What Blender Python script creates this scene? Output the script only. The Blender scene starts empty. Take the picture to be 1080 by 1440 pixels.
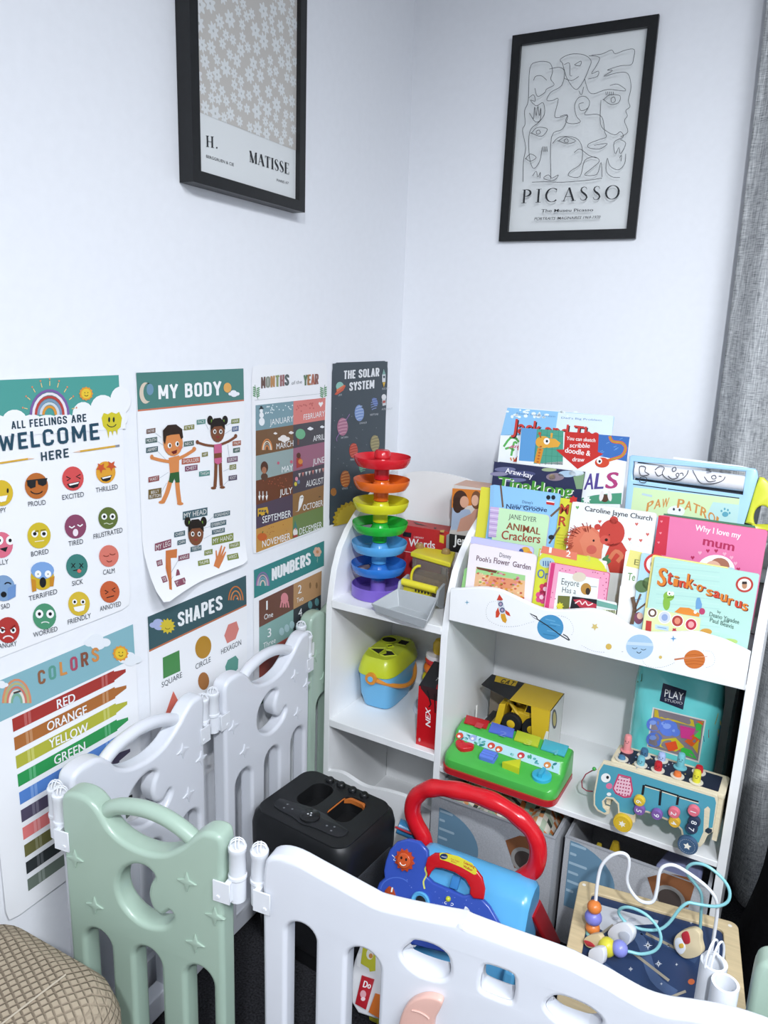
import bpy, bmesh, math, random
from mathutils import Vector, Matrix
V = Vector
random.seed(7)
S = bpy.context.scene
COL = S.collection
# ------------------------------------------------------------------ camera
CAM_C = V((0.92965, -1.87769, 1.255))
CAM_R = V((0.885069, 0.464101, 0.035550))
CAM_U = V((-0.138776, 0.190208, 0.971886))
CAM_F = V((-0.444291, 0.865119, -0.232753))
FPX = 1058.4
cd = bpy.data.cameras.new('camera')
cam = bpy.data.objects.new('camera', cd)
COL.objects.link(cam)
cd.sensor_fit = 'VERTICAL'; cd.sensor_height = 24.0; cd.lens = FPX * 24.0 / 1440.0
cd.clip_start = 0.02
cam.matrix_world = Matrix(((CAM_R.x, CAM_U.x, -CAM_F.x, CAM_C.x), (CAM_R.y, CAM_U.y, -CAM_F.y, CAM_C.y),
                           (CAM_R.z, CAM_U.z, -CAM_F.z, CAM_C.z), (0, 0, 0, 1)))
S.camera = cam
# ------------------------------------------------------------------ light and exposure
S.view_settings.view_transform = 'Standard'
S.view_settings.look = 'None'
S.view_settings.gamma = 1.0
S.view_settings.use_curve_mapping = False
S.view_settings.exposure = 0.13
w = bpy.data.worlds.new('room_air'); S.world = w; w.use_nodes = True
w.node_tree.nodes['Background'].inputs[0].default_value = (0.82, 0.88, 1.0, 1)
w.node_tree.nodes['Background'].inputs[1].default_value = 0.0
def lamp(name, kind, loc, energy, col, **kw):
    d = bpy.data.lights.new(name, kind); d.energy = energy; d.color = col
    for k, v in kw.items(): setattr(d, k, v)
    o = bpy.data.objects.new(name, d); o.location = loc; COL.objects.link(o); return o
sl = lamp('rear_spot_lamp', 'SPOT', (1.30, -2.5, 2.14), 144, (0.895, 0.938, 1.0), shadow_soft_size=0.05, spot_size=math.radians(88), spot_blend=1.0)  # unseen spot behind the camera, placed and aimed to match shadows and wall tones
sl.rotation_euler = (V((0.92, -0.5, 0.40)) - sl.location).to_track_quat('-Z', 'Y').to_euler()
lamp('ceiling_fill_light', 'AREA', (2.0, -1.9, 2.38), 61, (0.895, 0.938, 1.0), shape='DISK', size=1.1)  # area light added under the ceiling as ambient fill, no fixture modelled
# ------------------------------------------------------------------ pixel -> place
def ray(px, py): return CAM_R * ((px - 540) / FPX) - CAM_U * ((py - 720) / FPX) + CAM_F
def at(px, py, ax, val):
    d = ray(px, py); t = (val - CAM_C[ax]) / d[ax]; return CAM_C + d * t
def pix(P):
    d = V(P) - CAM_C; w_ = d.dot(CAM_F); return 540 + FPX * d.dot(CAM_R) / w_, 720 - FPX * d.dot(CAM_U) / w_
class Plane:
    def __init__(s, o, u, v, disp=None):
        s.o = V(o); s.u = V(u).normalized(); s.v = V(v).normalized(); s.n = s.u.cross(s.v); s.disp = disp; s.eps = 0.0003 if disp else 0.0001
    def P(s, px, py):
        d = ray(px, py); t = (s.o - CAM_C).dot(s.n) / d.dot(s.n); q = CAM_C + d * t - s.o
        return q.dot(s.u), q.dot(s.v)
    def W(s, a, b, h=0.0):
        if s.disp: h = h + s.disp(a, b)
        return s.o + s.u * a + s.v * b + s.n * h
def yplane(y, tilt=0.0, z=0.0, yaw=0.0):
    t = math.radians(tilt); c, s_ = math.cos(yaw), math.sin(yaw)
    return Plane((0, y, z), (c, s_, 0), (-s_ * math.sin(t), c * math.sin(t), math.cos(t)))
YAW = -0.042
_PV = V((0.052, -0.45, 0))
SX = Matrix.Translation(_PV) @ Matrix.Rotation(YAW, 4, 'Z') @ Matrix.Translation(-_PV)      # the toy shelf stands slightly turned
def RP(x, y, z): return SX @ V((x, y, z))
def splane(y, tilt=0.0, z=0.0, x=0.0, turn=0.0):
    t = math.radians(tilt); R = Matrix.Rotation(YAW + turn, 3, 'Z'); return Plane(RP(x, y, z), R @ V((1, 0, 0)), R @ V((0, math.sin(t), math.cos(t))))
def xplane(x, disp=None): return Plane((x, 0, 0), (0, 1, 0), (0, 0, 1), disp)
def zplane(z): return Plane((0, 0, z), (1, 0, 0), (0, 1, 0))
# ------------------------------------------------------------------ materials
def lin1(c): return c / 12.92 if c <= 0.04045 else ((c + 0.055) / 1.055) ** 2.4
GAIN = 0.97
def lin(hx): return tuple(min(0.88, lin1(int(hx[i:i + 2], 16) / 255.0) * GAIN) for i in (0, 2, 4))
MATS = {}
def M(hx, rough=0.5, metal=0.0, noise=0.0, scale=30.0, bump=0.0, trans=0.0, alpha=1.0, coat=0.0, spec=0.4, stretch=None):
    key = (hx, rough, metal, noise, scale, bump, trans, alpha, coat, spec, stretch)
    if key in MATS: return MATS[key]
    m = bpy.data.materials.new('paint_' + hx); m.use_nodes = True
    nt = m.node_tree; b = nt.nodes['Principled BSDF']
    c = lin(hx)
    b.inputs['Base Color'].default_value = (*c, 1); b.inputs['Roughness'].default_value = rough
    b.inputs['Metallic'].default_value = metal; b.inputs['Specular IOR Level'].default_value = spec
    b.inputs['Transmission Weight'].default_value = trans; b.inputs['Alpha'].default_value = alpha
    b.inputs['Coat Weight'].default_value = coat; b.inputs['Coat Roughness'].default_value = 0.1
    if trans: b.inputs['IOR'].default_value = 1.3
    if noise or bump:
        tc = nt.nodes.new('ShaderNodeTexCoord'); n = nt.nodes.new('ShaderNodeTexNoise')
        n.inputs['Scale'].default_value = scale; n.inputs['Detail'].default_value = 4
        src = tc.outputs['Object']
        if stretch:
            mp = nt.nodes.new('ShaderNodeMapping'); mp.inputs['Scale'].default_value = stretch
            nt.links.new(src, mp.inputs[0]); src = mp.outputs[0]
        nt.links.new(src, n.inputs['Vector'])
        if noise:
            r = nt.nodes.new('ShaderNodeMapRange'); r.inputs[1].default_value = 0.3; r.inputs[2].default_value = 0.7
            nt.links.new(n.outputs['Fac'], r.inputs[0])
            mx = nt.nodes.new('ShaderNodeMix'); mx.data_type = 'RGBA'
            mx.inputs[6].default_value = (*[x * (1 - noise) for x in c], 1); mx.inputs[7].default_value = (*[min(0.9, x * (1 + noise)) for x in c], 1)
            nt.links.new(r.outputs[0], mx.inputs[0]); nt.links.new(mx.outputs[2], b.inputs['Base Color'])
        if bump:
            bp = nt.nodes.new('ShaderNodeBump'); bp.inputs['Strength'].default_value = bump; bp.inputs['Distance'].default_value = 0.004
            nt.links.new(n.outputs['Fac'], bp.inputs['Height']); nt.links.new(bp.outputs[0], b.inputs['Normal'])
    MATS[key] = m; return m
def mm(m): return M(m) if isinstance(m, str) else m
def PL(hx, rough=0.32): return M(hx, rough=rough, noise=0.03, scale=18, coat=0.15)     # moulded plastic
def PA(hx): return M(hx, rough=0.38, spec=0.3)                                          # printed paper
# ------------------------------------------------------------------ geometry
def smooth(pts, closed=True, n=5):
    P = [V(p) for p in pts]; N = len(P); out = []
    rng = range(N if closed else N - 1)
    for i in rng:
        p0 = P[(i - 1) % N] if closed or i > 0 else P[0]; p1 = P[i]; p2 = P[(i + 1) % N]; p3 = P[(i + 2) % N] if closed or i + 2 < N else P[-1]
        for k in range(n):
            t = k / n
            out.append(0.5 * ((2 * p1) + (p2 - p0) * t + (2 * p0 - 5 * p1 + 4 * p2 - p3) * t * t + (3 * p1 - p0 - 3 * p2 + p3) * t ** 3))
    if not closed: out.append(P[-1])
    return out
def rrect(x0, y0, x1, y1, r, n=5):
    out = []
    for cx, cy, a in ((x1 - r, y0 + r, -90), (x1 - r, y1 - r, 0), (x0 + r, y1 - r, 90), (x0 + r, y0 + r, 180)):
        for k in range(n + 1):
            t = math.radians(a + 90 * k / n); out.append((cx + r * math.cos(t), cy + r * math.sin(t)))
    return out
def circle(cx, cy, r, n=20, ry=None, a0=0.0, a1=360.0):
    ry = r if ry is None else ry; full = abs(a1 - a0) >= 359.9
    return [(cx + r * math.cos(math.radians(a0 + (a1 - a0) * k / (n if full else n - 1))), cy + ry * math.sin(math.radians(a0 + (a1 - a0) * k / (n if full else n - 1)))) for k in range(n)]
def starpts(cx, cy, r, k=4, inner=0.35, rot=90.0):
    return [(cx + (r if i % 2 == 0 else r * inner) * math.cos(math.radians(rot + 180.0 * i / k)), cy + (r if i % 2 == 0 else r * inner) * math.sin(math.radians(rot + 180.0 * i / k))) for i in range(2 * k)]
_TXT = {}; _NV = {}
def text_geo(s, bold=0.0):
    key = (s, bold)
    if key in _TXT: return _TXT[key]
    cu = bpy.data.curves.new('lettering', 'FONT'); cu.body = s; cu.size = 1.0; cu.offset = min(bold, 0.004); cu.resolution_u = 3
    o = bpy.data.objects.new('lettering', cu)
    me = bpy.data.meshes.new_from_object(o)
    vs = [(v.co.x, v.co.y) for v in me.vertices]; fs = [tuple(p.vertices) for p in me.polygons]
    bpy.data.objects.remove(o); bpy.data.curves.remove(cu); bpy.data.meshes.remove(me)
    if bold > 0.004:
        n = len(vs); V0, F0 = vs, fs; vs = []; fs = []
        for k, dx in enumerate((-1.0, -0.33, 0.33, 1.0)):
            vs += [(x + dx * bold, y) for x, y in V0]; fs += [tuple(i + k * n for i in f) for f in F0]
    x0 = min((v[0] for v in vs), default=0); x1 = max((v[0] for v in vs), default=1)
    if bold <= 0.004: n = len(vs)
    _TXT[key] = (vs, fs, x0, x1); _NV[key] = max(1, n); return _TXT[key]
CAPH = 0.682
def plate_geo(outlines, thick, bevel=0.0, res=2):
    cu = bpy.data.curves.new('outline', 'CURVE'); cu.dimensions = '2D'; cu.fill_mode = 'BOTH'
    cu.extrude = max(0.0, thick / 2 - bevel); cu.bevel_depth = bevel; cu.bevel_resolution = res; cu.offset = -bevel
    for pts in outlines:
        sp = cu.splines.new('POLY'); sp.points.add(len(pts) - 1); sp.use_cyclic_u = True
        for q, p in zip(sp.points, pts): q.co = (p[0], p[1], 0, 1)
    o = bpy.data.objects.new('outline', cu); me = bpy.data.meshes.new_from_object(o)
    vs = [tuple(v.co) for v in me.vertices]; fs = [tuple(p.vertices) for p in me.polygons]
    bpy.data.objects.remove(o); bpy.data.curves.remove(cu); bpy.data.meshes.remove(me)
    return vs, fs
class MB:
    def __init__(s, X=None): s.v = []; s.f = []; s.m = []; s.mats = []; s.X = X
    def mi(s, m):
        m = mm(m)
        if m not in s.mats: s.mats.append(m)
        return s.mats.index(m)
    def add(s, vs, fs, m):
        k = len(s.v); i = s.mi(m); s.v += [V(p) for p in vs]
        for f in fs: s.f.append(tuple(j + k for j in f)); s.m.append(i)
        return s
    def face(s, pts, m): return s.add(pts, [tuple(range(len(pts)))], m)
    def box(s, c, size, m, R=None):
        hx, hy, hz = [q / 2 for q in size]; c = V(c)
        vs = [V((x, y, z)) for x in (-hx, hx) for y in (-hy, hy) for z in (-hz, hz)]
        if R: vs = [R @ p for p in vs]
        vs = [c + p for p in vs]
        if s.X: vs = [s.X @ p for p in vs]
        return s.add(vs, [(0, 1, 3, 2), (4, 6, 7, 5), (0, 4, 5, 1), (2, 3, 7, 6), (0, 2, 6, 4), (1, 5, 7, 3)], m)
    def bx(s, x0, x1, y0, y1, z0, z1, m): return s.box(((x0 + x1) / 2, (y0 + y1) / 2, (z0 + z1) / 2), (x1 - x0, y1 - y0, z1 - z0), m)
    def hexa(s, b4, t4, m):   # 4 bottom points, 4 top points, counter-clockwise seen from above
        return s.add(list(b4) + list(t4), [(3, 2, 1, 0), (4, 5, 6, 7), (0, 1, 5, 4), (1, 2, 6, 5), (2, 3, 7, 6), (3, 0, 4, 7)], m)
    def rings(s, rings, m, cap=(True, True)):
        n = len(rings[0]); vs = [p for r in rings for p in r]; fs = []
        for i in range(len(rings) - 1):
            for j in range(n): fs.append((i * n + j, i * n + (j + 1) % n, (i + 1) * n + (j + 1) % n, (i + 1) * n + j))
        if cap[0]: fs.append(tuple(reversed(range(n))))
        if cap[1]: fs.append(tuple((len(rings) - 1) * n + j for j in range(n)))
        return s.add(vs, fs, m)
    def lathe(s, prof, c, m, axis=(0, 0, 1), n=32, cap=(True, True)):
        ax = V(axis).normalized(); e1 = ax.orthogonal().normalized(); e2 = ax.cross(e1); c = V(c)
        return s.rings([[c + ax * h + (e1 * math.cos(2 * math.pi * k / n) + e2 * math.sin(2 * math.pi * k / n)) * max(r, 1e-4) for k in range(n)] for r, h in prof], m, cap)
    def cyl(s, p0, p1, r, m, r1=None, n=20):
        p0, p1 = V(p0), V(p1); d = p1 - p0
        return s.lathe([(r, 0), (r if r1 is None else r1, d.length)], p0, m, d, n)
    def ball(s, c, r, m, n=16, sc=(1, 1, 1)):
        c = V(c); rr = []
        for i in range(n // 2 + 1):
            t = math.pi * i / (n // 2); q = max(math.sin(t), 1e-3)
            rr.append([c + V((r * q * math.cos(2 * math.pi * k / n) * sc[0], r * q * math.sin(2 * math.pi * k / n) * sc[1], -r * math.cos(t) * sc[2])) for k in range(n)])
        return s.rings(rr, m)
    def tube(s, path, r, m, n=10, closed=False):
        P = [V(p) for p in path]; N = len(P); R = r if hasattr(r, '__len__') else [r] * N
        T = [((P[(i + 1) % N] if closed or i < N - 1 else P[i]) - (P[i - 1] if closed or i > 0 else P[i])).normalized() for i in range(N)]
        e = T[0].orthogonal().normalized(); rr = []
        for i in range(N):
            e = (e - T[i] * e.dot(T[i])).normalized(); f = T[i].cross(e)
            rr.append([P[i] + (e * math.cos(2 * math.pi * k / n) + f * math.sin(2 * math.pi * k / n)) * R[i] for k in range(n)])
        if closed: rr.append(rr[0]); return s.rings(rr, m, (False, False))
        return s.rings(rr, m)
    def prism(s, pl, pts, h0, h1, m):
        return s.rings([[pl.W(p[0], p[1], h0) for p in pts], [pl.W(p[0], p[1], h1) for p in pts]], m)
    def plate(s, pl, outlines, h0, h1, m, bevel=0.0, res=2):
        vs, fs = plate_geo(outlines, abs(h1 - h0), bevel, res); hm = (h0 + h1) / 2
        return s.add([pl.W(x, y, z + hm) for x, y, z in vs], fs, m)
    def build(s, name, parent=None, org=None, bevel=0.0, seg=2, angle=40.0, local=False):
        me = bpy.data.meshes.new(name)
        if parent is not None and org is None: org = V((0, 0, 0)) if local else ORG[parent.name]
        if org is None:
            xs = [p.x for p in s.v]; ys = [p.y for p in s.v]; zs = [p.z for p in s.v]
            org = V(((min(xs) + max(xs)) / 2, (min(ys) + max(ys)) / 2, min(zs)))
        org = V(org)
        me.from_pydata([p - org for p in s.v], [], s.f)
        for m in s.mats: me.materials.append(m)
        me.polygons.foreach_set('material_index', s.m)
        bm = bmesh.new(); bm.from_mesh(me); bmesh.ops.remove_doubles(bm, verts=bm.verts, dist=1e-6)
        bm.to_mesh(me); bm.free()
        me.polygons.foreach_set('use_smooth', [True] * len(me.polygons))
        me.set_sharp_from_angle(angle=math.radians(angle))
        me.update()
        o = bpy.data.objects.new(name, me); COL.objects.link(o); ORG[o.name] = org
        if parent is not None: o.parent = parent
        else: o.location = org
        if name in ('board', 'book_rail', 'front_plate', 'frame', 'activity_panel', 'side_panel', 'cabinet'):
            o.modifiers.new('even_shading', 'WEIGHTED_NORMAL').keep_sharp = True
        if bevel:
            b = o.modifiers.new('rounding', 'BEVEL'); b.width = bevel; b.segments = seg; b.limit_method = 'ANGLE'; b.angle_limit = math.radians(35); b.use_clamp_overlap = True
        return o
ORG = {}
def tag(o, label, cat, group=None):
    o['label'] = label; o['category'] = cat
    if group: o['group'] = group
    return o
def thing(name, label, cat, loc=(0, 0, 0), rz=0.0, group=None):
    o = bpy.data.objects.new(name, None); o.empty_display_size = 0.05; COL.objects.link(o); o.location = loc; o.rotation_euler = (0, 0, rz); ORG[o.name] = V(loc)
    return tag(o, label, cat, group)
def structure(o): o['kind'] = 'structure'; return o
# ------------------------------------------------------------------ flat printing on a surface
EPS = 0.0001
class Art:
    def __init__(s, mb, pl, ox=0.0, oy=0.0, sc=1.0): s.mb = mb; s.pl = pl; s.ox = ox; s.oy = oy; s.sc = sc
    def w(s, x, y, h): a, b = s.pl.P(s.ox + x / s.sc, s.oy + y / s.sc); return s.pl.W(a, b, h * s.pl.eps)
    def poly(s, pts, c, h=1): s.mb.face([s.w(x, y, h) for x, y in pts], PA(c) if isinstance(c, str) else c)
    def el(s, cx, cy, rx, ry, c, h=1, n=18, rot=0.0):
        q = math.radians(rot); s.poly([(cx + x * math.cos(q) - y * math.sin(q), cy + x * math.sin(q) + y * math.cos(q)) for x, y in circle(0, 0, rx, n, ry)][::-1], c, h)
    def line(s, pts, wd, c, h=1, closed=False, sm=0):
        P = [V((p[0], p[1])) for p in pts]
        if sm: P = [V((q[0], q[1])) for q in smooth([(p[0], p[1], 0) for p in pts], closed, sm)]
        N = len(P); L = []; R = []
        for i in range(N):
            a = P[i - 1] if (i > 0 or closed) else P[i]; b = P[(i + 1) % N] if (i < N - 1 or closed) else P[i]
            t = (b - a)
            if t.length < 1e-6: t = V((1, 0))
            t.normalize(); n = V((-t.y, t.x)) * (wd / 2); L.append(P[i] + n); R.append(P[i] - n)
        pts3 = [s.w(p.x, p.y, h) for p in L] + [s.w(p.x, p.y, h) for p in R]
        rng = range(N) if closed else range(N - 1)
        s.mb.add(pts3, [(i, (i + 1) % N, N + (i + 1) % N, N + i) for i in rng], PA(c) if isinstance(c, str) else c)
    def arc(s, cx, cy, rx, ry, a0, a1, wd, c, h=1, n=12): s.line(circle(cx, cy, rx, n, -ry, a0, a1), wd, c, h)
    def text(s, t, p0, p1, hp, c, h=2, bold=0.0, slant=0.0, upd=None):
        vs, fs, x0, x1 = text_geo(t, bold)
        a0, b0 = s.pl.P(s.ox + p0[0] / s.sc, s.oy + p0[1] / s.sc); W = s.pl.W(a0, b0); e = 0.01
        u0 = pix(W); u1 = pix(W + s.pl.v * e); up = V(upd or (u1[0] - u0[0], u1[1] - u0[1])).normalized()
        d = V((p1[0] - p0[0], p1[1] - p0[1])) / max(1e-6, x1 - x0); up = up * (hp / CAPH)
        pts = []
        nv = _NV[(t, bold)]
        for i, (x, y) in enumerate(vs):
            q = V(p0) + d * (x - x0 + slant * y) + up * y; pts.append(s.w(q.x, q.y, h + 0.2 * (i // nv)))
        s.mb.add(pts, fs, PA(c) if isinstance(c, str) else c)
    def cond(s, t, p0, p1, hp, c, h=2): s.glyphs(t, p0, p1, hp, c, h, 0.13, CF)
    def glyphs(s, t, p0, p1, hp, c, h=2, gap=0.25, font=None):
        GL = font or globals()['GL']; hh = h; adv = [GL[ch][0] for ch in t]; tot = sum(adv) + gap * (len(t) - 1); d = V((p1[0] - p0[0], p1[1] - p0[1])) / tot
        a0, b0 = s.pl.P(s.ox + p0[0] / s.sc, s.oy + p0[1] / s.sc); W = s.pl.W(a0, b0)
        u0 = pix(W); u1 = pix(W + s.pl.v * 0.01); up = V((u1[0] - u0[0], u1[1] - u0[1])).normalized() * hp
        x = 0.0; hw_ = min(hp * 1.2, d.length * 1.75) if font else hp
        for ch, ad in zip(t, adv):
            for pts, wid in GL[ch][1]:
                hh += 0.13 if hh < h + 1.0 else -1.0
                q = [V(p0) + d * (x + p[0]) + up * p[1] for p in pts]
                n = len(q); wd = wid if isinstance(wid, list) else [wid] * n; L = []; R = []
                for i in range(n):
                    tt = (q[min(i + 1, n - 1)] - q[max(i - 1, 0)]); tt.normalize(); nn = V((-tt.y, tt.x)) * (wd[i] * hw_ / 2); L.append(q[i] + nn); R.append(q[i] - nn)
                P3 = [s.w(p.x, p.y, hh) for p in L] + [s.w(p.x, p.y, hh) for p in R]
                s.mb.add(P3, [(i, i + 1, n + i + 1, n + i) for i in range(n - 1)], PA(c))
            x += ad + gap
def _arcw(cx, cy, rx, ry, a0, a1, thin=0.04, thick=0.15, n=16):
    pts = []; wd = []
    for k in range(n):
        t = math.radians(a0 + (a1 - a0) * k / (n - 1)); pts.append((cx + rx * math.cos(t), cy + ry * math.sin(t))); wd.append(thin + (thick - thin) * abs(math.cos(t)) ** 1.5)
    return (pts, wd)
_ser = lambda x, y, w_=0.17: ([(x - w_, y), (x + w_, y)], 0.035)
_S = [(0.46, 0.80), (0.40, 0.95), (0.26, 1.0), (0.12, 0.92), (0.08, 0.77), (0.16, 0.62), (0.30, 0.50), (0.43, 0.37), (0.49, 0.22), (0.42, 0.07), (0.27, 0.0), (0.12, 0.06), (0.05, 0.22)]
_SW = [0.03, 0.04, 0.04, 0.08, 0.11, 0.14, 0.16, 0.14, 0.11, 0.08, 0.04, 0.04, 0.03]
GL = {
 'P': (0.62, [([(0.15, 0), (0.15, 1)], 0.14), _ser(0.15, 0.02), _ser(0.13, 0.98, 0.13), _arcw(0.22, 0.74, 0.33, 0.25, 90, -90)]),
 'I': (0.34, [([(0.17, 0), (0.17, 1)], 0.14), _ser(0.17, 0.02), _ser(0.17, 0.98)]),
 'C': (0.80, [_arcw(0.44, 0.5, 0.40, 0.50, 48, 315, n=22), ([(0.71, 0.72), (0.71, 0.97)], 0.03)]),
 'A': (0.84, [([(0.10, 0), (0.42, 1)], 0.045), ([(0.42, 1), (0.76, 0)], 0.15), ([(0.22, 0.33), (0.62, 0.33)], 0.035), _ser(0.10, 0.02, 0.13), _ser(0.76, 0.02, 0.16)]),
 'S': (0.55, [(_S, _SW)]),
 'O': (0.92, [_arcw(0.46, 0.5, 0.42, 0.5, 0, 360, n=28)]),
 'M': (1.02, [([(0.13, 0), (0.13, 1)], 0.04), ([(0.13, 1), (0.50, 0)], 0.15), ([(0.50, 0), (0.87, 1)], 0.04), ([(0.88, 0), (0.88, 1)], 0.15), _ser(0.13, 0.02, 0.12), _ser(0.88, 0.02, 0.15), _ser(0.1, 0.98, 0.1), _ser(0.92, 0.98, 0.1)]),
 'T': (0.72, [([(0.36, 0), (0.36, 1)], 0.14), ([(0.03, 0.98), (0.69, 0.98)], 0.04), ([(0.04, 0.99), (0.04, 0.78)], 0.035), ([(0.68, 0.99), (0.68, 0.78)], 0.035), _ser(0.36, 0.02)]),
 'E': (0.62, [([(0.15, 0), (0.15, 1)], 0.14), ([(0.02, 0.98), (0.56, 0.98)], 0.04), ([(0.02, 0.02), (0.58, 0.02)], 0.04), ([(0.15, 0.52), (0.45, 0.52)], 0.04), ([(0.55, 0.99), (0.55, 0.80)], 0.035), ([(0.57, 0.0), (0.57, 0.22)], 0.035)]),
 'H': (0.80, [([(0.14, 0), (0.14, 1)], 0.14), ([(0.66, 0), (0.66, 1)], 0.14), ([(0.14, 0.5), (0.66, 0.5)], 0.04), _ser(0.14, 0.02), _ser(0.66, 0.02), _ser(0.14, 0.98), _ser(0.66, 0.98)]),
 '.': (0.2, [([(0.02, 0.06), (0.16, 0.06)], 0.14)]),
 'N': (0.84, [([(0.12, 0), (0.12, 1)], 0.045), ([(0.12, 1), (0.70, 0)], 0.15), ([(0.70, 0), (0.70, 1)], 0.045), _ser(0.12, 0.02, 0.12), _ser(0.70, 0.98, 0.12)]),
 'L': (0.60, [([(0.15, 0), (0.15, 1)], 0.14), ([(0.02, 0.02), (0.56, 0.02)], 0.04), ([(0.55, 0), (0.55, 0.24)], 0.035), _ser(0.15, 0.98)]),
}
_t = 0.155
_st = ([(0.08, 0), (0.08, 1)], _t); _bowl = [(0.08, 0.92), (0.28, 0.92), (0.38, 0.89), (0.42, 0.80), (0.42, 0.60), (0.38, 0.50), (0.28, 0.47), (0.08, 0.47)]
_cc = [(0.42, 0.68), (0.42, 0.79), (0.37, 0.89), (0.25, 0.925), (0.13, 0.89), (0.08, 0.79), (0.08, 0.21), (0.13, 0.11), (0.25, 0.075), (0.37, 0.11), (0.42, 0.21), (0.42, 0.32)]
CF = {'A': (0.50, [([(0.06, 0), (0.25, 1)], _t), ([(0.25, 1), (0.44, 0)], _t), ([(0.13, 0.28), (0.37, 0.28)], 0.13)]),
 'B': (0.50, [_st, ([(0.08, 0.925), (0.28, 0.925), (0.39, 0.88), (0.41, 0.76), (0.38, 0.58), (0.28, 0.53), (0.08, 0.53)], _t), ([(0.08, 0.53), (0.29, 0.53), (0.41, 0.46), (0.43, 0.28), (0.40, 0.12), (0.29, 0.075), (0.08, 0.075)], _t)]),
 'C': (0.50, [(_cc, _t)]), 'D': (0.50, [_st, ([(0.08, 0.925), (0.26, 0.925), (0.38, 0.88), (0.42, 0.76), (0.42, 0.24), (0.38, 0.12), (0.26, 0.075), (0.08, 0.075)], _t)]),
 'E': (0.42, [_st, ([(0.08, 0.925), (0.42, 0.925)], 0.15), ([(0.08, 0.51), (0.37, 0.51)], 0.14), ([(0.08, 0.075), (0.42, 0.075)], 0.15)]),
 'F': (0.42, [_st, ([(0.08, 0.925), (0.42, 0.925)], 0.15), ([(0.08, 0.51), (0.37, 0.51)], 0.14)]),
 'G': (0.50, [(_cc, _t), ([(0.42, 0.21), (0.42, 0.49)], _t), ([(0.26, 0.45), (0.49, 0.45)], 0.13)]),
 'H': (0.50, [_st, ([(0.42, 0), (0.42, 1)], _t), ([(0.08, 0.51), (0.42, 0.51)], 0.14)]), 'I': (0.16, [_st]),
 'L': (0.40, [_st, ([(0.08, 0.075), (0.40, 0.075)], 0.15)]),
 'M': (0.64, [_st, ([(0.56, 0), (0.56, 1)], _t), ([(0.09, 0.98), (0.32, 0.22)], 0.14), ([(0.32, 0.22), (0.55, 0.98)], 0.14)]),
 'N': (0.52, [_st, ([(0.44, 0), (0.44, 1)], _t), ([(0.09, 0.97), (0.43, 0.03)], 0.14)]),
 'O': (0.50, [([(0.42, 0.50), (0.42, 0.79), (0.37, 0.89), (0.25, 0.925), (0.13, 0.89), (0.08, 0.79), (0.08, 0.21), (0.13, 0.11), (0.25, 0.075), (0.37, 0.11), (0.42, 0.21), (0.42, 0.52)], _t)]),
 'P': (0.48, [_st, (_bowl, _t)]), 'R': (0.50, [_st, (_bowl, _t), ([(0.26, 0.47), (0.43, 0)], _t)]),
 'S': (0.50, [([(0.42, 0.69), (0.42, 0.80), (0.36, 0.89), (0.25, 0.925), (0.13, 0.89), (0.08, 0.77), (0.11, 0.65), (0.25, 0.52), (0.39, 0.38), (0.42, 0.24), (0.37, 0.11), (0.25, 0.075), (0.13, 0.11), (0.08, 0.21), (0.08, 0.32)], _t)]),
 'T': (0.46, [([(0.0, 0.925), (0.46, 0.925)], 0.15), ([(0.23, 0), (0.23, 0.9)], _t)]), 'U': (0.50, [([(0.08, 1), (0.08, 0.21), (0.13, 0.11), (0.25, 0.075), (0.37, 0.11), (0.42, 0.21), (0.42, 1)], _t)]),
 'W': (0.68, [([(0.05, 1), (0.19, 0.02)], _t), ([(0.19, 0.02), (0.34, 0.88)], 0.13), ([(0.34, 0.88), (0.49, 0.02)], 0.13), ([(0.49, 0.02), (0.63, 1)], _t)]),
 'Y': (0.50, [([(0.04, 1), (0.25, 0.45)], _t), ([(0.46, 1), (0.25, 0.45)], _t), ([(0.25, 0.5), (0.25, 0)], _t)]), ' ': (0.22, [])}
# ================================================================== the room
WALLM = M('eef0f6', rough=0.75, noise=0.012, scale=60, bump=0.02)
def slab(name, x0, x1, y0, y1, z0, z1, m):
    return structure(MB().bx(x0, x1, y0, y1, z0, z1, m).build(name))
slab('wall_left', -0.1, 0, -4.1, 0.1, 0, 2.42, WALLM)
slab('wall_back', 0, 3.1, 0, 0.1, 0, 2.42, WALLM)
slab('wall_right', 3.0, 3.1, -4.0, 0, 0, 2.42, WALLM)
slab('wall_front', 0, 3.1, -4.1, -4.0, 0, 2.42, WALLM)
slab('ceiling', -0.1, 3.1, -4.1, 0.1, 2.42, 2.5, M('c9c9c9', rough=0.8, noise=0.01))
slab('floor', -0.1, 3.1, -4.1, 0.1, -0.1, 0, M('2b2b2e', rough=0.95, noise=0.6, scale=260, bump=0.6, spec=0.1))
slab('baseboard_left', 0, 0.012, -4.0, 0, 0, 0.07, M('eceef2', rough=0.45))
slab('baseboard_back', 0.012, 3.0, -0.012, 0, 0, 0.07, M('eceef2', rough=0.45))
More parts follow.
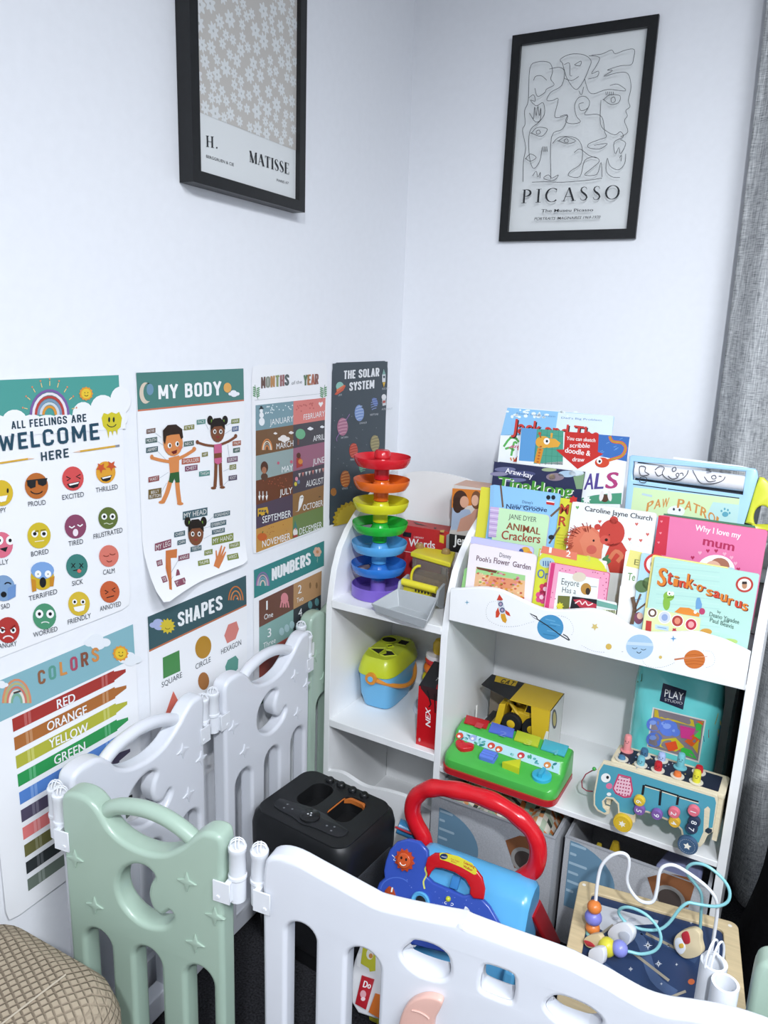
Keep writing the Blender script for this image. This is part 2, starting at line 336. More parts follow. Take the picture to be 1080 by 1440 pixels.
# curtain: one hanging sheet, folded, lying on the floor at the foot
def linen():
    m = bpy.data.materials.new('grey_linen_weave'); m.use_nodes = True; nt = m.node_tree; b = nt.nodes['Principled BSDF']
    b.inputs['Roughness'].default_value = 0.95; b.inputs['Specular IOR Level'].default_value = 0.1
    tc = nt.nodes.new('ShaderNodeTexCoord'); fac = []
    for sc in ((60, 60, 900), (520, 520, 28)):
        mp = nt.nodes.new('ShaderNodeMapping'); mp.inputs['Scale'].default_value = sc; n = nt.nodes.new('ShaderNodeTexNoise')
        n.inputs['Scale'].default_value = 1.0; n.inputs['Detail'].default_value = 3
        nt.links.new(tc.outputs['Object'], mp.inputs[0]); nt.links.new(mp.outputs[0], n.inputs['Vector']); fac.append(n)
    a = nt.nodes.new('ShaderNodeMath'); a.operation = 'ADD'; nt.links.new(fac[0].outputs['Fac'], a.inputs[0]); nt.links.new(fac[1].outputs['Fac'], a.inputs[1])
    r = nt.nodes.new('ShaderNodeValToRGB'); h = nt.nodes.new('ShaderNodeMath'); h.operation = 'MULTIPLY'; h.inputs[1].default_value = 0.5
    nt.links.new(a.outputs[0], h.inputs[0]); nt.links.new(h.outputs[0], r.inputs[0])
    r.color_ramp.elements[0].position = 0.36; r.color_ramp.elements[0].color = (*lin('74777a'), 1)
    r.color_ramp.elements[1].position = 0.66; r.color_ramp.elements[1].color = (*lin('d2d4d5'), 1)
    nt.links.new(r.outputs[0], b.inputs['Base Color'])
    bp = nt.nodes.new('ShaderNodeBump'); bp.inputs['Strength'].default_value = 0.35; bp.inputs['Distance'].default_value = 0.002
    nt.links.new(h.outputs[0], bp.inputs['Height']); nt.links.new(bp.outputs[0], b.inputs['Normal']); return m
def curtain():
    mb = MB(); NX, NZ = 90, 60; vs = []; 
    for k in range(NZ + 1):
        t = k / NZ; z = 0.012 + 2.36 * t
        for i in range(NX + 1):
            s = i / NX; x = 0.782 + 0.02 * math.sin(t * 3.1) + 0.02 * (1 - t) + 0.55 * s
            out = max(0.0, min(1.0, (x - 0.955) / 0.09)); out = out * out * (3 - 2 * out)
            fold = 0.5 - 0.5 * math.cos(2 * math.pi * (s * 4.3 + 0.05 * math.sin(5 * t)))
            y = -0.04 - 0.05 * fold - out * (0.075 * (1 - t) ** 1.5 + 0.02) - 0.012 * math.sin(9 * s + 4 * t)
            if t < 0.06: y -= out * (0.06 - t) * 0.9
            vs.append((x, min(-0.02, y), z))
    fs = [(k * (NX + 1) + i, k * (NX + 1) + i + 1, (k + 1) * (NX + 1) + i + 1, (k + 1) * (NX + 1) + i) for k in range(NZ) for i in range(NX)]
    mb.add(vs, fs, linen())
    o = mb.build('curtain', angle=180); sm = o.modifiers.new('cloth', 'SOLIDIFY'); sm.thickness = 0.003; sm.offset = 0
    tag(o, 'long grey linen curtain hanging to the floor beside the white toy shelf', 'curtain')
curtain()
# ================================================================== pictures on the walls
BLK = M('17181a', rough=0.35, noise=0.15, scale=80)
def frame(name, label, pl, a0, b0, a1, b1, wd, depth):
    t = thing(name, label, 'picture', pl.W((a0 + a1) / 2, b0, 0))
    mb = MB()
    for q in (((a0, b0), (a1, b0), (a1 - wd, b0 + wd), (a0 + wd, b0 + wd)), ((a1, b0), (a1, b1), (a1 - wd, b1 - wd), (a1 - wd, b0 + wd)),
              ((a1, b1), (a0, b1), (a0 + wd, b1 - wd), (a1 - wd, b1 - wd)), ((a0, b1), (a0, b0), (a0 + wd, b0 + wd), (a0 + wd, b1 - wd))):
        mb.prism(pl, q, 0.001, depth, BLK)
    mb.build('frame', t)
    pm = MB(); pm.prism(pl, [(a0 + wd, b0 + wd), (a1 - wd, b0 + wd), (a1 - wd, b1 - wd), (a0 + wd, b1 - wd)], 0.001, depth - 0.010, PA('dfe2e2'))
    return t, pm
# ---- flower print on the left wall
pl = xplane(0.0)
t, pm = frame('framed_flower_print', 'black framed flower pattern print high on the left wall', pl, -0.853, 1.483, -0.523, 1.965, 0.020, 0.030)
pl2 = xplane(0.0203)
fa = Art(pm, pl2, 230, 0, 2.919)
x0, x1, zb, zt = -0.833, -0.543, 1.595, 1.945
pm.face([pl2.W(a, b, EPS) for a, b in ((x0, zb), (x1, zb), (x1, zt), (x0, zt))], PA('c3bfb9'))
rnd = random.Random(3)
cells = []
for _ in range(9000):
    p = (rnd.uniform(x0 + 0.006, x1 - 0.006), rnd.uniform(zb + 0.006, zt - 0.006)); r = rnd.choice((0.0095, 0.012, 0.0145))
    if all((p[0] - q[0]) ** 2 + (p[1] - q[1]) ** 2 > (0.90 * (r + q[2])) ** 2 for q in cells): cells.append((p[0], p[1], r))
for i, (a, b, r) in enumerate(cells):
    ph = rnd.uniform(0, 6.28); n = rnd.choice((6, 7, 8)); pts = []
    for k in range(n * 6):
        th = 2 * math.pi * k / (n * 6); rr = r * (0.80 + 0.20 * math.cos(n * th)); pts.append((a + rr * math.cos(th + ph), b + rr * math.sin(th + ph)))
    pts = [(min(x1, max(x0, p[0])), min(zt, max(zb, p[1]))) for p in pts]
    pm.face([pl2.W(p[0], p[1], (2 + 0.1 * (i % 3)) * EPS) for p in pts], PA('dde0e0'))
    pm.face([pl2.W(p[0], p[1], 3 * EPS) for p in circle(a, b, r * 0.16, 10)], PA('b9bab6'))
fa.glyphs('H.', (175, 602), (222, 610), 46, '2a2c30', 4)
fa.glyphs('MATISSE', (352, 664), (515, 717), 46, '2a2c30', 4, gap=0.12)
fa.text('BERGGRUEN & CIE', (175, 647), (288, 682), 12, '45474b', 4)
fa.text('PARIS 67', (464, 744), (513, 757), 10, '45474b', 4)
pm.build('print', t)
# ---- line drawing print on the back wall
pl = yplane(0.0)
t, pm = frame('framed_line_drawing_print', 'black framed line drawing print on the back wall next to the curtain', pl, 0.262, 1.482, 0.588, 1.936, 0.0215, 0.012)
fb = Art(pm, yplane(-0.0153), 680, 0, 2.7)
INK = '3a3c40'
def ln(pts, c=False): fb.line(pts, 2.0, INK, 2, c, 4)
ln([(150, 690), (152, 610), (160, 560), (148, 495), (158, 470), (156, 420), (170, 380), (176, 260), (205, 235), (250, 238), (262, 270), (255, 300), (268, 322), (240, 338), (232, 352), (205, 366), (195, 335)])
ln([(190, 305), (198, 290), (220, 288), (240, 305)]); ln([(172, 372), (190, 360), (196, 384), (178, 380), (200, 402), (226, 390), (232, 430), (212, 462), (180, 490), (172, 530), (175, 600), (190, 640), (214, 610), (222, 560)])
ln([(160, 602), (178, 585), (200, 598), (178, 612), (160, 602)], True); ln([(182, 505), (205, 484), (242, 490), (220, 518), (182, 505)], True); ln([(200, 500), (210, 494), (216, 504), (205, 510)], True)
ln([(176, 432), (190, 450), (194, 405), (200, 440), (206, 402), (212, 440), (217, 410), (216, 455), (196, 462), (176, 432)], True)
ln([(300, 240), (292, 225), (330, 206), (380, 208), (408, 230), (400, 260), (378, 310), (350, 340), (318, 300), (305, 260), (300, 240)], True)
ln([(306, 246), (326, 240), (328, 284), (336, 288)]); ln([(345, 246), (370, 232), (366, 250), (345, 246)]); ln([(308, 298), (335, 306), (362, 290)])
ln([(250, 262), (290, 256), (308, 275), (296, 325), (256, 350), (240, 380), (262, 382), (284, 376), (270, 440), (290, 446), (320, 440), (300, 490), (258, 520), (256, 680)])
ln([(290, 442), (318, 436), (312, 462), (340, 470), (368, 462), (352, 440), (346, 400), (360, 372), (384, 366), (402, 384), (396, 410), (370, 420), (362, 396), (380, 390)])
ln([(396, 412), (384, 436), (430, 434), (452, 450), (460, 500), (466, 520), (440, 530), (402, 545), (398, 560), (440, 566), (470, 545), (420, 552)])
ln([(380, 330), (372, 360), (362, 345)]); ln([(384, 300), (398, 345), (420, 356), (470, 340), (540, 345), (510, 320), (480, 325)]); ln([(400, 212), (440, 218), (428, 250), (410, 280), (436, 270), (432, 290), (398, 300)])
ln([(410, 210), (450, 205), (486, 190), (500, 204), (540, 190), (572, 188), (570, 220), (560, 246), (520, 250), (470, 266), (490, 268), (456, 290), (510, 276), (548, 280), (560, 330), (550, 380), (556, 405), (540, 420), (546, 440), (535, 460), (548, 500), (520, 520)])
ln([(456, 378), (480, 360), (518, 364), (512, 390), (482, 396), (456, 378)], True); ln([(484, 376), (496, 368), (500, 384), (488, 390)], True)
for k in range(5): ln([(466 + k * 7, 362), (464 + k * 7, 348)])
ln([(446, 380), (444, 470), (470, 500), (500, 512), (520, 500), (530, 520), (496, 540), (500, 584), (514, 560), (520, 584), (540, 545), (520, 530)])
ln([(540, 584), (536, 620), (512, 645), (480, 630), (470, 600), (466, 650), (490, 672), (518, 674)]); ln([(516, 600), (524, 590), (522, 612)])
ln([(262, 545), (290, 520), (350, 524), (374, 560), (370, 620), (330, 650), (324, 668), (366, 670), (384, 610), (420, 596), (440, 612), (410, 640), (384, 664), (430, 662), (446, 616), (450, 672)])
ln([(285, 535), (312, 520), (350, 535), (318, 546), (285, 535)], True); ln([(306, 534), (316, 526), (322, 538), (312, 542)], True); ln([(344, 580), (366, 566), (400, 590), (430, 600)])
ln([(184, 692), (240, 690), (300, 692), (400, 684), (450, 676)]); ln([(228, 676), (246, 664), (260, 676), (284, 664), (270, 684), (246, 684)], True); ln([(186, 668), (200, 650), (206, 672), (216, 654), (214, 676)])
for k in range(4): ln([(225 + k * 5, 556), (227 + k * 5, 576)])
fb.glyphs('PICASSO', (144, 772), (514, 755), 52, '2a2c30', 2, gap=0.30)
fb.text('The Museu Picasso', (219, 806), (416, 802), 11, '3a3c40', 2, 0.012)
fb.text('PORTRAITS IMAGINAIRES 1969-1970', (192, 836), (442, 829), 10, '3a3c40', 2, 0.01, 0.25)
pm.build('print', t)
# ================================================================== posters on the left wall
PW, PH = 0.280, 0.391
PAPER = M('f1f2f5', rough=0.42, spec=0.35)
def disp_flat(a, b): return 0.0
def poster(name, label, y0, zt, curl=None, bg=PAPER):
    def disp(a, b):
        u = (a - y0) / PW; v = (b - (zt - PH)) / PH
        d = 0.0016 + 0.0010 * math.sin(7 * v + u * 2) ** 2 * u
        if curl: d += curl(u, v)
        return d
    pl = xplane(0.0, disp); mb = MB(); NX, NZ = 14, 18; fr = []; bk = []
    for k in range(NZ + 1):
        for i in range(NX + 1):
            u, v = i / NX, k / NZ; a, b = y0 + PW * u, zt - PH + PH * v
            for (cu, cv) in ((0, 0), (1, 0), (0, 1), (1, 1)):
                if abs(u - cu) < 1e-6 and abs(v - cv) < 1e-6: a += 0.004 * (1 - 2 * cu); b += 0.004 * (1 - 2 * cv)
            fr.append(pl.W(a, b, 0)); bk.append(pl.W(a, b, -0.0005))
    N1 = NX + 1; fs = [(k * N1 + i, k * N1 + i + 1, (k + 1) * N1 + i + 1, (k + 1) * N1 + i) for k in range(NZ) for i in range(NX)]
    mb.add(fr, fs, bg); mb.add(bk, [f[::-1] for f in fs], PAPER)
    def band(u0, u1, v0, v1, c, h=1, n=1):
        for k in range(n):
            a, b_ = u0 + (u1 - u0) * k / n, u0 + (u1 - u0) * (k + 1) / n
            mb.face([pl.W(y0 + PW * a, zt - PH + PH * v0, h * pl.eps), pl.W(y0 + PW * b_, zt - PH + PH * v0, h * pl.eps), pl.W(y0 + PW * b_, zt - PH + PH * v1, h * pl.eps), pl.W(y0 + PW * a, zt - PH + PH * v1, h * pl.eps)], PA(c))
    def done():
        o = mb.build(name, org=(0, y0 + PW / 2, zt - PH), angle=60); tag(o, label, 'poster', 'learning posters on the left wall'); return o
    return mb, pl, band, done
def rainbow(A, cx, cy, rx, ry, cols, h=3):
    n = len(cols)
    for k, c in enumerate(cols):
        f = 1 - k * 0.8 / n; w_ = rx * 0.8 / n; A.arc(cx, cy, (rx - w_ / 2) * f if k else rx - w_ / 2, (ry - w_ / 2) * f if k else ry - w_ / 2, 0, 180, w_ * 0.95, c, h)
def cloud(A, cx, cy, w_, c='f4f5f8', h=3):
    for dx, dy, r in ((-0.32, 0.05, 0.2), (-0.05, -0.08, 0.28), (0.28, 0.04, 0.22), (0, 0.1, 0.3)): A.el(cx + dx * w_, cy + dy * w_, r * w_, r * w_ * 0.75, c, h + 0.1 * dx)
def sun(A, cx, cy, r, h=3, c='e8c53a', o='e0993a'):
    A.poly(starpts(cx, cy, r * 1.15, 12, 0.85), o, h); A.el(cx, cy, r * 0.78, r * 0.8, c, h + 1)
    for q in (-1, 1): A.el(cx + q * r * 0.25, cy - r * 0.15, r * 0.07, r * 0.1, '4a3a20', h + 2, 8)
    A.arc(cx, cy + r * 0.1, r * 0.3, r * 0.28, 200, 340, r * 0.09, '4a3a20', h + 2)
# ---- feelings
mb, pl, band, done = poster('feelings_poster', 'feelings poster with rows of round emoji faces under a teal sky', -1.2808, 1.177)
A = Art(mb, pl, 0, 500, 3.43)
band(0.012, 0.988, 0.83, 0.992, '4f9d94', 1, 6)
for cx, cy, rx, ry in ((575, 215, 50, 66), (490, 255, 60, 66), (395, 285, 52, 62), (300, 325, 60, 50), (225, 335, 70, 50), (150, 335, 60, 52), (65, 320, 62, 60), (-20, 345, 60, 60), (-100, 360, 70, 62), (-160, 380, 40, 60), (520, 300, 90, 60)): A.el(cx, cy, rx, ry, 'f1f2f5', 2)
A.poly([(-160, 400), (600, 352), (598, 250), (-160, 360)], 'f1f2f5', 2.2)
rainbow(A, 233, 285, 97, 124, ('7d5f9e', 'e9e4ea', 'b8453f', '7f98b4', 'cfd6df', 'd9943a'), 3)
for k in range(9):
    q = math.radians(20 * k + 10); A.line([(233 + 108 * math.cos(q), 280 - 135 * math.sin(q)), (233 + 124 * math.cos(q), 280 - 158 * math.sin(q))], 4, 'e6c98a', 3)
    A.el(233 + 131 * math.cos(q), 280 - 168 * math.sin(q), 4, 5, 'd98a66', 3, 8)
sun(A, 408, 183, 30)
A.cond('ALL FEELINGS ARE', (50, 354), (410, 317), 37, '26404f', 4)
A.cond('WELCOME', (-8, 462), (474, 402), 78, '24495c', 4)
A.cond('HERE', (192, 508), (326, 488), 42, '26404f', 4)
A.poly([(482, 300), (492, 276), (512, 282), (530, 272), (552, 280), (566, 270), (580, 300), (574, 345), (560, 356), (558, 382), (551, 362), (540, 362), (537, 385), (530, 364), (520, 365), (517, 398), (509, 360), (490, 340)], 'd3c630', 4)
for q in (518, 540): A.el(q, 308, 5, 13, '23302f', 5, 10)
A.arc(530, 325, 22, 18, 195, 345, 4, '23302f', 5)
A.line([(-150, 540), (128, 497)], 9, 'd8a93c', 4); A.poly([(128, 492), (162, 495), (128, 502)], 'e7c7b2', 4)
A.line([(380, 461), (550, 436)], 9, 'd8a93c', 4); A.poly([(380, 456), (345, 466), (380, 466)], 'e7c7b2', 4); A.line([(550, 436), (570, 433)], 10, '8a8f9a', 4)
def eyes(x, y, d, rx, ry, c='1d1f22', h=6, white=None):
    for q in (-1, 1):
        if white: A.el(x + q * d, y, white, white * 1.1, 'f6f6f6', h - 0.5, 12)
        A.el(x + q * d, y, rx, ry, c, h, 10)
def face(cx, cy, rx, ry, c): A.el(cx, cy, rx, ry, c, 4, 24)
for cx, cy, c, s, lx0, lx1, ly0, ly1 in (
    (0, 662, 'd6b52e', 'HAPPY', -50, 24, 770, 752), (169, 627, 'b9692c', 'PROUD', 130, 214, 727, 717), (345, 592, 'd34f4f', 'EXCITED', 294, 398, 695, 678), (504, 562, 'e0a132', 'THRILLED', 456, 562, 660, 642),
    (0, 912, 'dd6f86', 'SILLY', -30, 36, 1012, 1002), (182, 866, 'd1b92f', 'BORED', 145, 229, 968, 953), (357, 823, '8a4663', 'TIRED', 325, 395, 918, 905), (514, 782, '5f6f34', 'FRUSTRATED', 445, 584, 884, 850),
    (10, 1120, '7f9fc4', 'SAD', 0, 42, 1222, 1214), (198, 1066, 'd1b02f', 'TERRIFIED', 133, 270, 1182, 1146), (365, 1014, '3f7f77', 'SICK', 342, 395, 1110, 1098), (519, 965, 'd9796a', 'CALM', 492, 548, 1056, 1046),
    (32, 1322, 'b23a36', 'ANGRY', -12, 76, 1412, 1397), (208, 1256, '4f9470', 'WORRIED', 155, 271, 1358, 1326), (374, 1195, 'd6b83a', 'FRIENDLY', 321, 432, 1296, 1262), (523, 1138, 'c8613a', 'ANNOYED', 475, 577, 1232, 1205)):
    rx = 56 if cx < 260 else (52 if cx < 420 else 47); face(cx, cy, rx, rx * 1.12, c)
    A.text(s, (lx0, ly0), (lx1, ly1), 23, '4a4f58', 4)
D = '1d1f22'
A.line([(120, 603), (220, 592)], 6, D, 6); A.poly([(122, 603), (165, 600), (163, 632), (140, 640), (124, 625)], D, 6); A.poly([(172, 598), (218, 594), (216, 618), (198, 628), (176, 620)], D, 6); A.arc(168, 645, 30, 20, 200, 340, 5, D, 6)
A.line([(312, 582), (332, 592), (315, 602)], 5, D, 6); A.line([(380, 572), (360, 582), (380, 592)], 5, D, 6); A.poly([(315, 618), (376, 605), (368, 630), (345, 638), (325, 634)], D, 6); A.poly([(322, 619), (372, 608), (368, 616), (328, 626)], 'f6f6f6', 7)
for q in (480, 530): A.poly(starpts(q, 540 - (q - 480) * 0.2, 27, 5, 0.45), 'c9552f', 6)
A.poly([(478, 588), (532, 574), (524, 598), (505, 606), (486, 602)], D, 6); A.poly([(483, 588), (528, 577), (524, 585), (488, 594)], 'f6f6f6', 7)
eyes(5, 650, 24, 5, 12); A.poly([(-20, 680), (28, 672), (20, 700), (-5, 706)], 'f6f6f6', 6)
eyes(15, 890, 26, 8, 9, white=20); A.poly([(-10, 930), (30, 920), (20, 945)], D, 6)
eyes(182, 858, 22, 9, 9, white=16); A.line([(160, 846), (178, 844)], 8, '9c8a20', 7); A.line([(188, 842), (212, 838)], 8, '9c8a20', 7); A.line([(160, 896), (205, 890)], 4, 'f1eccf', 6)
A.line([(325, 822), (338, 830), (352, 820)], 6, 'f6f6f6', 6); A.line([(365, 814), (378, 822), (390, 812)], 6, 'f6f6f6', 6); A.el(356, 852, 13, 18, 'f1e4ea', 6)
eyes(514, 775, 20, 7, 8, white=14); A.line([(492, 810), (505, 806), (520, 812), (536, 806)], 4, 'cdd3bb', 6)
A.arc(30, 1105, 16, 12, 20, 160, 6, D, 6); A.el(10, 1150, 14, 14, D, 6); A.poly([(30, 1120), (70, 1100), (68, 1160), (30, 1180)], '6e93c6', 5)
A.el(198, 1035, 56, 42, '7da4d8', 5); eyes(200, 1052, 24, 3, 3, white=16); A.el(199, 1092, 16, 25, D, 6); A.poly([(142, 1075), (165, 1080), (168, 1132), (148, 1138)], 'c98a2a', 6); A.poly([(256, 1062), (232, 1070), (232, 1112), (250, 1110)], 'c98a2a', 6)
for q in (346, 385): A.line([(q - 9, 1000), (q + 9, 1022)], 4, D, 6); A.line([(q + 9, 1000), (q - 9, 1022)], 4, D, 6)
A.line([(345, 1036), (385, 1028)], 4, D, 6); A.el(374, 1037, 10, 9, 'd9736a', 7)
A.arc(505, 960, 13, 7, 190, 350, 4, '8f4438', 6); A.arc(535, 952, 13, 7, 190, 350, 4, '8f4438', 6); A.arc(520, 985, 12, 8, 190, 350, 4, '8f4438', 6)
eyes(30, 1322, 26, 7, 8, white=14); A.line([(-12, 1310), (20, 1322)], 7, '7d2522', 7); A.line([(64, 1298), (42, 1318)], 7, '7d2522', 7); A.arc(32, 1366, 24, 16, 10, 170, 7, 'f1dede', 6)
eyes(208, 1244, 26, 8, 9, white=19); A.arc(210, 1292, 20, 10, 20, 160, 5, 'dfe9e2', 6)
eyes(372, 1186, 20, 6, 7, white=12); A.poly([(346, 1212), (402, 1200), (396, 1226), (370, 1234), (352, 1228)], 'f6f6f6', 6)
A.line([(498, 1130), (514, 1138), (500, 1148)], 4, D, 6); A.line([(548, 1118), (532, 1128), (548, 1138)], 4, D, 6); A.line([(506, 1166), (542, 1156)], 4, D, 6)
done()
# ---- my body
def curl_body(u, v):
    q = max(0.0, 1 - (u / 0.50 + v / 0.26)); return 0.035 * q ** 1.3 + 0.010 * max(0, 1 - v / 0.12) ** 2
mb, pl, band, done = poster('body_poster', 'body poster with two children drawn in swimwear, its lower corner curling off the wall', -0.9682, 1.177, curl_body)
A = Art(mb, pl, 180, 500, 4.0)
band(0.005, 0.995, 0.845, 0.998, '4d8079', 1, 6); band(0.005, 0.995, 0.838, 0.845, 'c9765a', 1.2, 6)
A.cond('MY BODY', (166, 245), (517, 222), 78, 'f4f6f7', 3)
A.poly(circle(92, 210, 34, 16, 60, 60, 300) + circle(110, 205, 30, 12, 52, 285, 75), 'd9c9b6', 3); A.el(118, 190, 20, 32, '6f94ad', 2.6)
A.el(552, 180, 22, 28, 'e0a85c', 3); cloud(A, 588, 212, 62, 'eef0f4', 4)
SK1, SK2, HR = 'd8894f', '7a4a30', '2e1f18'
def child(cx, hy, sk, hair, w_): pass
A.line([(228, 596), (180, 588), (130, 575)], 18, SK1, 3, sm=3); A.line([(275, 580), (320, 558), (365, 530)], 18, SK1, 3, sm=3); A.el(128, 570, 10, 14, SK1, 3); A.el(366, 525, 11, 13, SK1, 3)
A.poly([(222, 575), (282, 560), (280, 655), (230, 662)], SK1, 3); A.poly([(230, 660), (280, 652), (284, 712), (262, 714), (254, 690), (244, 716), (222, 710)], '2f5f33', 4)
A.line([(232, 705), (214, 770), (190, 822)], 24, SK1, 3, sm=3); A.line([(270, 708), (276, 770), (284, 830)], 24, SK1, 3, sm=3); A.el(184, 824, 18, 9, SK1, 3); A.el(288, 832, 18, 9, SK1, 3)
A.el(246, 490, 55, 74, SK1, 5); A.poly([(190, 480), (188, 420), (215, 390), (262, 386), (296, 412), (302, 460), (290, 470), (280, 440), (232, 445), (208, 452), (200, 500)], HR, 6)
for q, yy in ((225, 505), (268, 496)): A.el(q, yy, 11, 15, 'f4f2ee', 6); A.el(q + 2, yy, 5, 10, '1c1512', 7, 10)
A.poly([(234, 540), (268, 528), (264, 548), (246, 554)], '6b1f1c', 6); A.el(216, 530, 10, 8, 'd8765a', 5.5); A.el(284, 518, 10, 8, 'd8765a', 5.5)
A.line([(480, 508), (430, 502), (385, 488)], 14, SK2, 3, sm=3); A.line([(515, 500), (560, 482), (602, 455)], 14, SK2, 3, sm=3); A.el(384, 486, 9, 12, SK2, 3); A.el(600, 452, 9, 12, SK2, 3)
A.poly([(476, 500), (520, 494), (522, 600), (478, 606)], SK2, 3); A.poly([(478, 500), (520, 494), (522, 545), (478, 550)], 'c9648a', 4); A.poly([(478, 578), (522, 572), (520, 598), (500, 612), (480, 602)], 'c9648a', 4)
A.line([(488, 602), (486, 670), (482, 738)], 18, SK2, 3, sm=3); A.line([(512, 602), (514, 670), (518, 732)], 18, SK2, 3, sm=3); A.el(474, 744, 15, 8, SK2, 3); A.el(524, 740, 15, 8, SK2, 3)
def girlhead(cx, cy, k):
    for q in (-1, 1): A.el(cx + q * 42 * k, cy - 62 * k, 16 * k, 26 * k, '1d1613', 4); A.line([(cx + q * 34 * k, cy - 66 * k), (cx + q * 36 * k, cy - 40 * k)], 6 * k, '6f9a3a', 5)
    A.el(cx, cy, 40 * k, 62 * k, SK2, 5); A.poly([(cx - 40 * k, cy - 2 * k), (cx - 40 * k, cy - 45 * k), (cx - 22 * k, cy - 72 * k), (cx + 14 * k, cy - 76 * k), (cx + 38 * k, cy - 50 * k), (cx + 42 * k, cy - 8 * k), (cx + 22 * k, cy - 30 * k), (cx - 20 * k, cy - 26 * k)], '1d1613', 6)
    for q in (-1, 1): A.el(cx + q * 17 * k, cy + 2 * k, 9 * k, 13 * k, 'f4f2ee', 6); A.el(cx + q * 17 * k, cy + 2 * k, 5 * k, 8 * k, '1c1512', 7, 10)
    A.el(cx, cy + 32 * k, 10 * k, 6 * k, '8a3030', 6)
girlhead(497, 425, 1.0); girlhead(374, 1000, 1.08)
A.text('MY HEAD', (1, 1), (2, 2), 0.1, '4d5f66', 1)
for x0, y0, x1, y1, s, c, hh in ((98, 440, 148, 432, 'NOSE', '6b4a3f', 26), (93, 495, 158, 486, 'MOUTH', '4a6460', 30), (96, 548, 162, 538, 'ARMPIT', '455e63', 30), (109, 714, 169, 702, 'WAIST', '8f4a48', 30), (109, 808, 182, 796, 'BUTTON', '6e5a2c', 54),
                              (310, 420, 367, 412, 'EYE', '7f8038', 26), (308, 512, 364, 504, 'NECK', '45605a', 28), (296, 612, 398, 600, 'SHOULDER', 'b25c44', 32), (314, 652, 384, 642, 'CHEST', '7f4560', 30), (381, 388, 430, 382, 'FACE', '4b877c', 26), (409, 570, 443, 564, 'HIP', '7d7a3c', 24), (393, 680, 453, 672, 'THIGH', '4a877f', 28),
                              (575, 384, 620, 378, 'HAIR', '7d8a48', 26), (580, 428, 616, 422, 'EAR', '53688f', 28), (583, 508, 630, 502, 'PALM', 'a35a3d', 26), (586, 547, 624, 541, 'ARM', '3f5f55', 26), (551, 602, 611, 594, 'ELBOW', '7a5870', 30), (565, 643, 602, 637, 'LEG', '7d8348', 28), (559, 704, 606, 697, 'FOOT', '54485f', 28),
                              (303, 924, 441, 898, 'MY HEAD', '4a646c', 46), (477, 914, 568, 896, 'FOREHEAD', '4a646c', 26), (459, 968, 547, 950, 'EYEBROW', '4a646c', 28), (467, 1007, 539, 992, 'TONGUE', '4a646c', 26), (254, 1022, 315, 1010, 'CHEEK', '4a646c', 28), (272, 1066, 319, 1056, 'CHIN', '4a646c', 26), (346, 1104, 407, 1092, 'TEETH', '4a646c', 28),
                              (466, 1066, 587, 1040, 'MY HAND', '7d8a3c', 44), (145, 1103, 237, 1076, 'MY LEG', '85485a', 46), (423, 1124, 469, 1114, 'NAIL', '7d8a3c', 28), (385, 1182, 448, 1168, 'THUMB', '7d8a3c', 28), (563, 1086, 622, 1072, 'FINGER', '7d8a3c', 28), (546, 1150, 606, 1137, 'WRIST', '7d8a3c', 30), (145, 1182, 182, 1174, 'KNEE', '85485a', 30), (277, 1155, 339, 1140, 'ANKLE', '85485a', 30), (150, 1268, 184, 1260, 'TOE', '85485a', 30), (242, 1236, 290, 1225, 'HEEL', '85485a', 30), (224, 1290, 295, 1272, 'TOENAIL', '85485a', 30)):
    A.poly([(x0, y0), (x1, y1), (x1, y1 - hh), (x0, y0 - hh)], c, 3)
    k = 0.2
    if s == 'BUTTON':
        A.text('BELLY', (x0 + 14, y0 - 30), (x1 - 14, y1 - 28), 17, 'e8e6e2', 4); A.text(s, (x0 + 6, y0 - 6), (x1 - 6, y1 - 4), 17, 'e8e6e2', 4)
    else: A.text(s, (x0 + 6, y0 - hh * k - 1), (x1 - 6, y1 - hh * k), hh * 0.6, 'e8e6e2', 4)
for a, b in (((150, 437), (182, 460)), ((160, 482), (196, 505)), ((164, 540), (222, 600)), ((170, 690), (222, 655)), ((184, 765), (212, 715)), ((296, 420), (312, 414)), ((306, 510), (280, 545)), ((432, 385), (448, 415)), ((575, 378), (545, 395)), ((578, 415), (540, 440)), ((556, 500), (565, 585)), ((530, 650), (563, 635)), ((530, 730), (558, 700)), ((280, 1145), (215, 1225)), ((475, 905), (430, 945)), ((458, 960), (420, 970)), ((466, 1005), (420, 1030)), ((240, 1225), (200, 1262))):
    A.line([a, b], 1.6, '9aa4b0', 2)
A.poly([(206, 1096), (270, 1086), (268, 1136), (234, 1138), (222, 1180), (204, 1268), (186, 1304), (172, 1300), (190, 1262), (196, 1190), (206, 1130)], 'c8743f', 3)
A.poly([(466, 1180), (484, 1140), (486, 1096), (492, 1094), (494, 1128), (518, 1066), (524, 1068), (512, 1120), (536, 1072), (542, 1076), (520, 1126), (540, 1100), (544, 1104), (520, 1150), (490, 1194)], 'cf7d4a', 3)
done()
